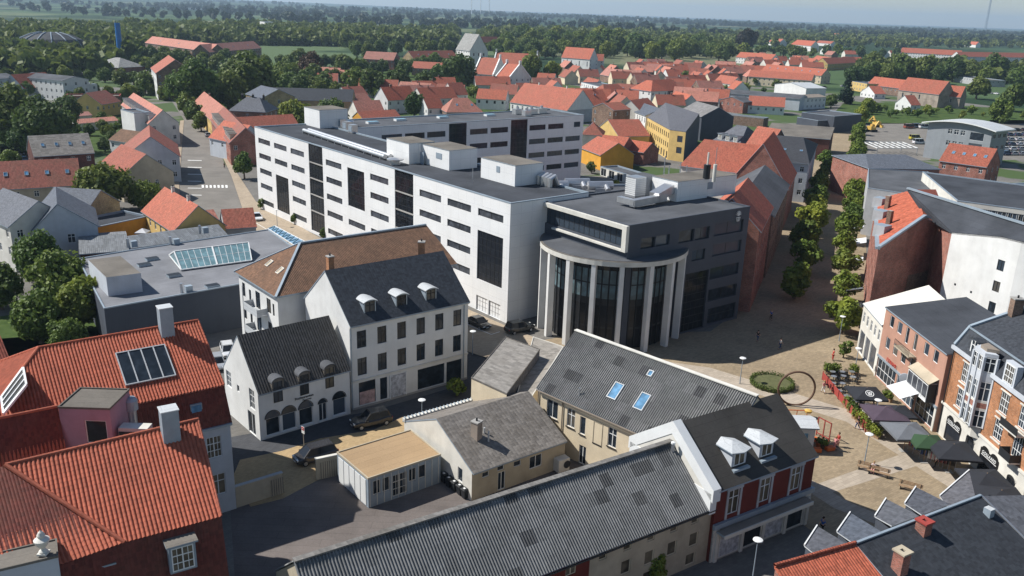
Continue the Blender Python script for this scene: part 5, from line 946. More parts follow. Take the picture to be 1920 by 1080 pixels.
for u in np.arange(2, L - 3, 4.2): boxdormer(h, u, .5, 7.6, 2.2, 1.9, 3, 'white', 'felt')
HO('gabled_house', 'house with bluish white gable and dark red roof at the left street', (-98.6, 214.6, 0), (-86, 218, 0), 6.5, 22, 11.5, 'bluew', 'redtile2', 'v', dd=113, spec={1: [('r', 4, 1.6, 1, 5, 1, 1), ('r', 1, 1.8, 1.2, 5, 1, 1)]})
HO('house', 'orange-roofed yellow house with two pale chimneys and small dormer near the mall', (267, 395), (326, 434), 4.4, 9.5, 8.6, 'yellow', 'redtile', chim=2, cm='offwhite')
HO('outbuilding', 'low pink-roofed outbuilding attached to the yellow house', (345, 433), (415, 424), 2.8, 8, 5.2, 'offwhite', 'pinktile', win=False)
HO('outbuilding', 'striped red tile roof of a low outbuilding next to the parked white car', (422, 428), (480, 424), 3.0, 7, 5.8, 'grayw', 'redtile', win=False)
HO('shed', 'dark corrugated shed roof left of the glass skylight roof', (150, 477), (240, 470), 4.5, 13, 5.6, 'darkbrick', 'etermid', win=False)
HO('shed', 'long pale corrugated shed roof with vents behind the mall roof', (232, 468), (425, 441), 4.4, 8, 5.4, 'darkbrick', 'etermid', win=False)
HO('shed', 'dark felt flat roof with orange wall behind the parasol courtyard', (170, 428), (280, 405), 3.6, 8, None, 'ochre', 'darkfelt', 'f', win=False)
# mall with skylights
P_ = [(195, 578), (478, 527), (548, 462), (503, 430), (236, 470), (146, 485)]; W_ = [pt(*p, 6.6) for p in P_]
ml = root('shopping_hall', (W_[0].x, W_[0].y, 0), math.atan2((W_[1] - W_[0]).y, (W_[1] - W_[0]).x), 'low dark shopping hall under a wide pale grey membrane roof with glass ridge skylight', 'shopping hall')
V = [rel(ml, p) for p in W_]; fp = [(v.x, v.y) for v in V]
walls(ml, fp, 0, 6.6, 'darkplaster', {0: [('a', 3, .3, 5, 2.6, 'M')]}, 'blackpaint', 'darkglass'); flatroof(ml, fp, 6.6, 'graymembrane', 'zinc', .12, cw=.15)
S_ = [rel(ml, pt(*p, 6.7)) for p in ((340, 506), (472, 488), (462, 460), (317, 478))]; mb = MB(); up = Vector((0, 0, 1.7)); rA, rB = (S_[0] + S_[3]) / 2 + up, (S_[1] + S_[2]) / 2 + up
mb.face([S_[0], S_[1], rB, rA], 'skyglass'); mb.face([S_[2], S_[3], rA, rB], 'skyglass'); mb.face([S_[3], S_[0], rA], 'skyglass'); mb.face([S_[1], S_[2], rB], 'skyglass'); sky_ = mb.build('skylight', ml); mb = MB()
for a, b in ((S_[0], S_[1]), (S_[1], rB), (rB, rA), (rA, S_[0]), (S_[2], rB), (S_[3], rA), (S_[3], S_[0])): mb.bar(a, b, .16, 'whitepaint')
for i in range(1, 12): t = i / 12; mb.bar(S_[0].lerp(S_[1], t), rA.lerp(rB, t), .22 if i == 6 else .06, 'whitepaint')
for t in (.5,): mb.bar(S_[0].lerp(rA, t), S_[1].lerp(rB, t), .06, 'whitepaint')
mb.build('frame', sky_)
B4 = [rel(ml, pt(*p, 9.2)) for p in ((199, 520), (264, 512), (226, 480), (165, 487))]; mb = MB(); mb.prism([(p.x, p.y) for p in B4], 6.5, 9.2, 'bluew', 'brownfelt'); mb.build('plant_room', ml)
for px, py in ((285, 486), (270, 497), (326, 517), (398, 537)): p = rel(ml, pt(px, py, 6.6)); mb = MB(); mb.box(p.x - .9, p.x + .9, p.y - .6, p.y + .6, 6.5, 6.85, 'zinc', 'blackpaint'); mb.build('roof_hatch', ml)
for k_, (px, py) in enumerate(((240, 462), (320, 458), (341, 548), (375, 436))): p = rel(ml, pt(px, py, 6.6)); mb = MB(); mb.tube([(p.x, p.y, 6.4), (p.x, p.y, 7.9)], .22, 'steel', 8); mb.box(p.x + .5, p.x + 1.4, p.y - .4, p.y + .4, 6.4, 7.4, 'zinc'); mb.build('roof_vent', ml)
mb = MB(); C_ = [rel(ml, pt(*p, 5.0)) for p in ((560, 468), (584, 460), (515, 424), (503, 429))]
mb = MB(); cg = root('glass_canopy', tuple(pt(540, 450, 0)), 0, 'narrow blue glass canopy with zigzag frame beside the hall and the brown roof', 'canopy'); C_ = [rel(cg, pt(*p, 5.0)) for p in ((560, 466), (584, 460), (515, 424), (502, 429))]
mb.face(C_, 'blueglass'); mb.build('pane', cg); mb = MB(); dz = Vector((0, 0, .06)); n = 9
for i in range(n): a = C_[0].lerp(C_[3], i / n); b = C_[1].lerp(C_[2], (i + 1) / n); c = C_[0].lerp(C_[3], (i + 1) / n); mb.bar(a + dz, b + dz, .1, 'bluetarp'); mb.bar(b + dz, c + dz, .1, 'bluetarp')
mb.bar(C_[0] + dz, C_[3] + dz, .14, 'whitepaint'); mb.bar(C_[1] + dz, C_[2] + dz, .14, 'whitepaint'); mb.build('frame', cg)
for t in (0, .33, .66, 1): p = C_[0].lerp(C_[3], t); mb = MB(); mb.tube([(p.x, p.y, 0), (p.x, p.y, 5)], .08, 'steel', 8); mb.build('post', cg)
# further left
HO('brick_building', 'tall brick house with white street front at the bend of the left street', (-166, 402, 0), (-150, 408, 0), 12, 34, 18, 'brownbrick', 'redtile', 'v', dd=116, spec={3: [('r', z, 1.8, 1.1, 7, .8, .8) for z in (10, 7, 4)] + [('r', .4, 2.4, 2, 6, .6, .6)]}, mats={3: 'white'})
HO('row_house', 'brown-roofed low row behind the tall brick street house', (333, 150), (400, 142), 7, 12, 10, 'brownbrick', 'redtile2', win=False)
HO('terrace', 'left half of the long red-roofed terrace with small white dormers, far left', (272, 80), (392, 97), 9, 13, 14, 'brownbrick', 'pinktile', sk=3)
HO('terrace', 'right half of the long red-roofed terrace with small white dormers', (392, 98), (490, 90), 9, 13, 14, 'brownbrick', 'pinktile', sk=3)
HO('house', 'red-roofed yellow street house right of the left street trees', (362, 192), (396, 224), 6, 9, 10, 'yellow', 'pinktile', chim=1)
h, q, L, ro = HO('row_house', 'red brick street row with five cream box dormers, right of the left street', (396, 224), (431, 268), 6.5, 9, 10.5, 'redbrick', 'redtile2')
for u in np.arange(1.5, L - 2, 3.4): boxdormer(h, u, .3, 7.0, 1.8, 1.7, 2.6, 'cream', 'brownfelt')
HO('villa', 'dark slate-hipped villa with chimneys behind the red street row', (430, 207), (497, 210), 9, 12, 13, 'brownbrick', 'slate', hl=4, hr=4, chim=3, cm='blackpaint')
HO('hall', 'slate-roofed yellow brick gable hall left of the long dark roof', (461, 176), (492, 184), 10, 13, 13, 'yellowbrick', 'slate')
HO('hall', 'long low dark slate roof behind the round trees', (500, 186), (660, 190), 7, 14, 11, 'yellowbrick', 'darkslate', win=False)
HO('house', 'plain red roof showing behind the left end of the office wing', (445, 246), (562, 238), 6, 10, 9.5, 'bluew', 'redtile', win=False)
HO('gabled_house', 'bluish white gabled house touching the office wing at its left end', (441, 268), (500, 262), 5.5, 14, 10, 'bluew', 'redtile', 'v')
HO('apartment_block', 'white apartment block with grey roof at the far left edge', (-30, 150), (33, 146), 9, 14, 10.5, 'bluew', 'felt')
HO('apartment_block', 'second white apartment block behind the red house, far left', (36, 144), (117, 152), 9, 13, 10.5, 'white', 'felt')
HO('house', 'orange-red roofed house with wide grey dormer, far left', (45, 166), (108, 160), 5, 12, 10.5, 'bluew', 'redtile')
HO('apartment_block', 'low white flat-roofed block right of the far-left apartments', (122, 160), (182, 158), 6, 12, None, 'white', 'felt', 'f')
HO('brick_building', 'long low brown brick block with flat red-edged roof', (121, 180), (224, 180), 5.5, 9, None, 'brownbrick', 'brownfelt', 'f', cop='redwood')
HO('brick_building', 'short brown brick block in front of the long low brick block', (140, 199), (196, 199), 4, 9, None, 'brownbrick', 'redwood', 'f', cop='redwood')
HO('house', 'red-roofed yellow house left of the pink dormered row', (190, 196), (226, 190), 5, 12, 9, 'yellow', 'redtile2')
HO('shed', 'low pink shed roof in the courtyards, farther of two', (130, 219), (172, 216), 2.6, 5, 3.6, 'offwhite', 'pinktile', win=False)
HO('shed', 'low pink shed roof in the courtyards, nearer of two', (147, 232), (222, 226), 2.6, 6, 3.6, 'offwhite', 'pinktile', win=False)
HO('house', 'white tent-roofed pavilion left of the blue chimney', (122, 122), (152, 121), 3, 16, 9, 'white', 'metalroof', hl=9, hr=9, win=False)
HO('house', 'pale grey pavilion roof at the foot of the blue chimney', (165, 122), (222, 127), 3, 20, 8, 'redbrick', 'lightshingle', hl=14, hr=10, win=False)
p = pt(101, 106, 0); mb = MB(); d_ = root('domed_hall', tuple(p), 0, 'dark rounded dome hall rising out of the woods, far left', 'hall')
mb.lathe([(27, 0), (27, 6), (26, 9), (22, 13), (15, 16), (8, 17.5), (0, 18)], 'darkslate', 40, sy=.7); mb.build('dome', d_, True); mb = MB()
for k_ in range(7): a = R(20 + 25 * k_); mb.tube([(27.3 * math.cos(a) * t, -19 * math.sin(a) * t, z) for t, z in ((1, 0), (1, 6), (.96, 9.2), (.82, 13.2), (.56, 16.2), (.3, 17.8))], .45, 'graypaint', 6)
mb.build('ribs', d_)
p = pt(228, 124, 0); mb = MB(); mb.lathe([(1.9, 0), (1.7, 28), (1.5, 28), (1.4, 26)], 'bluepaint', 20); o = mb.build('chimney_stack', None, True); o.location = p; tag(o, 'tall blue chimney stack standing above the far-left woods', 'chimney')
# centre back
HO('house', 'beige gabled house with a long red roof and small dormers left of the white tower', (775, 110), (858, 108), 8, 12, 13, 'yellowbrick', 'redtile2', sk=4)
HO('house', 'brick house with long pinkish red roof half hidden in the centre trees', (681, 110), (738, 113), 7, 12, 12, 'redbrick', 'pinktile')
HO('house', 'low red-roofed wing below the beige gabled house', (772, 127), (832, 130), 5, 9, 9, 'brownbrick', 'redtile')
HO('stepped_gable_tower', 'tall white gable house with grey roof rising above the centre trees', (855, 92), (881, 95), 14, 16, 26, 'white', 'lightshingle', spec={1: [('r', z, 2.2, 1.2, 3, 3, 3, 'n') for z in (10, 5)]}, gabwin=True)
HO('house', 'red-roofed house right behind the tall white gable tower', (902, 81), (938, 81), 7, 12, 14, 'brownbrick', 'redtile', win=False)
for lb, p1, p2, ze, w, zr in (('left white abbey wing with steep red roof and white gable parapets', (888, 137), (925, 140), 8, 14, 17), ('nearest white abbey gable with red roof, facing the round trees', (930, 143), (955, 146), 8, 16, 15), ('rear abbey wing with long red roof between white parapets', (925, 118), (1003, 122), 9, 12, 16)):
    h, q, L, ro = HO('abbey', lb, p1, p2, ze, w, zr, 'white', 'redtile', og=0); mb = MB(); mb2 = MB()
    for m_, x in ((mb, -.2), (mb2, L - .5)): m_.shell([[(x, -.4, ze + .2), (x + .8, -.4, ze + .2), (x + .8, w / 2, zr + 1), (x, w / 2, zr + 1)]], 1, 'whitepaint'); m_.shell([[(x, w / 2, zr + 1), (x + .8, w / 2, zr + 1), (x + .8, w + .4, ze + .2), (x, w + .4, ze + .2)]], 1, 'whitepaint'); m_.box(x, x + .8, w / 2 - .7, w / 2 + .7, zr, zr + 2.4, 'whitepaint'); m_.build('gable_parapet', h)
h, q, L, ro = HO('church', 'tall white church nave with plain red roof on the hill, right of centre', (1053, 107), (1106, 111), 9, 11, 17, 'white', 'redtile', spec={0: [('r', 3, 4, .9, 4, 2, 2, 'n')]})
HO('church', 'lower white chancel with red roof joined to the white hill church', (1108, 113), (1131, 114), 7, 9, 12, 'white', 'redtile')
HO('long_house', 'long white house under a huge plain red roof in front of the abbey', (957, 191), (1064, 207), 5.5, 17, 13.5, 'white', 'redtile', chim=2, cm='offwhite', spec={0: [('r', 2.6, 1.8, 1.1, 11, 1, 1)], 1: []}, mats={1: 'grayw'})
HO('long_house', 'white windowed wing with two skylights right of the huge red roof', (1070, 190), (1140, 188), 5.5, 10, 9.8, 'bluew', 'redtile', sk=2, chim=2)
HO('house', 'hipped dark red roof on a small white house right of the windowed wing', (1134, 178), (1184, 176), 5.5, 12, 10, 'white', 'redtile2', hl=4, hr=5)
HO('apartment_block', 'white flat-roofed apartment block, left of two behind the hipped roofs', (1090, 154), (1131, 164), 8, 12, None, 'white', 'felt', 'f')
HO('apartment_block', 'low white flat-roofed block, right of two behind the hipped roofs', (1131, 168), (1181, 160), 6, 12, None, 'white', 'felt', 'f')
HO('house', 'white cube house with pyramidal red roof and square windows', (1182, 166), (1221, 171), 8, 12, 12.5, 'white', 'redtile', hl=5.5, hr=5.5)
HO('house', 'pinkish red roofed brick row right of the pyramidal roof', (1224, 172), (1275, 168), 7, 12, 12, 'brownbrick', 'redtile')
HO('gabled_house', 'white house with lit left gable and pair of dormers, left of the dense tree', (727, 188), (781, 185), 6, 10, 11, 'white', 'redtile', chim=1, cm='brownbrick')
HO('house', 'pink dormered roof just behind the flat office roof, left end', (672, 214), (722, 212), 4, 10, 8.5, 'offwhite', 'pinktile', win=False)
HO('house', 'small dark pink roof behind the dormered pink roof', (655, 196), (700, 192), 5, 10, 8.5, 'offwhite', 'pinktile', chim=1)
HO('house', 'reddish roof with chimney farthest left in the centre cluster', (652, 180), (690, 178), 5, 10, 8.5, 'offwhite', 'redtile2', chim=1)
HO('outbuilding', 'low yellow outbuilding with plain red roof against the flat office roof', (680, 223), (750, 218), 3, 7, 5.2, 'ochre', 'redtile', win=False)
HO('house', 'red-roofed house right of the dense round tree', (793, 186), (858, 183), 5, 10, 9.5, 'offwhite', 'redtile', chim=1)
HO('house', 'small white house with square windows in front of the red-roofed houses', (802, 203), (832, 202), 4.5, 8, 8, 'white', 'redtile')
HO('house', 'hipped salmon roof with two skylights right of the small white house', (838, 210), (905, 210), 4, 12, 9, 'brownbrick', 'pinktile', hl=4, hr=5, sk=2)
HO('house', 'red roof half in tree shadow above the hipped salmon roof', (850, 178), (877, 177), 6, 10, 11, 'offwhite', 'redtile')
HO('half_timbered_house', 'half-timbered house with white panels behind the round pollard trees', (893, 184), (948, 187), 5, 8, 9, 'white', 'redtile', fm='blackpaint')
# yellow corner building
Y = [pt(*p, 9.6) for p in ((1214, 221), (1256, 244), (1286, 248), (1312, 226), (1240, 208))]; yr = root('corner_building', (Y[0].x, Y[0].y, 0), math.atan2((Y[1] - Y[0]).y, (Y[1] - Y[0]).x), 'bright yellow corner building with slate roof and three rows of windows', 'town house')
V = [rel(yr, p) for p in Y]; fp = [(v.x, v.y) for v in V]; r0, r1 = rel(yr, pt(1248, 193, 14)), rel(yr, pt(1311, 214, 13))
walls(yr, fp, 0, 9.6, 'yellow', {0: [('r', z, 1.7, 1.0, 12, .8, .8) for z in (6.9, 3.8)] + [('r', .4, 2.2, 1.4, 9, .8, .8)], 1: [('a', 3, 6.2, 2, 2, '6'), ('a', 3, 2.6, 2, 2, '6')]}, 'blackpaint', mats={2: 'darkplaster'}, extra=[([V[2], V[3], r1], 'darkplaster')])  # side wall and gable: their shade is put into a dark grey colour
up = Vector((0, 0, .15)); v = [x + up for x in V]; a, b = r0 + up, r1 + up; mb = MB(); mb.shell([[v[0], v[1], a], [v[1], v[2], b, a], [v[2], v[3], b], [v[3], v[4], a, b], [v[4], v[0], a]], .2, 'slate'); mb.build('roof', yr)
HO('town_house', 'white three-storey house with narrow windows left of the yellow corner building', (1181, 206), (1211, 217), 9.5, 11, 12, 'white', 'slate', spec={0: [('r', z, 1.9, .9, 7, .6, .6) for z in (6.8, 3.7, .6)]})
HO('house', 'red roof stepping up between the white and yellow corner houses', (1200, 208), (1232, 203), 10, 9, 13.5, 'offwhite', 'redtile', win=False)
HO('gabled_house', 'grey-roofed house with a dark shaded gable right of the yellow building', (1276, 207), (1316, 219), 9, 13, 12.5, 'darkplaster', 'etermid', win=False)
HO('house', 'bright orange-yellow wall of a red-roofed house beside the back office wing', (1090, 277), (1127, 291), 4.6, 11, 8, 'ochre', 'redtile', win=False)
HO('house', 'dark red hipped roof above the orange-yellow wall', (1093, 252), (1130, 254), 6, 11, 9.5, 'offwhite', 'redtile2', hl=3, hr=4, win=False)
HO('gabled_house', 'narrow yellow gable with red roof left of the brick warehouse', (1118, 243), (1160, 256), 5, 12, 9.5, 'yellow', 'redtile', 'v', win=False)
HO('brick_building', 'tall brown brick warehouse behind the narrow yellow gable', (1150, 207), (1182, 205), 11, 11, 13, 'brownbrick', 'redtile2')
HO('brick_building', 'low red brick gable block with hipped red roof next to the garages', (1120, 272), (1168, 277), 5.5, 10, 8, 'redbrick', 'redtile', win=False)
HO('outbuilding', 'orange-red lean-to roof with a round bush growing beside it', (1160, 279), (1207, 286), 4, 9, 6.5, 'redbrick', 'brighttile', win=False)
h, q, L, ro = HO('town_house', 'big dusty red roof sloping toward the dark corner block, with small vents', (1277, 310), (1405, 326), 9, 14, 15, 'offwhite', 'redtile', hl=3, win=False)
HO('gabled_house', 'tall red brick gable at the shopping street with orange tile side slope', (48.5, 193.5, 0), (60, 187.5, 0), 9.5, 24, 18.6, 'redbrick', 'brighttile', 'v', win=False, capm='redtile', dd=69)
HO('gabled_house', 'narrow brick street house squeezed behind the dark corner block', (29.5, 133.8, 0), (38.2, 130.4, 0), 13.5, 20, 18, 'redbrick', 'redtile', 'v', dd=69, spec={0: [('r', z, 1.7, 1.1, 2, .6, 2.5) for z in (8, 4.8, 1.6)], 1: [('r', z, 1.7, 1.1, 6, 1, 1) for z in (8, 4.8)]})
HO('town_house', 'felt-roofed brown street house between narrow brick house and the tall gable', (36, 153.5, 0), (46, 150, 0), 11.5, 34, 15, 'brownbrick', 'felt', 'v', dd=69)
h, q, L, ro = HO('town_house', 'grey mansard house with a row of white dormers behind the big red roof', (1338, 263), (1386, 272), 10, 12, 14.5, 'darkplaster', 'slate', hl=3, hr=3)
for u in np.arange(1.2, L - 1.5, 3): boxdormer(h, u, .4, 10.5, 1.5, 1.7, 2.2, 'white', 'slate')
HO('house', 'red roof with a white triangular dormer right of the grey mansard', (1398, 272), (1440, 279), 10, 10, 15, 'brownbrick', 'redtile', win=False)
HO('town_house', 'bluish white town house with skylit dark slate roof at the shopping street', (61, 224, 0), (74.5, 219, 0), 10, 40, 14, 'bluew', 'darkslate', hl=3, hr=3, sk=3, dd=69)
HO('warehouse', 'very wide brown-grey sheet roof left of the shopping street trees', (1433, 252), (1556, 262), 7, 24, 8.6, 'darkbrick', 'brownfelt', rf=.9, win=False)
HO('wall_building', 'low brown brick range with flat roof below the red brick house', (1343, 213), (1432, 222), 4, 6, None, 'brownbrick', 'brownfelt', 'f', win=False)
HO('brick_building', 'small red brick house with white trimmed low gable', (1350, 187), (1394, 192), 5.5, 10, 7.5, 'redbrick', 'felt', 'v')
HO('house', 'orange roof on a low white house right of the trimmed brick gable', (1403, 197), (1471, 201), 4, 12, 8, 'white', 'redtile')
HO('shed', 'long bluish shed with grey felt roof behind the orange roof', (1325, 172), (1500, 186), 6, 16, 7.5, 'bluew', 'felt', win=False)
HO('hall', 'white gabled hall with pale metal roof standing over the long shed', (1453, 158), (1512, 166), 9, 14, 11, 'white', 'metalroof', 'v', win=False)
HO('house', 'white house with square windows and brownish flat roof by the dark conifer', (1505, 184), (1549, 182), 6, 10, 7, 'white', 'copperroof')
HO('shed', 'black-roofed low workshop, left of the street trees', (1534, 226), (1592, 224), 5, 12, None, 'darkplaster', 'darkfelt', 'f', win=False)
HO('shed', 'dark-walled block standing behind the black-roofed workshop', (1565, 218), (1616, 214), 7, 16, None, 'darkplaster', 'felt', 'f', win=False)
HO('church', 'old stone church nave with plain red roof in the green churchyard', (1685, 168), (1761, 177), 7.5, 12, 14.5, 'stone', 'redtile', spec={0: [('a', 3, 3.5, 1, 2.6, 'n'), ('a', 9, 3.5, 1, 2.6, 'n'), ('a', 15, 3.5, 1, 2.6, 'n')], 1: [], 3: []})
HO('church', 'stone chancel with red roof at the right end of the old church', (1767, 179), (1801, 182), 6.5, 9, 12, 'stone', 'redtile', spec={0: [('r', 3, 2.2, 1, 1, 2, 2, 'n')], 1: [], 3: []})
HO('church_porch', 'small white gabled porch in front of the old stone church', (1679, 193), (1708, 197), 3.5, 7, 8, 'white', 'redtile', 'v')
HO('house', 'yellow house with flat dark roof left of the church', (1597, 152), (1626, 157), 6, 12, None, 'yellow', 'felt', 'f')
HO('long_house', 'long red roof with a central gable between yellow house and church', (1626, 158), (1690, 166), 5, 11, 10, 'brownbrick', 'redtile')
HO('gabled_house', 'little red-roofed white gable below the long red roof by the church', (1614, 172), (1640, 176), 3, 8, 7, 'white', 'redtile', 'v')
HO('terrace', 'long orange-red terrace roof stretching along the far right, left part', (1688, 98), (1800, 104), 7, 13, 13, 'white', 'redtile')
HO('terrace', 'long orange-red terrace roof at the far right, right part', (1800, 106), (1935, 108), 7, 13, 12.5, 'white', 'redtile')
HO('house', 'red roof sticking out of the trees above the far-right terrace', (1805, 82), (1830, 84), 6, 10, 12, 'white', 'redtile', win=False)
HO('long_house', 'long red roof with roof windows in the far old town, upper row', (1428, 132), (1540, 142), 6, 12, 10.5, 'cream', 'redtile', sk=7)
HO('long_house', 'long red roof in front of the roof-window row in the far old town', (1403, 143), (1522, 151), 6, 10, 10, 'cream', 'redtile')
HO('house', 'white-gabled house with red roof left of the far old town rows', (1380, 107), (1446, 112), 6, 14, 11, 'white', 'redtile')
HO('house', 'cream-gabled house with red roof right of the far old town rows', (1520, 113), (1552, 119), 5, 12, 10, 'cream', 'redtile')
HO('house', 'red-roofed house with yellow gables at the right end of the old town', (1552, 120), (1610, 117), 6, 12, 11, 'yellow', 'redtile')
HO('villa', 'white-gabled villa with bright red hipped roof among far trees', (1483, 83), (1521, 86), 8, 14, 15, 'white', 'brighttile', hl=5)
HO('house', 'low red roof right of the white-gabled far villa', (1530, 80), (1558, 82), 5, 12, 9, 'white', 'redtile', win=False)
HO('house', 'pale low flat building among trees right of the old town', (1790, 142), (1850, 150), 5, 16, None, 'grayw', 'brownfelt', 'f')
HO('apartment_block', 'beige block with square windows at the right picture edge', (1893, 124), (1935, 128), 7, 14, None, 'beige', 'felt', 'f')
for lb, p1, p2, ze, w, zr, rf_, wl in (('small red roof farthest up the old town hill', (1440, 60), (1458, 61), 6, 12, 11, 'redtile', 'white'), ('pair of pale far houses left of the villa', (1395, 72), (1420, 74), 5, 12, 8, 'slate', 'white'), ('tiny red-gabled far house left among trees', (1362, 72), (1382, 74), 6, 14, 12, 'redtile', 'redbrick'), ('tiny white-gabled far house with red roof beside the dark beech', (1441, 78), (1461, 80), 6, 14, 12, 'redtile', 'white'), ('small red roof deep in the far-right woods', (1560, 66), (1576, 67), 6, 14, 11, 'redtile', 'white'), ('pale far farmhouse in the right woods', (1595, 66), (1612, 68), 5, 16, 9, 'slate', 'white'), ('white far block left of the centre woods', (487, 40), (496, 41), 16, 14, None, 'metalroof', 'white'), ('long pale far block, left horizon', (498, 54), (540, 58), 9, 18, 11, 'metalroof', 'offwhite'), ('long pale far block nearer the centre horizon', (565, 50), (620, 52), 8, 18, 10, 'metalroof', 'offwhite'), ('white roof strip on the centre horizon', (640, 46), (720, 50), 8, 18, 10, 'metalroof', 'offwhite'), ('long white hall on the far plain, centre', (1003, 33), (1032, 34), 12, 60, None, 'metalroof', 'white'), ('white hall on the far plain, right of centre', (1190, 36), (1200, 36.5), 12, 60, None, 'metalroof', 'white'), ('white hall among far-left fields', (447, 12), (475, 13), 14, 80, None, 'metalroof', 'white'), ('pale farm on the far-left plain', (335, 14), (352, 15), 10, 60, None, 'metalroof', 'white')):
    HO('far_house', lb, p1, p2, ze, w, zr, wl, rf_, 'g' if zr else 'f', win=False)
# rows of small red roofs nobody can tell apart
rnd = random.Random(5); proto = {}
def smallhouse(k):
    if k in proto: return copy_tree(proto[k])
    r_ = root('small_house', (0, 0, 0)); w, d, ze, zr = 11 + 3 * k, 9, 4.5, 8.8; q = [(-w / 2, -d / 2), (w / 2, -d / 2), (w / 2, d / 2), (-w / 2, d / 2)]
    walls(r_, q, 0, ze, ('white', 'cream', 'brownbrick', 'offwhite')[k], {0: [('r', 2, 1.2, .9, 3, 1, 1)]}, extra=[([(-w / 2, d / 2, ze), (-w / 2, -d / 2, ze), (-w / 2, 0, zr)], None), ([(w / 2, -d / 2, ze), (w / 2, d / 2, ze), (w / 2, 0, zr)], None)]); ro = pitched(r_, q, ze, zr, ('redtile', 'redtile2', 'pinktile', 'redtile')[k]); chimney(ro, 1, 0, zr - .5, zr + 1); proto[k] = r_; return r_
zones = [('small red roof in the rows left of the yellow corner building', [(1100, 160), (1180, 165), (1180, 200), (1110, 205)], 8), ('small red-roofed house above the white flat apartment blocks', [(1180, 122), (1370, 120), (1370, 134), (1180, 136)], 14), ('small red roof in the rows around the big pale hall', [(1240, 165), (1400, 160), (1330, 200), (1240, 205)], 9), ('small red roof below the abbey among pollard trees', [(905, 150), (1040, 150), (1040, 172), (950, 180)], 6), ('small red roof behind the white gabled house', [(690, 166), (850, 160), (850, 178), (700, 180)], 6), ('small red-roofed house in the dense far old town, right of the hill church', [(1160, 132), (1420, 132), (1400, 160), (1190, 158)], 26), ('small red roof in the packed rows below the far woods', [(1370, 98), (1520, 108), (1530, 135), (1370, 128)], 16), ('small red-roofed house between the abbey and the hill church', [(1050, 118), (1180, 120), (1170, 150), (1060, 150)], 8), ('small red roof scattered in the far-right trees', [(1540, 96), (1700, 98), (1690, 122), (1560, 128)], 6), ('small red roof among the trees left of the abbey', [(540, 128), (700, 150), (690, 172), (560, 150)], 5)]
for lb, z, n in zones:
    pts_ = []
    for _ in range(900):
        if len(pts_) >= n: break
        s, t = rnd.random(), rnd.random(); p = pt(*lerp(lerp(z[0], z[1], s), lerp(z[3], z[2], s), t), 4)
        if any((p - o).length < 14 for o in pts_): continue
        if any(-6 < (p.x - hx) * math.cos(ha) + (p.y - hy) * math.sin(ha) < hl_ + 6 and -8 < -(p.x - hx) * math.sin(ha) + (p.y - hy) * math.cos(ha) < hw_ + 6 for hx, hy, ha, hl_, hw_, _z in HOUSES): continue
        pts_.append(p)
    for i, p in enumerate(pts_):
        h = smallhouse(rnd.randrange(4)); h.location = (p.x, p.y, 0); h.rotation_euler = (0, 0, rnd.choice((.1, .35, -.25, 1.5, 1.8)) + rnd.uniform(-.12, .12)); tag(h, lb, 'house', lb.replace('small red', 'small red', 1) + ' group' if False else 'small red-roofed houses: ' + lb.split(' ', 3)[3][:40])
# curved-roof office
C1, C2 = pt(1742, 228, 12.5), pt(1862, 243, 12.5); co = root('office_building', (C1.x, C1.y, 0), math.atan2((C2 - C1).y, (C2 - C1).x), 'grey-blue office with a white curved roof at the upper right', 'office building'); Lc = (C2 - C1).length
walls(co, [(0, 0), (Lc, 0), (Lc, 11), (0, 11)], 0, 12.5, 'silverwall', {0: [('a', x, z, 1.5, 1.6, 'x') for x in (Lc * .33, Lc * .43, Lc * .53) for z in (9.3, 5.4)] + [('a', Lc * .68, z, 4.6, 2.6, 'n') for z in (4.6, 8.2)], 1: [('r', z, 1.5, 2, 3, 1, 1, 'v') for z in (9.3, 5.4)]}, 'whitepaint', 'glass', 'x')
n = 16; mb = MB(); tp = [(-1.8 + (Lc + 3.6) * i / n, 12.4 + 2.6 * math.sin(math.pi * (.12 + .76 * i / n)) - 1.1) for i in range(n + 1)]; mb.shell([[(a[0], -1.5, a[1]), (b[0], -1.5, b[1]), (b[0], 12.2, b[1]), (a[0], 12.2, a[1])] for a, b in zip(tp, tp[1:])], .35, 'metalroof', 'whitepaint'); mb.build('roof', co)
mb = MB(); mb.face([(0, -.02, 12.3)] + [(Lc, -.02, 12.3)] + [(min(max(a, 0), Lc), -.02, b - .3) for a, b in reversed(tp)], 'silverwall'); mb.build('gable', co)
HO('brick_building', 'red brick house with dark red roof and three small dormers below the curved-roof office', (1762, 301), (1850, 313), 7, 12, 11.5, 'redbrick', 'redtile', sk=4, mats={3: 'brownbrick'})
HO('shed', 'flat silver metal roof at the right picture edge', (1850, 345), (1960, 372), 6, 18, None, 'grayw', 'metalroof', 'f', win=False)
# half-finished greenhouse frame in the yard
gh = root('greenhouse', tuple(pt(1668, 288, 0)), R(12), 'pale lattice frame roof lying in the yard by the shopping street', 'greenhouse'); mb = MB()
for i in range(8): mb.bar((-8 + i * 2.3, -4, 2.6), (-8 + i * 2.3, 5, 3.4), .25, 'whitepaint')
mb.build('rafters', gh); mb = MB(); [mb.bar((-8, y, 2.6 + (y + 4) * .09), (8.1, y, 2.6 + (y + 4) * .09), .2, 'whitepaint') for y in (-4, -1, 2, 5)]; mb.build('purlins', gh); mb = MB(); [mb.box(x - .1, x + .1, y - .1, y + .1, 0, 2.6, 'steel') for x in (-8, 8) for y in (-4, 5)]; mb.build('posts', gh)
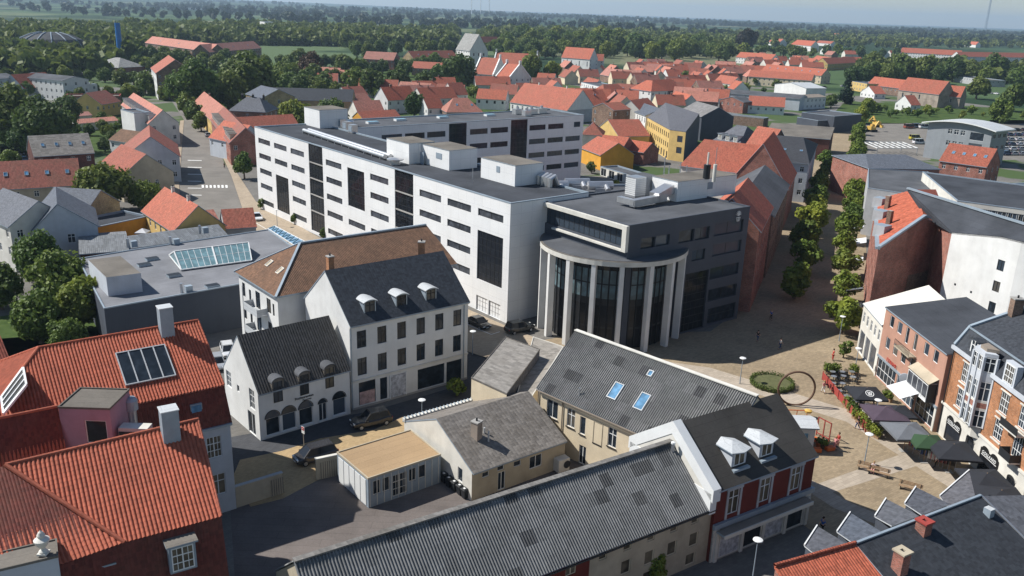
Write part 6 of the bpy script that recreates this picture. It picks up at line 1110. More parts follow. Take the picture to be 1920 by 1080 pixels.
# wind turbines and mast on the horizon
for i, (px, lb) in enumerate(((884, 'leftmost of three white wind turbines on the horizon'), (901, 'middle of three white wind turbines on the horizon'), (917, 'rightmost of three white wind turbines on the horizon'))):
    p = pt(px, 30, 0); d = p.y; s = d / 1610; wt = root('wind_turbine', tuple(p), 0, lb, 'wind turbine', 'wind turbines on the horizon'); hh = 34 * s
    mb = MB(); mb.lathe([(.8 * s, 0), (.4 * s, hh), (0, hh)], 'whitepaint', 10); mb.build('tower', wt); mb = MB(); mb.box(-.5 * s, .5 * s, -1 * s, 1 * s, hh - .4 * s, hh + .6 * s, 'whitepaint'); mb.build('nacelle', wt)
    for k in range(3): a = R(90 + 120 * k + i * 25); mb = MB(); mb.tube([(0, -1.1 * s, hh), (12 * s * math.cos(a), -1.1 * s, hh + 12 * s * math.sin(a))], [.5 * s, .12 * s], 'whitepaint', 6); mb.build('blade', wt)
p = pt(1846, 62, 0); s = p.y / 1610; ma = root('radio_mast', tuple(p), 0, 'tall lattice radio mast with thin stays above the far-right woods', 'mast'); mb = MB(); hh = 75 * s; w = 1.4 * s
for k in range(4): x, y = ((-w, -w), (w, -w), (w, w), (-w, w))[k]; mb.bar((x, y, 0), (x * .5, y * .5, hh), .35 * s, 'graypaint')
for i in range(22): z = hh * i / 22; f = 1 - .5 * i / 22; g = 1 - .5 * (i + 1) / 22; mb.bar((-w * f, -w * f, z), (w * g, -w * g, hh * (i + 1) / 22), .22 * s, 'graypaint'); mb.bar((w * f, -w * f, z), (-w * g, -w * g, hh * (i + 1) / 22), .22 * s, 'graypaint')
mb.build('lattice', ma)
# ------------------------------------------------------------------ ground, paving, roads, far land
m, t, b = _mat('landmat', .95, .1); P_ = obn(t)
vo = N(t, 'ShaderNodeTexVoronoi', Scale=.0035); mp = N(t, 'ShaderNodeMapping'); mp.inputs['Scale'].default_value = (1, .55, 1); mp.inputs['Rotation'].default_value = (0, 0, .5); t.links.new(P_, mp.inputs[0]); t.links.new(mp.outputs[0], vo.inputs['Vector'])
sx = N(t, 'ShaderNodeSeparateColor'); t.links.new(vo.outputs['Color'], sx.inputs[0])
fld = ramp(t, sx.outputs[0], [(0, (.035, .07, .03)), (.35, (.06, .1, .04)), (.6, (.09, .13, .06)), (.85, (.16, .16, .09)), (1, (.05, .08, .04))])
sy = N(t, 'ShaderNodeSeparateXYZ'); t.links.new(P_, sy.inputs[0]); mr_ = N(t, 'ShaderNodeMapRange'); mr_.inputs[1].default_value = 3000; mr_.inputs[2].default_value = 9000; mr_.inputs[4].default_value = .14; t.links.new(sy.outputs[1], mr_.inputs[0]); ad = N(t, 'ShaderNodeMath', operation='ADD'); t.links.new(noise(t, P_, .0022, 5, .6), ad.inputs[0]); t.links.new(mr_.outputs[0], ad.inputs[1])
wd_ = ramp(t, ad.outputs[0], [(.48, (0, 0, 0)), (.52, (1, 1, 1))])
t.links.new(mix(t, wd_, fld, (.022, .045, .02)), b.inputs['Base Color'])
m, t, b = _mat('grassmat', .95, .1); t.links.new(ramp(t, noise(t, obn(t), .25, 6, .7), [(.3, (.03, .055, .015)), (.55, (.06, .095, .025)), (.75, (.11, .12, .045))]), b.inputs['Base Color'])
paving('townmat', (.17, .16, .145), .6, .3, .1, .8, .3); m = M['townmat']; t = m.node_tree; b = t.nodes['Principled BSDF']; sy_ = N(t, 'ShaderNodeSeparateXYZ'); t.links.new(obn(t), sy_.inputs[0]); mr2 = N(t, 'ShaderNodeMapRange'); mr2.inputs[1].default_value = 225; mr2.inputs[2].default_value = 250; t.links.new(sy_.outputs[1], mr2.inputs[0]); mu = N(t, 'ShaderNodeMath', operation='MULTIPLY'); t.links.new(mr2.outputs[0], mu.inputs[0]); t.links.new(ramp(t, noise(t, obn(t), .035, 3, .5), [(.46, (0, 0, 0)), (.5, (1, 1, 1))]), mu.inputs[1])
t.links.new(mix(t, mu.outputs[0], (0, 0, 0), ramp(t, noise(t, obn(t), .4, 4, .6), [(.3, (.04, .075, .02)), (.7, (.09, .12, .035))])), b.inputs['Base Color']) if False else None
pl_ = b.inputs['Base Color'].links[0].from_socket; t.links.new(mix(t, mu.outputs[0], pl_, (.06, .095, .03)), b.inputs['Base Color'])
paving('squaremat', (.3, .235, .155), .5, .25, .14, .72, .25); paving('stripmat', (.4, .34, .27), .9, .45, .1, .75, .15); felt('yardmat', (.15, .13, .12), .95, .25); paving('lanemat', (.4, .29, .16), .3, .2, .12, .8, .15)
plain('turfmat', (.1, .105, .045), .95, var=.3, scale=2); felt('roadmat', (.2, .185, .165), .95, .15); plain('linepaint', (.75, .75, .72), .7, var=.1); paving('walkmat', (.37, .3, .22), .5, .25, .1, .75, .2); paving('darkpave', (.07, .072, .078), .4, .2, .12, .8, .2)
def sheet(name, pts, z, m, world=False):
    mb = MB(); mb.face([(p[0], p[1], z) if world else tuple(pt(*p, z)) for p in pts], m); return mb.build(name, kind='structure')
xs = np.concatenate([np.linspace(-14000, -2600, 60), np.linspace(-2400, 2400, 13), np.linspace(2600, 14000, 60)]); ys = np.concatenate([[-300, 0, 500, 1200, 2000, 2800], np.linspace(3400, 19000, 90)])
rs = np.random.RandomState(3); ph_ = rs.rand(40, 3)
def hill(x, y):
    if y < 2900: return 0.0
    k = min(1, (y - 2900) / 6000); h = 0
    for i in range(10): f = .00025 * (1 + i * .55); h += math.sin(x * f * (1 if i % 2 else .7) + ph_[i, 0] * 6.3 + math.sin(y * f * .8 + ph_[i, 1] * 6) * 1.4) / (1 + i * .7)
    left = max(0, min(1, (-x - y * .04) / (y * .5 + 1)))
    return k * max(0, 12 + 9 * h + left * 55 * min(1, y / 12000))
V_ = [(x, y, hill(x, y)) for y in ys for x in xs]; nx = len(xs); me = bpy.data.meshes.new('ground'); me.from_pydata(V_, [], [(j * nx + i, j * nx + i + 1, (j + 1) * nx + i + 1, (j + 1) * nx + i) for j in range(len(ys) - 1) for i in range(nx - 1)]); me.materials.append(M['landmat']); me.polygons.foreach_set('use_smooth', [True] * len(me.polygons))
go = bpy.data.objects.new('ground', me); COL.objects.link(go); go['kind'] = 'structure'
sheet('town_ground', [(-330, -20), (330, -20), (330, 420), (260, 560), (60, 660), (-60, 640), (-300, 520), (-330, 300)], .02, 'townmat', True)
sheet('grass', [(-60, 640), (205, 618), (205, 700), (-60, 760)], .03, 'grassmat'); sheet('lawn', [(1585, 190), (1760, 198), (1960, 205), (1960, 232), (1600, 232), (1560, 215)], .03, 'grassmat'); sheet('lawn', [(-60, 230), (200, 200), (260, 240), (190, 290), (-60, 300)], .03, 'grassmat')
sheet('lawn', [(300, 130), (520, 120), (640, 150), (640, 200), (470, 215), (350, 225), (330, 180)], .03, 'grassmat'); sheet('lawn', [(640, 110), (900, 105), (1010, 150), (950, 215), (780, 200), (640, 170)], .03, 'grassmat')
sheet('lawn', [(-40, 600), (200, 560), (215, 690), (-40, 720)], .03, 'grassmat')
# the square and the shopping street
sheet('square', [(1, 113), (8, 108.5), (16, 98), (24, 78), (29, 68), (25, 57), (33, 50), (50, 50), (52, 66), (51, 92), (51.5, 110), (53, 121), (60, 138), (150, 375), (128, 383), (52, 178), (36, 130), (30, 121), (10, 118)], .035, 'squaremat', True)
sheet('paving_strip', [(1, 114), (9, 109), (25, 104), (40, 92), (46, 76), (48, 76), (43, 94), (27, 107), (9, 112)], .045, 'stripmat', True); sheet('paving_strip', [(20, 95), (22, 94), (34, 74), (45, 64), (44, 63), (32, 73)], .045, 'stripmat', True)
sheet('paving_strip', [(32, 75.5), (44, 82), (46, 84), (45, 85.5), (31, 77)], .041, 'stripmat', True)
# streets round the office wing
sheet('road', [(480, 440), (455, 392), (432, 330), (395, 250), (330, 180), (318, 183), (345, 225), (336, 340), (338, 420), (430, 460)], .03, 'roadmat')
sheet('road', [(395, 250), (345, 225), (318, 183), (292, 152), (262, 132), (272, 130), (318, 160), (348, 196)], .029, 'roadmat')
sheet('pavement', [(480, 440), (455, 392), (434, 330), (398, 252), (404, 250), (445, 325), (480, 378), (705, 505), (952, 612), (1040, 648), (1000, 700), (880, 660), (700, 560), (560, 480)], .14, 'walkmat')
sheet('pavement', [(336, 340), (345, 225), (338, 226), (325, 340), (325, 420), (338, 420)], .14, 'walkmat')
sheet('road', [(880, 600), (1005, 660), (960, 740), (860, 780), (640, 850), (430, 900), (400, 860), (430, 820), (700, 770), (870, 720)], .028, 'darkpave')
sheet('lane', [(432, 905), (450, 862), (530, 845), (600, 822), (700, 806), (760, 780), (900, 762), (905, 775), (780, 800), (650, 850), (596, 900), (530, 935), (470, 950)], .04, 'lanemat')
sheet('yard', [(430, 925), (530, 932), (600, 902), (640, 850), (880, 900), (1100, 860), (1120, 900), (560, 1080), (440, 1080)], .036, 'yardmat')
for i in range(7): x = 378 + i * 7.4; sheet('road_marking', [(x, 347), (x + 4, 347), (x + 4.5, 352), (x + .5, 352)], .045, 'linepaint')
for i in range(6): y = 300 + i * 13; sheet('road_marking', [(352, y), (378, y + .5), (378, y + 1.4), (352, y + .9)], .045, 'linepaint')
for a, b_ in (((885, 612), (921, 627)), ((921, 627), (937, 622)), ((820, 580), (885, 612)), ((480, 418), (520, 442)), ((560, 464), (640, 500))):
    A, B = pt(*a, .16), pt(*b_, .16); mb = MB(); mb.bar(A, B, .12, 'linepaint', .01); mb.build('road_marking', kind='structure')
sheet('parking', [(1855, 225), (1960, 225), (1960, 300), (1880, 300)], .03, 'roadmat'); sheet('parking', [(0, 275), (62, 270), (62, 310), (0, 315)], .03, 'roadmat'); sheet('yard', [(1610, 230), (1740, 232), (1745, 300), (1620, 300)], .03, 'roadmat')
sheet('courtyard', [(1060, 330), (1190, 330), (1240, 345), (1100, 352)], .03, 'roadmat')
# round hedge bed with turf, steel ring
hb = root('round_flowerbed', tuple(pt(1447, 722, 0)), 0, 'oval turf bed ringed by a low clipped hedge beside the steel ring', 'flowerbed'); mb = MB(); mb.lathe([(2.6, 0), (2.6, .4), (2.2, .45), (0, .5)], 'turfmat', 40); mb.build('turf', hb)
def hedge(name, par, fn, n, s, mat, rnd):
    """clipped foliage: small leaf faces over a path of (x, y, z, r)"""
    mb = MB()
    for _ in range(n):
        x, y, z, r = fn(rnd); d = Vector((rnd.gauss(0, 1), rnd.gauss(0, 1), rnd.gauss(0, 1))).normalized(); c = Vector((x, y, z)) + d * r
        u = d.cross(Vector((rnd.gauss(0, 1), rnd.gauss(0, 1), rnd.gauss(0, 1)))).normalized(); v = d.cross(u); v = (v + d * rnd.uniform(-.8, .8)).normalized(); k = s * rnd.uniform(.6, 1.3)
        mb.face([c - u * k - v * k * .6, c + u * k - v * k * .6, c + u * k * .6 + v * k, c - u * k * .6 + v * k], mat)
    return mb.build(name, par)
rq = random.Random(11)
hedge('hedge', hb, lambda r: (lambda a: (2.6 * math.cos(a), 2.6 * math.sin(a), r.uniform(.15, .75), .22))(r.uniform(0, 6.283)), 2600, .07, 'leafdark', rq)
p = pt(1489, 760, 0); mb = MB(); n = 64; r_ = 2.2; up = Vector((0, 0, 1)); ax = Vector((math.cos(R(-1)), math.sin(R(-1)), 0)); mb.tube([p + ax * r_ * math.sin(2 * math.pi * i / n) + up * (r_ + .05 - r_ * math.cos(2 * math.pi * i / n)) for i in range(n + 1)], .13, 'corten', 10)
o = mb.build('ring_sculpture'); tag(o, 'large thin steel ring standing upright beside the round turf bed', 'sculpture')
# ------------------------------------------------------------------ trees
def crown_arrays(seed, nl, leaves, s, tall=1.0, flat=.0, cone=False):
    """unit crown (radius 1, centred on z=1.1): leaf quads on many overlapping lobes"""
    r = np.random.RandomState(seed); C = []
    while len(C) < nl:
        p = r.uniform(-1, 1, 3)
        if np.linalg.norm(p) < .8: C.append(p * (.78, .78, .72 * tall))
    C = np.array(C); rad = r.uniform(.16, .42, nl)
    if cone:
        h = r.rand(nl); a = r.rand(nl) * 6.28; rr = (1 - h) * .62 * np.sqrt(r.rand(nl)); C = np.stack([rr * np.cos(a), rr * np.sin(a), h * 2.6 - 1.0], 1); rad = .12 + .3 * (1 - h)
    k = r.choice(nl, leaves, p=rad ** 2 / (rad ** 2).sum()); d = r.normal(size=(leaves, 3)); out = C[k] / (np.linalg.norm(C[k], axis=1)[:, None] + .3); d = d / np.linalg.norm(d, axis=1)[:, None] + out * .7; d /= np.linalg.norm(d, axis=1)[:, None]
    P = C[k] + d * rad[k][:, None] * r.uniform(.6, 1.28, leaves)[:, None]; P[:, 2] += 1.0 * tall
    n = d + r.normal(size=(leaves, 3)) * .55; n /= np.linalg.norm(n, axis=1)[:, None]; u = np.cross(n, r.normal(size=(leaves, 3))); u /= np.linalg.norm(u, axis=1)[:, None]; v = np.cross(n, u); sz = s * r.uniform(.6, 1.4, leaves)[:, None]
    Q = np.stack([P - u * sz - v * sz * .6, P + u * sz * .7 - v * sz, P + u * sz + v * sz * .7, P - u * sz * .5 + v * sz], 1); return Q
def quads_mesh(name, Q, mats, mi=None):
    Q = np.ascontiguousarray(Q.reshape(-1, 3)); n = len(Q) // 4; me = bpy.data.meshes.new(name); me.vertices.add(n * 4); me.vertices.foreach_set('co', Q.ravel()); me.loops.add(n * 4); me.loops.foreach_set('vertex_index', np.arange(n * 4)); me.polygons.add(n); me.polygons.foreach_set('loop_start', np.arange(n) * 4); me.polygons.foreach_set('loop_total', np.full(n, 4))
    for m in mats: me.materials.append(M[m])
    if mi is not None: me.polygons.foreach_set('material_index', mi)
    me.update(); me.validate(); return me
TK = {}
def crown_mesh(kind, seed, mat):
    k = (kind, seed, mat)
    if k not in TK:
        a = {'big': (38, 6500, .05), 'mid': (26, 3200, .065), 'street': (20, 2200, .075), 'sapling': (9, 420, .11), 'small': (12, 700, .1), 'cone': (22, 1600, .07), 'pollard': (8, 1100, .08)}[kind]
        TK[k] = quads_mesh('crown', crown_arrays(seed, *a, tall={'street': 1.3, 'sapling': 1.3}.get(kind, 1.0), cone=kind == 'cone'), [mat])
    return TK[k]
def trunk_mesh(seed):
    if ('t', seed) in TK: return TK[('t', seed)]
    r = random.Random(seed); mb = MB(); mb.tube([(0, 0, 0), (.02, .01, .4), (.0, .02, .9)], [.09, .065, .05], 'bark', 7)
    for i in range(6): a = i * 1.05 + r.random(); e = r.uniform(.45, .7); mb.tube([(0, .01, .45 + i * .06), (e * .5 * math.cos(a), e * .5 * math.sin(a), .85 + i * .05), (e * math.cos(a), e * math.sin(a), 1.25 + i * .07)], [.035, .022, .006], 'bark', 5)
    TK[('t', seed)] = mb.mesh('trunk'); return TK[('t', seed)]
tr = random.Random(8)
def tree(name, label, px, py, rpx, kind='mid', mat='leaf', group=None, tall=1.0, drop=1.0):
    """px,py: centre of the crown as seen, rpx its radius in pixels; stands on the ground below"""
    r = 4.0
    for _ in range(12): p = pt(px, py, 1.1 * r * drop * tall); d = (p - Vector((0, 0, HCAM))).length; r = rpx * d / FPX
    o = root(name, (p.x, p.y, 0), tr.uniform(0, 6.28), label, 'tree', group); z = tall
    c = link('crown', crown_mesh(kind, tr.randrange(3), mat), o); link('trunk', trunk_mesh(tr.randrange(2)), o); o.scale = (r * tr.uniform(.92, 1.08), r * tr.uniform(.92, 1.08), r * tr.uniform(.93, 1.05) * z * drop); return o
TL = [  # label, px, py, rpx, kind, mat
('large leafy tree overhanging the dark mall wall, crown nearest the mall', 148, 560, 52, 'big', 'leaf'), ('tall leafy tree in front of the bluish slate gable', 72, 475, 46, 'big', 'leaf'), ('broad leafy tree filling the gap between slate gable house and mall', 105, 515, 55, 'big', 'leaf'), ('lower leafy tree at the edge of the lawn, left foreground', 70, 590, 46, 'big', 'leaf'), ('dark tree half cut by the left edge beside the cream house', -4, 530, 42, 'big', 'leafdark'), ('leafy tree just behind the hipped red roof', 125, 622, 34, 'big', 'leaf'),
('big dense tree over the long red roof, left of the beige gable', 186, 336, 50, 'big', 'leafdark'), ('rounder tree leaning on the big dense tree by the orange roof', 268, 358, 30, 'big', 'leaf'), ('small bush-like tree beneath the beige gable', 160, 385, 22, 'mid', 'leafdark'), ('street tree standing by the corner of the white office wing', 457, 309, 23, 'street', 'leaf'),
('huge dark dome-crowned tree beside the tall brick street house', 360, 158, 46, 'big', 'leaf'), ('very large spreading tree behind the slate-hipped villa', 470, 140, 52, 'big', 'leafdark'), ('big tree between the two largest trees of the left street', 425, 165, 38, 'big', 'leafdark'), ('round tree in front of the long dark slate roof, left one', 548, 206, 33, 'big', 'leaf'), ('round tree in front of the long dark slate roof, right one', 625, 204, 32, 'big', 'leafdark'), ('dark red beech between the terrace and the centre trees', 585, 120, 26, 'big', 'leafred'), ('light green tree left of the white-walled ruins', 530, 130, 26, 'big', 'leaf'),
('street tree on the left street, farthest of three', 350, 197, 19, 'street', 'leaf'), ('street tree on the left street, middle of three', 364, 212, 19, 'street', 'leaf'), ('street tree on the left street, nearest of three', 376, 226, 17, 'street', 'leaf'), ('shapely tree at the bend of the left street', 270, 150, 22, 'mid', 'leaf'),
('large dark tree of the left park, cut by the picture edge', 12, 205, 50, 'big', 'leafdark'), ('broad dark tree of the left park beside the brick blocks', 82, 222, 50, 'big', 'leafdark'), ('smaller tree right of the dark park trees', 122, 205, 26, 'mid', 'leafdark'), ('low tree in front of the left park trees', 45, 252, 30, 'mid', 'leafdark'),
('large round dark tree in front of the white gable tower', 864, 126, 37, 'big', 'leafdark'), ('tree standing against the abbey gable, left of the steep parapet', 996, 124, 24, 'mid', 'leafdark'), ('narrow tree below the hill church', 1037, 131, 19, 'mid', 'leaf'), ('left pollard with round crown by the half-timbered house', 885, 163, 13, 'pollard', 'leafdark'), ('middle pollard with round crown by the half-timbered house', 921, 168, 14, 'pollard', 'leafdark'), ('right pollard with round crown by the half-timbered house', 948, 165, 13, 'pollard', 'leafdark'), ('bushy round tree left of the salmon hipped roof', 882, 148, 14, 'pollard', 'leafdark'), ('dense tree between the white gabled house and the red roofs', 777, 192, 23, 'mid', 'leafdark'),
('centre wood tree behind the white gabled house', 700, 152, 26, 'mid', 'leafdark'), ('centre wood tree left of the round dark tree', 800, 152, 24, 'mid', 'leafdark'), ('centre wood tree in front of the brick house with pinkish roof', 745, 150, 26, 'mid', 'leafdark'), ('centre wood tree nearest the small pink roofs', 664, 148, 25, 'mid', 'leaf'), ('left end tree of the centre wood', 645, 118, 24, 'mid', 'leafdark'), ('tree over the low red-roofed wing', 822, 133, 18, 'mid', 'leaf'),
('round tree in the courtyard behind the white plant rooms', 1020, 320, 19, 'mid', 'leaf'), ('round bush beside the orange lean-to roof', 1185, 275, 11, 'small', 'leaf'), ('small tree in the courtyard hedge by the garages', 1110, 312, 12, 'small', 'leafdark'), ('bright shrub at the end of the garages', 1155, 342, 9, 'small', 'leaflight'),
('tree beside the white house with brownish flat roof', 1560, 185, 14, 'mid', 'leafdark'), ('tree behind the yellow house near the church', 1640, 115, 20, 'mid', 'leafdark'), ('broad tree above the church roof, left', 1690, 120, 26, 'mid', 'leafdark'), ('broad tree above the church roof, right', 1735, 122, 26, 'mid', 'leafdark'), ('tree between old church and the far-right terrace', 1790, 125, 22, 'mid', 'leafdark'), ('tree right of the beige flat building', 1868, 122, 24, 'mid', 'leafdark'), ('tree at the right edge above the car park', 1905, 175, 26, 'mid', 'leafdark'), ('tree behind the chancel of the old church', 1835, 160, 20, 'mid', 'leafdark'), ('tree shading the car park corner', 1880, 205, 20, 'mid', 'leaf'), ('dark beech far right of the centre', 1400, 62, 20, 'mid', 'leafred'),
('thin young tree in front of the white town house', 804, 688, 24, 'sapling', 'leaf'), ('fuller young tree at the right corner of the white town house', 857, 722, 20, 'small', 'leaflight'), ('conical bright tree at the bottom edge before the cream warehouse wall', 1232, 1062, 27, 'street', 'leaflight'), ('small clipped tree by the office wing, left of two', 552, 411, 9, 'street', 'leafdark'), ('small clipped tree by the office wing, right of two', 606, 437, 9, 'street', 'leafdark'), ('thin sapling by the corner of the office wing', 489, 382, 10, 'sapling', 'leaf'), ('young tree at the head of the cafe terrace', 1584, 652, 17, 'sapling', 'leaf'), ('low green tree left of the left parking lot', 20, 300, 18, 'mid', 'leaf'), ('hedge tree beside the brown-roofed small white house', 196, 268, 13, 'mid', 'leafdark'), ('short tree behind the gabled slate house', 260, 205, 0.1, 'small', 'leafdark')]
for lb, x, y, r_, k, m_ in TL:
    if r_ > 1: tree('leafy_tree' if k != 'sapling' else 'young_tree', lb, x, y, r_, k, m_)
tree('conifer', 'dark pointed conifer right of the white house with brownish roof', 1588, 172, 19, 'cone', 'conifer', None, 1.0)
tree('conifer', 'slim dark conifer by the brick house of the curved-roof office', 1768, 322, 12, 'cone', 'conifer'); tree('conifer', 'second slim conifer by the brick house of the curved-roof office', 1782, 322, 12, 'cone', 'conifer')
def avenue(p0, p1, n, r0):
    a_, b_ = pt(*p0, 0), pt(*p1, 0)
    for i in range(n):
        p = a_.lerp(b_, (i + tr.uniform(-.25, .25)) / (n - 1)) + Vector((tr.uniform(-.6, .6), tr.uniform(-.6, .6), 0)); r = r0 * tr.uniform(.85, 1.2)
        o = root('street_tree', (p.x, p.y, 0), tr.uniform(0, 6.28), 'green street tree in the two rows along the shopping street', 'tree', 'street trees along the shopping street'); link('crown', crown_mesh('street', tr.randrange(3), ('leaflight', 'leaflight', 'leaf')[i % 3]), o); link('trunk', trunk_mesh(tr.randrange(2)), o); o.scale = (r, r, r * tr.uniform(.78, 1.02))
avenue((1572, 620), (1612, 232), 21, 2.8); avenue((1490, 560), (1548, 318), 10, 3.2); avenue((1612, 232), (1630, 205), 6, 3.4)
# edge trees of the woods, many alike
wr_ = random.Random(21)
def edge_row(pts_, n, lab, grp, r0, r1, jit=4, mats=('leafdark', 'leaf', 'leafdark')):
    for i in range(n):
        t_ = (i + wr_.random() * .6) / n * (len(pts_) - 1); a = int(t_); x, y = lerp(pts_[a], pts_[min(a + 1, len(pts_) - 1)], t_ - a); tree('woodland_tree', lab, x, y + wr_.uniform(-jit, jit), wr_.uniform(r0, r1), 'mid' if r1 > 14 else 'small', wr_.choice(mats), grp)
edge_row([(-10, 118), (140, 108), (270, 112), (300, 118)], 18, 'dark round tree in the belt behind the far-left apartments', 'tree belt, far left', 9, 14)
edge_row([(270, 100), (520, 108), (660, 112)], 14, 'dark tree in the belt below the long red terrace', 'tree belt below the terrace', 11, 17)
edge_row([(520, 150), (640, 165)], 8, 'round tree behind the long dark slate roof', 'trees behind the dark slate roof', 16, 26)
edge_row([(660, 92), (780, 84), (860, 86)], 10, 'dark tree behind the long red gabled house', 'trees behind the red gabled house', 12, 18)
edge_row([(880, 72), (1000, 66), (1120, 70), (1180, 76)], 22, 'big green tree in the wood rising behind the abbey', 'wood behind the abbey', 13, 20, 6, ('leaf', 'leafdark', 'leaf'))
edge_row([(1190, 80), (1290, 80), (1340, 84)], 12, 'big tree in the wood right of the hill church', 'wood right of the hill church', 12, 18, 6)
edge_row([(300, 114), (520, 132), (640, 146)], 18, 'dark tree between the red terrace and the long dark roof', 'trees below the red terrace', 12, 20, 8)
edge_row([(640, 124), (760, 118), (850, 104)], 13, 'tree in the wood left of the white gable tower', 'wood left of the gable tower', 11, 18, 8)
edge_row([(930, 100), (1050, 98)], 7, 'tree between abbey and hill church', 'trees between abbey and church', 9, 14, 5)
edge_row([(930, 88), (1040, 84), (1150, 88), (1290, 92), (1370, 92)], 26, 'dark tree along the wood edge behind the hill church', 'wood edge behind the hill church', 12, 20)
edge_row([(1380, 90), (1500, 92), (1690, 100)], 18, 'dark tree among the far old town roofs', 'trees among the far roofs', 8, 14)
edge_row([(1600, 136), (1700, 132), (1930, 138)], 16, 'dark tree in the belt between church and terrace', 'tree belt behind the old church', 12, 19)
edge_row([(1615, 200), (1680, 208), (1760, 206), (1930, 215)], 22, 'churchyard shrub with pale green clipped crown', 'clipped shrubs in the churchyard', 5, 9, 5, ('leaf', 'leaflight', 'leaf'))
edge_row([(0, 175), (120, 172), (220, 168), (300, 165)], 12, 'leafy tree among the far-left blocks', 'trees among the far-left blocks', 9, 15, 9, ('leaf', 'leafdark', 'leaf'))
edge_row([(120, 135), (260, 140), (320, 170)], 9, 'green tree on the open ground below the blue stack', 'trees below the blue stack', 10, 16, 9, ('leaf', 'leafdark'))
edge_row([(10, 262), (60, 240), (190, 232), (215, 250)], 9, 'garden tree behind the grey-roofed brick house', 'trees behind the grey-roofed brick house', 10, 16, 8, ('leaf', 'leafdark'))
edge_row([(620, 168), (700, 178), (860, 168), (950, 178)], 12, 'green tree tucked between the centre red roofs', 'trees between the centre red roofs', 9, 14, 9, ('leaf', 'leafdark'))
edge_row([(1180, 128), (1300, 132), (1400, 128)], 12, 'tree above the dense far roofs', 'trees above the dense far roofs', 7, 11, 8, ('leaf', 'leafdark'))
edge_row([(1180, 150), (1300, 152), (1420, 158), (1520, 150)], 22, 'garden tree squeezed between the old town roofs', 'garden trees in the old town', 6, 11, 12)
edge_row([(1100, 180), (1240, 178), (1330, 168)], 10, 'small tree among the roofs behind the office wings', 'small trees behind the office wings', 6, 10, 10)
edge_row([(180, 215), (250, 235), (120, 240)], 7, 'low garden tree among the left courtyards', 'garden trees in the left courtyards', 9, 14)
# woods nobody could count
wrs = np.random.RandomState(4); bank = [crown_arrays(50 + i, 9, 70, .3) for i in range(5)]
def woods(name, label, regions, seed_n, rr, mat, cat='woods', kset=None):
    Qs = []; mi = []
    for (poly, n) in regions:
        cnt = 0; tries = 0
        while cnt < n and tries < n * 6:
            tries += 1; s, t_ = wrs.rand(), wrs.rand(); a = lerp(lerp(poly[0], poly[1], s), lerp(poly[3], poly[2], s), t_); x, y = a
            if any(-8 < (x - hx) * math.cos(ha) + (y - hy) * math.sin(ha) < hl_ + 8 and -16 < -(x - hx) * math.sin(ha) + (y - hy) * math.cos(ha) < hw_ + 8 for hx, hy, ha, hl_, hw_, _z in HOUSES if abs(hx - x) < 120 and abs(hy - y) < 120): continue
            cnt += 1; r = wrs.uniform(*rr); a_ = wrs.rand() * 6.28; Q = bank[wrs.randint(5)] * (r, r, r * wrs.uniform(.8, 1.15)); c, s_ = math.cos(a_), math.sin(a_); Qs.append(np.stack([Q[..., 0] * c - Q[..., 1] * s_ + x, Q[..., 0] * s_ + Q[..., 1] * c + y, Q[..., 2] + hill(x, y) - .15 * r], -1)); mi.append(np.full(len(Q), wrs.randint(3)))
    me = quads_mesh(name, np.concatenate(Qs), mat, np.concatenate(mi)); o = bpy.data.objects.new(name, me); COL.objects.link(o); tag(o, label, cat, None, 'stuff'); return o
g = lambda px, py: tuple(pt(px, py, 0).xy)
woods('woods', 'dark mixed woods spreading behind the town to the plain', [([g(-80, 104), g(300, 100), g(300, 60), g(-80, 62)], 1500), ([g(-60, 165), g(250, 135), g(260, 104), g(-60, 108)], 150), ([g(300, 84), g(700, 88), g(700, 58), g(300, 56)], 1400), ([g(640, 92), g(850, 84), g(860, 62), g(640, 62)], 700),
    ([g(900, 96), g(1180, 96), g(1180, 62), g(900, 62)], 900), ([g(1180, 110), g(1380, 104), g(1380, 64), g(1180, 64)], 700), ([g(1380, 88), g(1700, 90), g(1700, 62), g(1380, 62)], 700), ([g(1650, 90), g(1990, 92), g(1990, 64), g(1650, 64)], 800), ([g(1620, 150), g(1990, 160), g(1990, 128), g(1600, 124)], 120)], 0, (5, 9), ['forest', 'leafdark', 'forest'])
woods('far_woods', 'hazy far woods and hedgerows across the plain', [([(x, y), (x + w, y + 60), (x + w * 1.1, y + h_), (x, y + h_ * .8)], int(w * h_ / 1500)) for x, y, w, h_ in [(wrs.uniform(-.66, .62) * yy, yy, wrs.uniform(500, 1800) * (yy / 2500) ** .5, wrs.uniform(25, 110)) for yy in np.concatenate([wrs.uniform(1900, 3200, 18), wrs.uniform(3000, 7500, 36)])]], 0, (7, 13), ['forestfar'] * 3)
def bush(name, label, px, py, s, mat, n=260, cat='plant', group=None, z=0):
    p = pt(px, py, z); rr = random.Random(px * 7 + py); o = hedge('foliage', None, lambda r: (r.uniform(-.35, .35) * s, r.uniform(-.35, .35) * s, r.uniform(.15, .75) * s, .28 * s), n, .09 * s, mat, rr); o.name = name; o.location = p; return tag(o, label, cat, group)
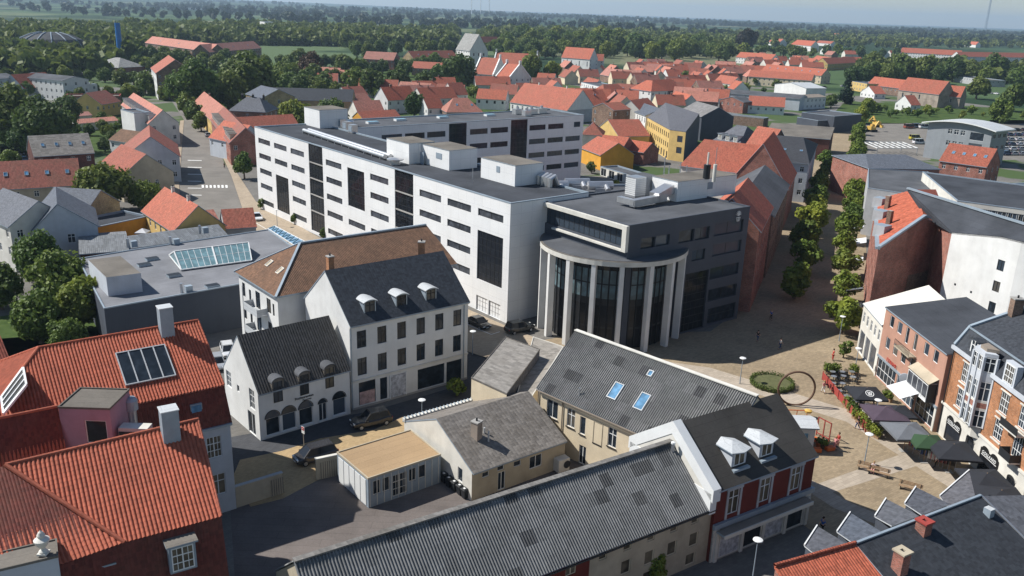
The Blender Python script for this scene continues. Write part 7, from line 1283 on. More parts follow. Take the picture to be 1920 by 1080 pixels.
# ------------------------------------------------------------------ cars
def loft(mb, secs, m, cap=True):
    for a, b in zip(secs, secs[1:]):
        n = len(a)
        for i in range(n): mb.face([a[i], b[i], b[(i + 1) % n], a[(i + 1) % n]], m)
    if cap: mb.face(list(secs[0]), m); mb.face(list(reversed(secs[-1])), m)
CARS = {}
def make_car(kind):
    L, H, hood, deck, c0, c1, c2, c3 = {'sedan': (4.5, 1.42, .86, .95, -1.75, -.95, .35, 1.15), 'hatch': (4.0, 1.47, .88, .98, -1.85, -1.5, .35, 1.1), 'mpv': (4.5, 1.66, .98, 1.05, -2.05, -1.75, .75, 1.55), 'suv': (4.6, 1.7, 1.02, 1.1, -2.1, -1.8, .3, 1.0), 'van': (5.0, 2.1, 1.1, 1.25, -2.4, -2.3, 1.3, 2.0)}[kind]
    r_ = root('car', (0, 0, 0)); W = .88; mb = MB(); S = []
    for x, w, zb, zt in ((-L / 2, .78, .42, deck - .2), (-L / 2 + .12, .84, .3, deck - .03), (-L / 2 + .7, W, .24, deck), (-.6, W, .22, .95), (.7, W, .22, .93), (L / 2 - .8, W, .24, hood), (L / 2 - .2, .82, .3, hood - .12), (L / 2, .7, .4, hood - .26)):
        S.append([(x, -w * .92, zb), (x, w * .92, zb), (x, w, zb + .18), (x, w, zt - .14), (x, w * .88, zt), (x, -w * .88, zt), (x, -w, zt - .14), (x, -w, zb + .18)])
    loft(mb, S, 'carpaint'); zb = .93; wt = .64; wb = .8
    mb.face([(c1, -wt, H), (c2, -wt, H), (c2, wt, H), (c1, wt, H)], 'carpaint'); mb.face([(c1 + .05, -wt * .9, H + .04), (c2 - .1, -wt * .9, H + .04), (c2 - .1, wt * .9, H + .04), (c1 + .05, wt * .9, H + .04)], 'carpaint')
    for y in (-1, 1):
        for a, b in (((c0, c1)), ((c2 + (c3 - c2), c2))): mb.bar((a, y * wb, zb - .04), (b, y * wt, H), .09, 'carpaint')
        mb.bar((c1, y * wt, H), (c2, y * wt, H), .08, 'carpaint'); mb.bar(((c0 + c3) / 2 - .1, y * wb, zb), ((c1 + c2) / 2, y * wt, H), .07, 'carpaint'); mb.box(c3 - .35, c3 - .15, y * .95 - .08, y * .95 + .08, .95, 1.08, 'carpaint')
    body = mb.build('body', r_); body.color = (.5, .5, .5, 1); mb = MB(); e = .01
    mb.face([(c3, -wb, zb), (c3, wb, zb), (c2, wt, H - e), (c2, -wt, H - e)], 'darkglass'); mb.face([(c0, wb, zb), (c0, -wb, zb), (c1, -wt, H - e), (c1, wt, H - e)], 'darkglass')
    for y in (-1, 1): mb.face([(c0, y * wb, zb), (c3, y * wb, zb), (c2, y * wt, H - e), (c1, y * wt, H - e)][::y], 'darkglass')
    mb.build('windows', r_)
    for x in (-L / 2 + .8, L / 2 - .85):
        for y in (-1, 1):
            w_ = root('wheel', (x, y * .8, .32)); w_.parent = r_; mb = MB(); mb.tube([(0, -.11, 0), (0, .11, 0)], .32, 'rubber', 16); mb.build('tyre', w_); mb = MB(); mb.tube([(0, -.125, 0), (0, .125, 0)], .2, 'steel', 10); mb.build('rim', w_)
    for y in (-1, 1):
        mb = MB(); mb.box(L / 2 - .2, L / 2 - .02, y * .58 - .16, y * .58 + .16, hood - .3, hood - .16, 'lampglass'); mb.build('headlight', r_); mb = MB(); mb.box(-L / 2 - .02, -L / 2 + .12, y * .66 - .1, y * .66 + .1, .72, .9, 'redlamp'); mb.build('tail_light', r_)
    mb = MB(); mb.box(L / 2 - .01, L / 2 + .02, -.26, .26, .42, .53, 'whitepaint'); mb.build('number_plate', r_); CARS[kind] = r_; return r_
def car(kind, px, py, heading, color, label, group=None):
    if kind in CARS: o = copy_tree(CARS[kind])
    else: o = make_car(kind)
    p = pt(px, py, 0); o.location = (p.x, p.y, .03); o.rotation_euler = (0, 0, R(heading)); tag(o, label, 'car', group)
    if not group and 'group' in o: del o['group']
    for c in o.children:
        if c.name.startswith('body'): c.color = (*color, 1)
    return o
dk, wh, sv, bl = (.015, .017, .02), (.75, .76, .77), (.4, .42, .44), (.03, .07, .14)
car('mpv', 592, 862, 215, (.05, .05, .055), 'dark grey people carrier standing in the sunlit lane beside the small sign'); car('suv', 696, 797, 210, (.02, .022, .025), 'black off-roader parked in shade under the white town house')
car('sedan', 897, 612, -50, dk, 'black saloon parked by the garage doors of the white wing'); car('suv', 974, 622, 35, (.025, .028, .03), 'black estate car parked nose-in beside the colonnade'); car('sedan', 482, 412, -60, wh, 'white saloon parked in the street by the striped tile roof')
car('hatch', 408, 688, -65, sv, 'silver car in the alley between red roof and arched shop'); car('hatch', 428, 665, -65, wh, 'white car half hidden behind the arched shop gable'); car('hatch', 390, 256, 115, sv, 'small silver car driving down the left street')
for i, (x, y, c) in enumerate(((32, 292, dk), (14, 300, wh), (48, 303, bl))): car('hatch', x, y, 20 + i * 3, c, ('dark car in the left parking lot', 'white car in the left parking lot', 'blue car in the left parking lot')[i])
rc_ = random.Random(3)
for i in range(5):
    for j in range(6): car(rc_.choice(('hatch', 'sedan', 'mpv')), 1876 + i * 15 + j * 2, 246 + j * 9, 20 + rc_.uniform(-2, 2), rc_.choice((wh, wh, sv, dk, bl, sv)), 'parked car in the full car park at the right edge', 'cars in the right-hand car park')
for i, (x, y) in enumerate(((1842, 175), (1855, 176), (1867, 177), (1893, 178), (1904, 179), (1581, 163), (1545, 165))): car('sedan', x, y, 110 if i < 5 else 20, (wh, sv, wh, wh, sv, sv, dk)[i], 'parked car beyond the churchyard hedge' if i < 5 else ('silver car parked beside the yellow house', 'dark car parked left of the yellow house')[i - 5], 'cars beyond the churchyard' if i < 5 else None)
for i, (x, y, c, l) in enumerate(((1715, 262, (.6, .5, .05), 'yellow van in the yard below the curved-roof office'), (1722, 270, wh, 'white van in the yard below the yellow van'), (1704, 241, (.3, .08, .05), 'red van in the builders yard'), (1718, 240, bl, 'blue van in the builders yard'), (1732, 241, wh, 'white van at the corner of the curved-roof office'))): car('van', x, y, 15, c, l)
# excavators in the yard
for i, (x, y, lb) in enumerate(((1634, 247, 'yellow excavator with raised arm, nearer of two in the yard'), (1642, 238, 'yellow excavator standing farther back in the yard'))):
    e_ = root('excavator', tuple(pt(x, y, 0)), R(30 + 70 * i), lb, 'excavator'); mb = MB(); [mb.box(-2, 2, s - .35, s + .35, .1, .9, 'rubber') for s in (-1.1, 1.1)]; mb.build('tracks', e_); mb = MB(); mb.box(-2, 1.2, -1.2, 1.2, 1.0, 2.1, 'machine'); mb.box(-2, -.8, -1.1, 1.1, 2.1, 2.5, 'machine'); mb.build('body', e_)
    mb = MB(); mb.box(.1, 1.5, .2, 1.2, 2.1, 3.2, 'machine', 'machine'); mb.box(.2, 1.55, .25, 1.25, 2.3, 3.0, 'darkglass'); mb.build('cab', e_); mb = MB(); mb.bar((1, -.3, 1.6), (3.4, -.3, 4.4), .5, 'machine'); mb.bar((3.4, -.3, 4.4), (5.6, -.3, 2.6), .35, 'machine'); mb.build('arm', e_); mb = MB(); mb.prism([(5.2, -.9), (6.1, -.9), (6.1, .3), (5.2, .3)], 1.6, 2.7, 'machine'); mb.build('bucket', e_)
# ------------------------------------------------------------------ people
def skin_mesh(name, V, E, Rr, root_i=0, lv=2):
    me = bpy.data.meshes.new('tmp'); me.from_pydata(V, E, []); o = bpy.data.objects.new('tmp', me); COL.objects.link(o); s = o.modifiers.new('s', 'SKIN'); s.use_smooth_shade = True; sv_ = me.skin_vertices[0].data
    for i, r in enumerate(Rr): sv_[i].radius = (r, r) if not isinstance(r, tuple) else r; sv_[i].use_root = i == root_i
    u = o.modifiers.new('u', 'SUBSURF'); u.levels = lv; u.render_levels = lv; dg = bpy.context.evaluated_depsgraph_get(); m2 = bpy.data.meshes.new_from_object(o.evaluated_get(dg)); m2.name = name; bpy.data.objects.remove(o); return m2
POSE = {}
def pose(kind):
    if kind in POSE: return POSE[kind]
    st = {'stand': dict(p=.93, kl=((.09, .02, .5), (.1, 0, .08), (.1, -.14, .03)), kr=((-.09, 0, .5), (-.1, .02, .08), (-.1, -.12, .03)), el=(.25, .03, 1.1), hl=(.24, -.08, .86), er=(-.25, .03, 1.1), hr=(-.24, -.08, .86)),
          'walk': dict(p=.92, kl=((.08, -.16, .52), (.09, -.2, .1), (.09, -.34, .05)), kr=((-.08, .04, .5), (-.09, .3, .16), (-.09, .2, .04)), el=(.24, .14, 1.12), hl=(.22, .2, .9), er=(-.24, -.1, 1.12), hr=(-.22, -.26, .95)),
          'sit': dict(p=.5, kl=((.12, -.45, .5), (.13, -.42, .08), (.13, -.56, .03)), kr=((-.1, -.43, .5), (-.08, -.5, .08), (-.08, -.64, .03)), el=(.25, -.05, .72), hl=(.14, -.3, .58), er=(-.25, -.05, .72), hr=(-.12, -.3, .58))}[kind]
    z = st['p']; V = [(0, 0, z), (0, .01, z + .18), (0, .01, z + .38), (0, 0, z + .52), (0, 0, z + .6), (0, -.015, z + .67), (0, -.02, z + .76), (0, -.01, z + .81)]; Rr = [(.15, .11), (.125, .095), (.155, .105), (.075, .07), (.052, .052), (.07, .082), (.08, .095), (.04, .045)]; E = [(i, i + 1) for i in range(7)]
    def add(pts_, rs_, at):
        p = at
        for q, r in zip(pts_, rs_): V.append(q); Rr.append(r); E.append((p, len(V) - 1)); p = len(V) - 1
        return p
    for s, e, h in ((1, st['el'], st['hl']), (-1, st['er'], st['hr'])):
        hd = add([(s * .17, 0, z + .46), e, h], [.055, .042, .028], 2); hv = Vector(h); d = (hv - Vector(e)).normalized(); pm = hv + d * .06; pi_ = add([tuple(pm)], [.032], hd); sd = d.cross(Vector((0, 0, 1))).normalized() if abs(d.z) < .95 else Vector((0, 1, 0))
        for k, ln in enumerate((.07, .08, .075, .06)): q = pm + sd * (k - 1.5) * .02 + d * .04; add([tuple(q), tuple(q + d * ln * .6 + Vector((0, -.01, 0)))], [.011, .009], pi_)
        add([tuple(hv + sd * .035 + d * .03), tuple(hv + sd * .055 + d * .065)], [.013, .01], hd)
    for s, kk in ((1, st['kl']), (-1, st['kr'])): add([(s * .09, 0, z - .06), kk[0], kk[1], kk[2]], [.088, .058, .042, .036], 0)
    body = skin_mesh('person', V, E, Rr); body.materials.clear(); body.materials.append(M['skin'])
    Vs = [V[0], V[1], V[2], V[3]]; Es = [(0, 1), (1, 2), (2, 3)]; Rs = [(.165, .125), (.14, .11), (.17, .12), (.08, .075)]
    for s, e in ((1, st['el']), (-1, st['er'])): Vs += [(s * .17, 0, z + .46), tuple(Vector((s * .17, 0, z + .46)).lerp(Vector(e), .75))]; n = len(Vs); Es += [(2, n - 2), (n - 2, n - 1)]; Rs += [.068, .056]
    top = skin_mesh('shirt', Vs, Es, Rs); Vs = [V[0]]; Es = []; Rs = [(.165, .125)]
    for s, kk in ((1, st['kl']), (-1, st['kr'])): Vs += [(s * .09, 0, z - .06), kk[0], tuple(Vector(kk[0]).lerp(Vector(kk[1]), .85))]; n = len(Vs); Es += [(0, n - 3), (n - 3, n - 2), (n - 2, n - 1)]; Rs += [.1, .07, .058]
    bot = skin_mesh('trousers', Vs, Es, Rs)
    for m_ in (top, bot): m_.materials.clear(); m_.materials.append(M['cloth'])
    mb = MB(); hz = z + .73; mb.lathe([(.088, -.01), (.1, .04), (.095, .09), (.06, .13), (0, .14)], 'cloth', 12, (0, .012, hz), 1.12); mb.box(-.07, .07, .06, .11, hz - .06, hz + .06, 'cloth'); hair = mb.mesh('hair', True)
    mb = MB(); [mb.box(s * .032 - .012, s * .032 + .012, -.118, -.108, hz, hz + .012, 'blackpaint') for s in (-1, 1)]; mb.box(-.012, .012, -.135, -.1, hz - .035, hz, 'skin'); mb.box(-.025, .025, -.118, -.1, hz - .06, hz - .052, 'redlamp'); [mb.box(s * .086 - .01, s * .086 + .01, -.04, 0, hz - .03, hz + .02, 'skin') for s in (-1, 1)]; face = mb.mesh('face')
    mb = MB(); [mb.box(k[2][0] - .045, k[2][0] + .045, k[2][1] - .06, k[2][1] + .17, 0, .09, 'blackpaint') for k in (st['kl'], st['kr'])]; shoes = mb.mesh('shoes'); POSE[kind] = (body, top, bot, hair, face, shoes); return POSE[kind]
def person(px, py, kind, face_deg, top, bot, hair, label, z=0, world=None):
    b = pose(kind); p = Vector(world) if world else pt(px, py, z); o = bpy.data.objects.new('person', b[0]); COL.objects.link(o); o.location = p; o.rotation_euler = (0, 0, R(face_deg + 90)); tag(o, label, 'person')
    for nm, me, c in (('shirt', b[1], top), ('trousers', b[2], bot), ('hair', b[3], hair), ('face', b[4], None), ('shoes', b[5], None)): link(nm, me, o, color=c)
    return o
blue, jean, red, whi, blk, pnk, brn, bld = (.05, .12, .35), (.05, .08, .16), (.4, .05, .04), (.7, .7, .68), (.02, .02, .02), (.6, .25, .25), (.05, .03, .02), (.35, .22, .1)
person(1543, 737, 'walk', 100, pnk, whi, bld, 'person in a pink top walking past the red cafe screens'); person(1570, 838, 'stand', 200, red, (.25, .08, .08), brn, 'person in a long red outfit standing by the orange planters'); person(1564, 845, 'walk', 190, pnk, pnk, bld, 'person in pale pink beside the one in red')
person(1752, 878, 'stand', 150, whi, blk, brn, 'person in white in front of the clothes rails'); person(1607, 805, 'walk', 120, blk, jean, brn, 'person in black by the last red screen'); person(421, 316, 'walk', -60, blk, blk, brn, 'pedestrian in black crossing the left street')
person(1588, 560, 'walk', 70, blue, jean, brn, 'pedestrian in blue in the shopping street by the awnings'); person(1583, 572, 'walk', 250, red, jean, bld, 'pedestrian in red in the shopping street'); person(1600, 545, 'walk', 70, whi, jean, brn, 'pedestrian in white top in the shopping street'); person(1561, 676, 'stand', 0, red, red, brn, 'person in red by the lamp at the head of the terrace'); person(1540, 1000, 'walk', 20, blue, blk, brn, 'person in blue walking in the shade by the corner shop'); person(1568, 470, 'walk', 75, whi, blk, bld, 'pedestrian in white far up the shopping street')
for i in range(22):
    t_ = rc_.random(); x, y = lerp((1592, 610), (1590, 300), t_); person(x + rc_.uniform(-14, 18) * (1 - .5 * t_), y, rc_.choice(('walk', 'stand', 'walk')), rc_.uniform(0, 360), rc_.choice((blue, red, whi, blk, pnk)), rc_.choice((jean, blk, brn)), rc_.choice((brn, bld, blk)), 'shopper far up the street among the trees')['group'] = 'shoppers far up the street'
for i, (x, y) in enumerate(((1420, 640), (1445, 600), (1462, 655), (1640, 760))): person(x, y, 'walk', rc_.uniform(0, 360), (blk, blue, whi, blue)[i], (jean, blk, jean, blk)[i], (brn, bld, blk, brn)[i], ('person in black walking in the shade by the colonnade', 'person in blue in the shade beside the dark block', 'person in a white top crossing the shaded square', 'person in blue between the cafe tables')[i])
# ------------------------------------------------------------------ street furniture
def lamp(px, py, h, label, style=0):
    o = root('street_lamp', tuple(pt(px, py, 0)), 0, label, 'street lamp'); mb = MB(); mb.tube([(0, 0, 0), (0, 0, .9), (0, 0, h)], [.07, .055, .04], 'graypaint', 10); mb.build('pole', o); mb = MB(); mb.lathe([(.05, -.25), (.12, -.2), (.14, -.05), (.12, 0), (0, 0)], 'lampglass', 16, (0, 0, h)); mb.build('lamp_glass', o); mb = MB(); mb.lathe([(.42, 0), (.4, .05), (.15, .12), (0, .14)], 'whitepaint', 20, (0, 0, h)); mb.build('shade', o, True); return o
lamp(1620, 871, 3.6, 'street lamp with white disc standing behind the bench on the square'); lamp(1573, 640, 3.9, 'street lamp at the shade edge near the head of the terrace'); lamp(1602, 700, 3.6, 'street lamp between the terrace tree and the cream shop'); lamp(1411, 1085, 3.8, 'street lamp in the shaded lane in front of the corner shop'); lamp(791, 805, 3.6, 'street lamp behind the shingled annex by the town house'); lamp(886, 665, 3.4, 'street lamp at the right corner of the white town house'); lamp(520, 425, 3.6, 'street lamp on the pavement by the office wing glazing'); lamp(1387, 720, 3.6, 'street lamp behind the corrugated roof ridge at the square'); lamp(1638, 800, 3.4, 'street lamp among the dark parasols')
sg = root('road_sign', tuple(pt(570, 838, 0)), R(-40), 'small red and white road sign beside the grey people carrier', 'road sign'); mb = MB(); mb.tube([(0, 0, 0), (0, 0, 2.3)], .035, 'steel', 8); mb.build('post', sg); mb = MB(); mb.box(-.25, .25, -.04, -.01, 1.6, 2.4, 'whitepaint'); mb.build('panel', sg); mb = MB(); mb.box(-.2, .2, -.06, -.04, 2.0, 2.35, 'redlamp'); mb.box(-.12, .12, -.07, -.06, 2.14, 2.2, 'whitepaint'); mb.build('red_symbol', sg)
def bench(px, py, ang, label):
    o = root('bench', tuple(pt(px, py, 0)), R(ang), label, 'bench'); mb = MB(); [mb.box(-1.1, 1.1, y, y + .12, .42, .47, 'wood') for y in (-.25, -.1, .05)]; mb.build('seat', o); mb = MB(); [mb.box(-1.1, 1.1, .2 + k * .03, .24 + k * .03, .55 + k * .13, .65 + k * .13, 'wood') for k in range(3)]; mb.build('backrest', o)
    for x in (-.9, .9): mb = MB(); mb.box(x - .04, x + .04, -.25, .25, 0, .42, 'blackpaint'); mb.box(x - .03, x + .03, .18, .26, .42, .92, 'blackpaint'); mb.build('leg', o)
    return o
b1 = bench(1627, 884, -30, 'wooden bench with a person sitting on it under the lamp'); b2 = bench(1646, 892, -30, 'wooden bench joined to the right of the occupied bench'); bench(1706, 921, -30, 'wooden bench cut off by the grey shop bays')
q_ = b1.location + Vector((.45, -.12, -.02)); person(0, 0, 'sit', -120, (.6, .5, .5), pnk, bld, 'person in pale clothes sitting on the bench under the lamp', world=tuple(q_))
def wheelie():
    o = root('wheelie_bin', (0, 0, 0)); mb = MB(); loft(mb, [[(-.26, -.26, .08), (.26, -.26, .08), (.26, .26, .08), (-.26, .26, .08)], [(-.33, -.34, .98), (.33, -.34, .98), (.33, .34, .98), (-.33, .34, .98)]], 'blackpaint'); mb.build('body', o); mb = MB(); loft(mb, [[(-.35, -.38, .98), (.35, -.38, .98), (.35, .38, .98), (-.35, .38, .98)], [(-.28, -.3, 1.08), (.28, -.3, 1.08), (.28, .32, 1.08), (-.28, .32, 1.08)]], 'blackpaint'); mb.build('lid', o)
    for x in (-.24, .24): mb = MB(); mb.tube([(x - .04, .28, .12), (x + .04, .28, .12)], .12, 'rubber', 10); mb.build('wheel', o)
    mb = MB(); mb.box(-.12, .12, -.2, 0, 1.08, 1.1, 'whitepaint'); mb.build('label_sticker', o); return o
w0 = wheelie()
for i, (x, y) in enumerate(((834, 905), (843, 913), (853, 920), (863, 927), (872, 934))):
    o = w0 if i == 0 else copy_tree(w0); p = pt(x, y, 0); o.location = (p.x, p.y, .03); o.rotation_euler = (0, 0, R(-50)); tag(o, 'black wheeled bin in the row against the white annex gable', 'bin', 'wheeled bins by the annex')
ac = root('air_conditioner', tuple(pt(1052, 884, 0)), R(35), 'white air conditioning unit between shingle annex and cream wall', 'air conditioner'); mb = MB(); mb.box(-.7, .7, -.45, .45, .2, 1.6, 'offwhite'); mb.build('casing', ac); mb = MB(); mb.tube([(.35, -.5, .95), (.35, -.44, .95)], .42, 'blackpaint', 18); mb.build('fan', ac)
# kiosk and orange play corner
kc = [pt(*p, 2.9) for p in ((1478, 801), (1530, 803))]
kr_, q, L, ro = house('kiosk', 'blue-grey kiosk with pale sheet roof behind the corner shop roof', (kc[0].x, kc[0].y, 0), (kc[1].x, kc[1].y, 0), 2.9, 2.6, 3.3, wall='bluew', roof='metalroof', spec={0: [('a', .4, .9, 2.0, 1.4, 'v')]}, gm='blueglass', cat='kiosk', oh=.3, og=.3)
pf = root('play_frame', tuple(pt(1490, 782, 0)), 0, 'orange play rail with a round basket behind the kiosk', 'play equipment'); mb = MB(); mb.tube([(-1, 0, .9), (1.4, 0, .9)], .06, 'orange', 8); [mb.tube([(x, 0, 0), (x, 0, .9)], .05, 'orange', 8) for x in (-1, .2, 1.4)]; mb.build('rail', pf); mb = MB(); mb.lathe([(.1, .6), (.4, .7), (.45, .95), (.2, 1.05), (0, 1.05)], 'machine', 14, (1.5, 0, 0)); mb.build('basket', pf)
rf = root('display_frame', tuple(pt(1542, 822, 0)), R(-60), 'tall red double frame standing right of the kiosk', 'display frame'); mb = MB()
for x in (-.9, 0, .9): mb.box(x - .05, x + .05, -.05, .05, 0, 2.3, 'redwood')
mb.box(-.95, .95, -.05, .05, 2.2, 2.3, 'redwood'); mb.box(-.95, .95, -.04, .04, .3, .4, 'redwood'); mb.build('frame', rf)
for x, y, l in ((1536, 838, 'orange tub with dense plant, left of two by the red frame'), (1544, 841, 'dark tub with green plant, right of two by the red frame')):
    o = root('plant_tub', tuple(pt(x, y, 0)), 0, l, 'plant tub'); mb = MB(); mb.lathe([(.35, 0), (.5, .6), (.44, .6), (.42, .5), (0, .5)], 'orange' if x == 1536 else 'corten', 14); mb.build('tub', o); hedge('foliage', o, lambda r: (r.uniform(-.3, .3), r.uniform(-.3, .3), r.uniform(.6, 1.0), .25), 260, .08, 'leaf', rq)
for i, (x, y) in enumerate(((1530, 848), (1555, 845), (1523, 828))): o = root('seat_cube', tuple(pt(x, y, 0)), R(i * 20), ('orange seat block nearest the corner shop roof', 'orange seat block beside the person in red', 'orange seat block under the kiosk edge')[i], 'seat'); mb = MB(); mb.box(-.5, .5, -.3, .3, .1, .5, 'orange'); mb.build('seat', o); mb = MB(); mb.box(-.4, .4, -.22, .22, 0, .1, 'blackpaint'); mb.build('plinth', o)
# cafe terrace: red screens, planters, tables, parasols
A_, B_2 = (1541, 712), (1623, 812)
for i in range(8):
    a, b = pt(*lerp(A_, B_2, i / 8), 0), pt(*lerp(A_, B_2, (i + .92) / 8), 0); d = b - a; o = root('terrace_screen', tuple(a), math.atan2(d.y, d.x), 'red screen panel in the line closing off the cafe terrace', 'screen', 'red terrace screens'); mb = MB(); mb.box(0, d.length, -.03, .03, .15, 1.15, 'redwood'); mb.build('panel', o)
    for x in (.04, d.length - .04): mb = MB(); mb.box(x - .04, x + .04, -.05, .05, 0, 1.25, 'redwood'); mb.build('post', o)
def planter(px, py, l, n=420, s=1.0, mat='leaf', group='planters along the red screens'):
    o = root('planter', tuple(pt(px, py, 0)), R(-55), l, 'planter', group); mb = MB(); mb.box(-.55 * s, .55 * s, -.25 * s, .25 * s, 0, .5, 'wood', 'soil'); mb.build('box', o); hedge('foliage', o, lambda r: (r.uniform(-.5, .5) * s, r.uniform(-.2, .2) * s, r.uniform(.55, 1.25), .3), n, .1, mat, rq)
for x, y in ((1590, 765), (1597, 775), (1606, 787), (1613, 795), (1620, 803), (1630, 812), (1640, 820)): planter(x, y, 'green shrub in a box along the inside of the red screens', mat=rq.choice(('leaf', 'leaflight')))
for x, y in ((1552, 700), (1566, 700), (1600, 702)): planter(x, y, 'green shrub box at the upper end of the cafe terrace', group='planters at the terrace head')
planter(1663, 752, 'lone leafy planter beside the pink building', group=None); planter(1684, 800, 'tall climbing plant between the dark parasols', 500, .8, 'leaf', None); planter(1708, 812, 'low planter at the foot of the dark parasol', 300, .9, 'leaf', None)
def cafe_set():
    o = root('cafe_table', (0, 0, 0)); mb = MB(); mb.lathe([(.38, .72), (.38, .75), (0, .75)], 'steel', 18); mb.build('tabletop', o); mb = MB(); mb.lathe([(.25, 0), (.22, .04), (.04, .06), (.04, .72)], 'blackpaint', 12); mb.build('leg', o); return o
def cafe_chair():
    o = root('cafe_chair', (0, 0, 0)); mb = MB(); mb.box(-.22, .22, -.22, .22, .42, .46, 'blackpaint'); mb.build('seat', o); mb = MB(); [mb.box(-.22, .22, .2, .23, .55 + .12 * k, .62 + .12 * k, 'blackpaint') for k in range(3)]; mb.build('backrest', o)
    for x in (-.2, .2):
        for y in (-.2, .2): mb = MB(); mb.box(x - .02, x + .02, y - .02, y + .02, 0, .45 if y < 0 else .9, 'blackpaint'); mb.build('leg', o)
    return o
t0, c0_ = cafe_set(), cafe_chair(); first = True
for x, y in ((1562, 715), (1580, 714), (1598, 716), (1560, 728), (1578, 728), (1572, 742), (1586, 752), (1600, 762), (1612, 756), (1592, 738), (1625, 768), (1560, 706), (1578, 706), (1596, 706)):
    t = t0 if first else copy_tree(t0); p = pt(x, y, 0); t.location = p; tag(t, 'round cafe table on the terrace among dark chairs', 'table', 'round cafe tables')
    for k in range(3):
        c = c0_ if first and k == 0 else copy_tree(c0_); a = k * 2.09 + rq.random(); c.location = p + Vector((math.cos(a) * .72, math.sin(a) * .72, 0)); c.rotation_euler = (0, 0, a - math.pi / 2); tag(c, 'black cafe chair drawn up to a terrace table', 'chair', 'black cafe chairs')
    first = False
def picnic():
    o = root('picnic_table', (0, 0, 0)); mb = MB(); [mb.box(-1.1, 1.1, -.38 + k * .26, -.15 + k * .26, .72, .76, 'offwhite') for k in range(3)]; mb.build('tabletop', o)
    for y in (-.75, .6): mb = MB(); mb.box(-1.1, 1.1, y, y + .22, .42, .46, 'offwhite'); mb.build('seat', o)
    for x in (-.8, .8): mb = MB(); mb.bar((x, -.7, 0), (x, -.2, .72), .07, 'wood'); mb.bar((x, .75, 0), (x, .2, .72), .07, 'wood'); mb.bar((x, -.7, .4), (x, .75, .4), .07, 'wood'); mb.build('leg', o)
    return o
t0 = picnic()
for i, (x, y) in enumerate(((1632, 782), (1640, 791), (1648, 800), (1656, 808))): t = t0 if i == 0 else copy_tree(t0); t.location = pt(x, y, 0); t.rotation_euler = (0, 0, R(2)); tag(t, 'pale picnic table in the row between planters and dark parasols', 'table', 'picnic tables on the terrace')
def parasol(px, py, s, z, mat, label, rot=0, logo=False):
    p = pt(px, py, z + .35); o = root('parasol', (p.x, p.y, 0), R(rot), label, 'parasol'); h = s / 2; mb = MB(); c = [(-h, -h, z), (h, -h, z), (h, h, z), (-h, h, z)]; ap = (0, 0, z + .7)
    for i in range(4): a, b = c[i], c[(i + 1) % 4]; mid = tuple((q + w) / 2 - (.04 if k == 2 else 0) for k, (q, w) in enumerate(zip(a, b))); mb.face([a, mid, ap], mat); mb.face([mid, b, ap], mat); mb.face([(a[0], a[1], z - .22), (b[0], b[1], z - .22), b, a], mat)
    cn = mb.build('canopy', o); mb = MB(); mb.tube([(0, 0, 0), (0, 0, z + .72)], .045, 'wood', 8); mb.build('pole', o); mb = MB(); mb.box(-.4, .4, -.4, .4, 0, .1, 'conc'); mb.build('base', o); mb = MB(); [mb.bar((0, 0, z + .62), (x * .95, y * .95, z - .02), .04, 'wood') for x, y, _ in c]; mb.build('ribs', o)
    if logo:
        mb = MB(); sl_ = .7 / h; P = lambda x, y: (x, y, z + .7 + y * sl_ + .03)
        for r0, r1 in ((.42, .5),):
            for k in range(24): a, b = 2 * math.pi * k / 24, 2 * math.pi * (k + 1) / 24; mb.face([P(r0 * math.cos(a), -.95 + r0 * math.sin(a)), P(r1 * math.cos(a), -.95 + r1 * math.sin(a)), P(r1 * math.cos(b), -.95 + r1 * math.sin(b)), P(r0 * math.cos(b), -.95 + r0 * math.sin(b))], 'whitepaint')
        for k in (-1, 0, 1): mb.face([P(k * .14 - .05, -1.25), P(k * .14 + .05, -1.25), P(k * .2 + .07, -.68), P(k * .2 - .03, -.68)], 'whitepaint')
        mb.build('emblem', cn)
parasol(1625, 732, 3.9, 2.5, 'canvasblack', 'black parasol with white round emblem over the cafe tables', 0, True); parasol(1660, 768, 4.2, 2.5, 'canvasplum', 'dark plum parasol next to the emblem parasol'); parasol(1683, 766, 3.4, 2.4, 'canvasblack', 'black parasol tucked behind the plum one at the pink shop')
parasol(1702, 802, 4.2, 2.5, 'canvasgray', 'charcoal grey parasol between plum and green parasols', 3); parasol(1740, 822, 3.4, 2.5, 'canvasgreen', 'dark green parasol beside the clothes rails', -5); parasol(1788, 838, 4.4, 2.6, 'canvasblack', 'wide black parasol above the clothes rails at the brick block', -5); parasol(1850, 893, 4.2, 2.6, 'canvasblack', 'black parasol in front of the right shop window'); parasol(1877, 925, 4.4, 2.6, 'canvasblack', 'black parasol nearest the bottom right grey roof', -8)
parasol(267, 431, 2.2, 2.3, 'canvaswhite', 'white parasol in the courtyard by the orange wall')
aw = root('awning', (49.0, 96.2, 0), R(-88), 'square white awning let down from the pink building', 'awning'); mb = MB(); mb.shell([[(-.3, -3.0, 2.9), (3.4, -3.0, 2.9), (3.4, -.7, 3.7), (-.3, -.7, 3.7)]], .04, 'canvaswhite'); mb.build('canvas', aw); mb = MB(); [mb.bar((x, -2.9, 2.88), (x, -.6, 3.1), .05, 'steel') for x in (0, 3.1)]; mb.build('arm', aw)
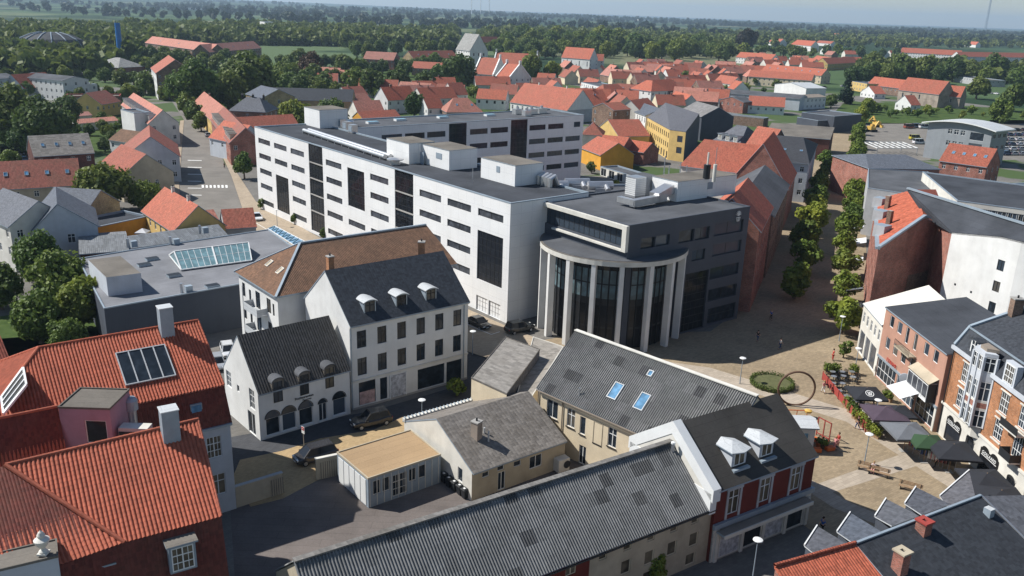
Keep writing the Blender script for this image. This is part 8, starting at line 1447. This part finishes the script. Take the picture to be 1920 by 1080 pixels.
for i, (x, y, l, m_) in enumerate(((1612, 452, 'long white shop awning below the tall brick house', 'canvaswhite'), (1608, 425, 'white shop awning farther up the shopping street', 'canvaswhite'), (1605, 488, 'pale awning at the foot of the tall brick house', 'canvaswhite'), (1603, 538, 'grey angled shop awning beside the cream shop', 'canvasgray'), (1600, 575, 'big black awning left of the cream shop', 'canvasblack'), (1618, 372, 'white awning highest up the street', 'canvaswhite'))):
    p = pt(x, y, 3); o = root('awning', (p.x, p.y, 0), R(69), l, 'awning'); w = 3.4 if i != 0 else 4.6; mb = MB(); mb.shell([[(-w / 2, -1.2, 3.4), (w / 2, -1.2, 3.4), (w / 2, 1.3, 2.7), (-w / 2, 1.3, 2.7)]], .05, m_); mb.build('canvas', o); mb = MB(); [mb.bar((s * w * .45, -1.1, 3.0), (s * w * .45, 1.25, 2.66), .05, 'steel') for s in (-1, 1)]; [mb.bar((s * w * .45, 1.2, 0), (s * w * .45, 1.2, 2.7), .05, 'steel') for s in (-1, 1)]; mb.build('frame', o)
for i, (x, y, cs) in enumerate(((1712, 845, (red, pnk, blue)), (1722, 853, (blue, blue, jean)), (1734, 862, (jean, blue, blk)), (1748, 870, (whi, whi, pnk)), (1765, 876, (red, pnk, blk)), (1778, 880, (blk, blk, brn)))):
    o = root('clothes_rail', tuple(pt(x, y, 0)), R(-35), ('clothes rail with red and pink garments, farthest left', 'clothes rail with light blue denim', 'clothes rail with dark denim', 'clothes rail with white shirts', 'clothes rail with red garments under the wide black parasol', 'clothes rail with black coats, farthest right')[i], 'clothes rail'); mb = MB(); mb.tube([(-.6, 0, 1.45), (.6, 0, 1.45)], .02, 'steel', 6); [mb.bar((s * .6, -.25, .05), (s * .6, .25, .05), .04, 'steel') for s in (-1, 1)]; [mb.tube([(s * .6, 0, .05), (s * .6, 0, 1.45)], .02, 'steel', 6) for s in (-1, 1)]; mb.build('rail', o)
    for k in range(9): g_ = MB(); x_ = -.5 + k * .125; loft(g_, [[(x_ - .03, -.08, 1.4), (x_ + .03, -.08, 1.4), (x_ + .03, .08, 1.4), (x_ - .03, .08, 1.4)], [(x_ - .035, -.22, 1.25), (x_ + .035, -.22, 1.25), (x_ + .035, .22, 1.25), (x_ - .035, .22, 1.25)], [(x_ - .04, -.2, .6), (x_ + .04, -.2, .6), (x_ + .04, .2, .6), (x_ - .04, .2, .6)]], 'anycolor'); q = g_.build('garment', o); q.color = (*cs[k % 3], 1)
# ground-floor clutter in the yard and haze
HZ = MB(); HZ.box(-15500, 15500, -150, 20500, -6, 260, 'conc'); hz = HZ.build('haze', kind='stuff'); hz.data.materials.clear(); hm = bpy.data.materials.new('hazevol'); hm.use_nodes = True; t = hm.node_tree; t.nodes.remove(t.nodes['Principled BSDF'])
pv = t.nodes.new('ShaderNodeVolumePrincipled'); pv.inputs['Color'].default_value = (.6, .8, 1, 1); pv.inputs['Density'].default_value = 0.9e-4; pv.inputs['Anisotropy'].default_value = .2; t.links.new(pv.outputs[0], t.nodes['Material Output'].inputs['Volume']); hz.data.materials.append(hm)
tag(hz, 'thin bluish summer haze fading the far plain', 'haze')
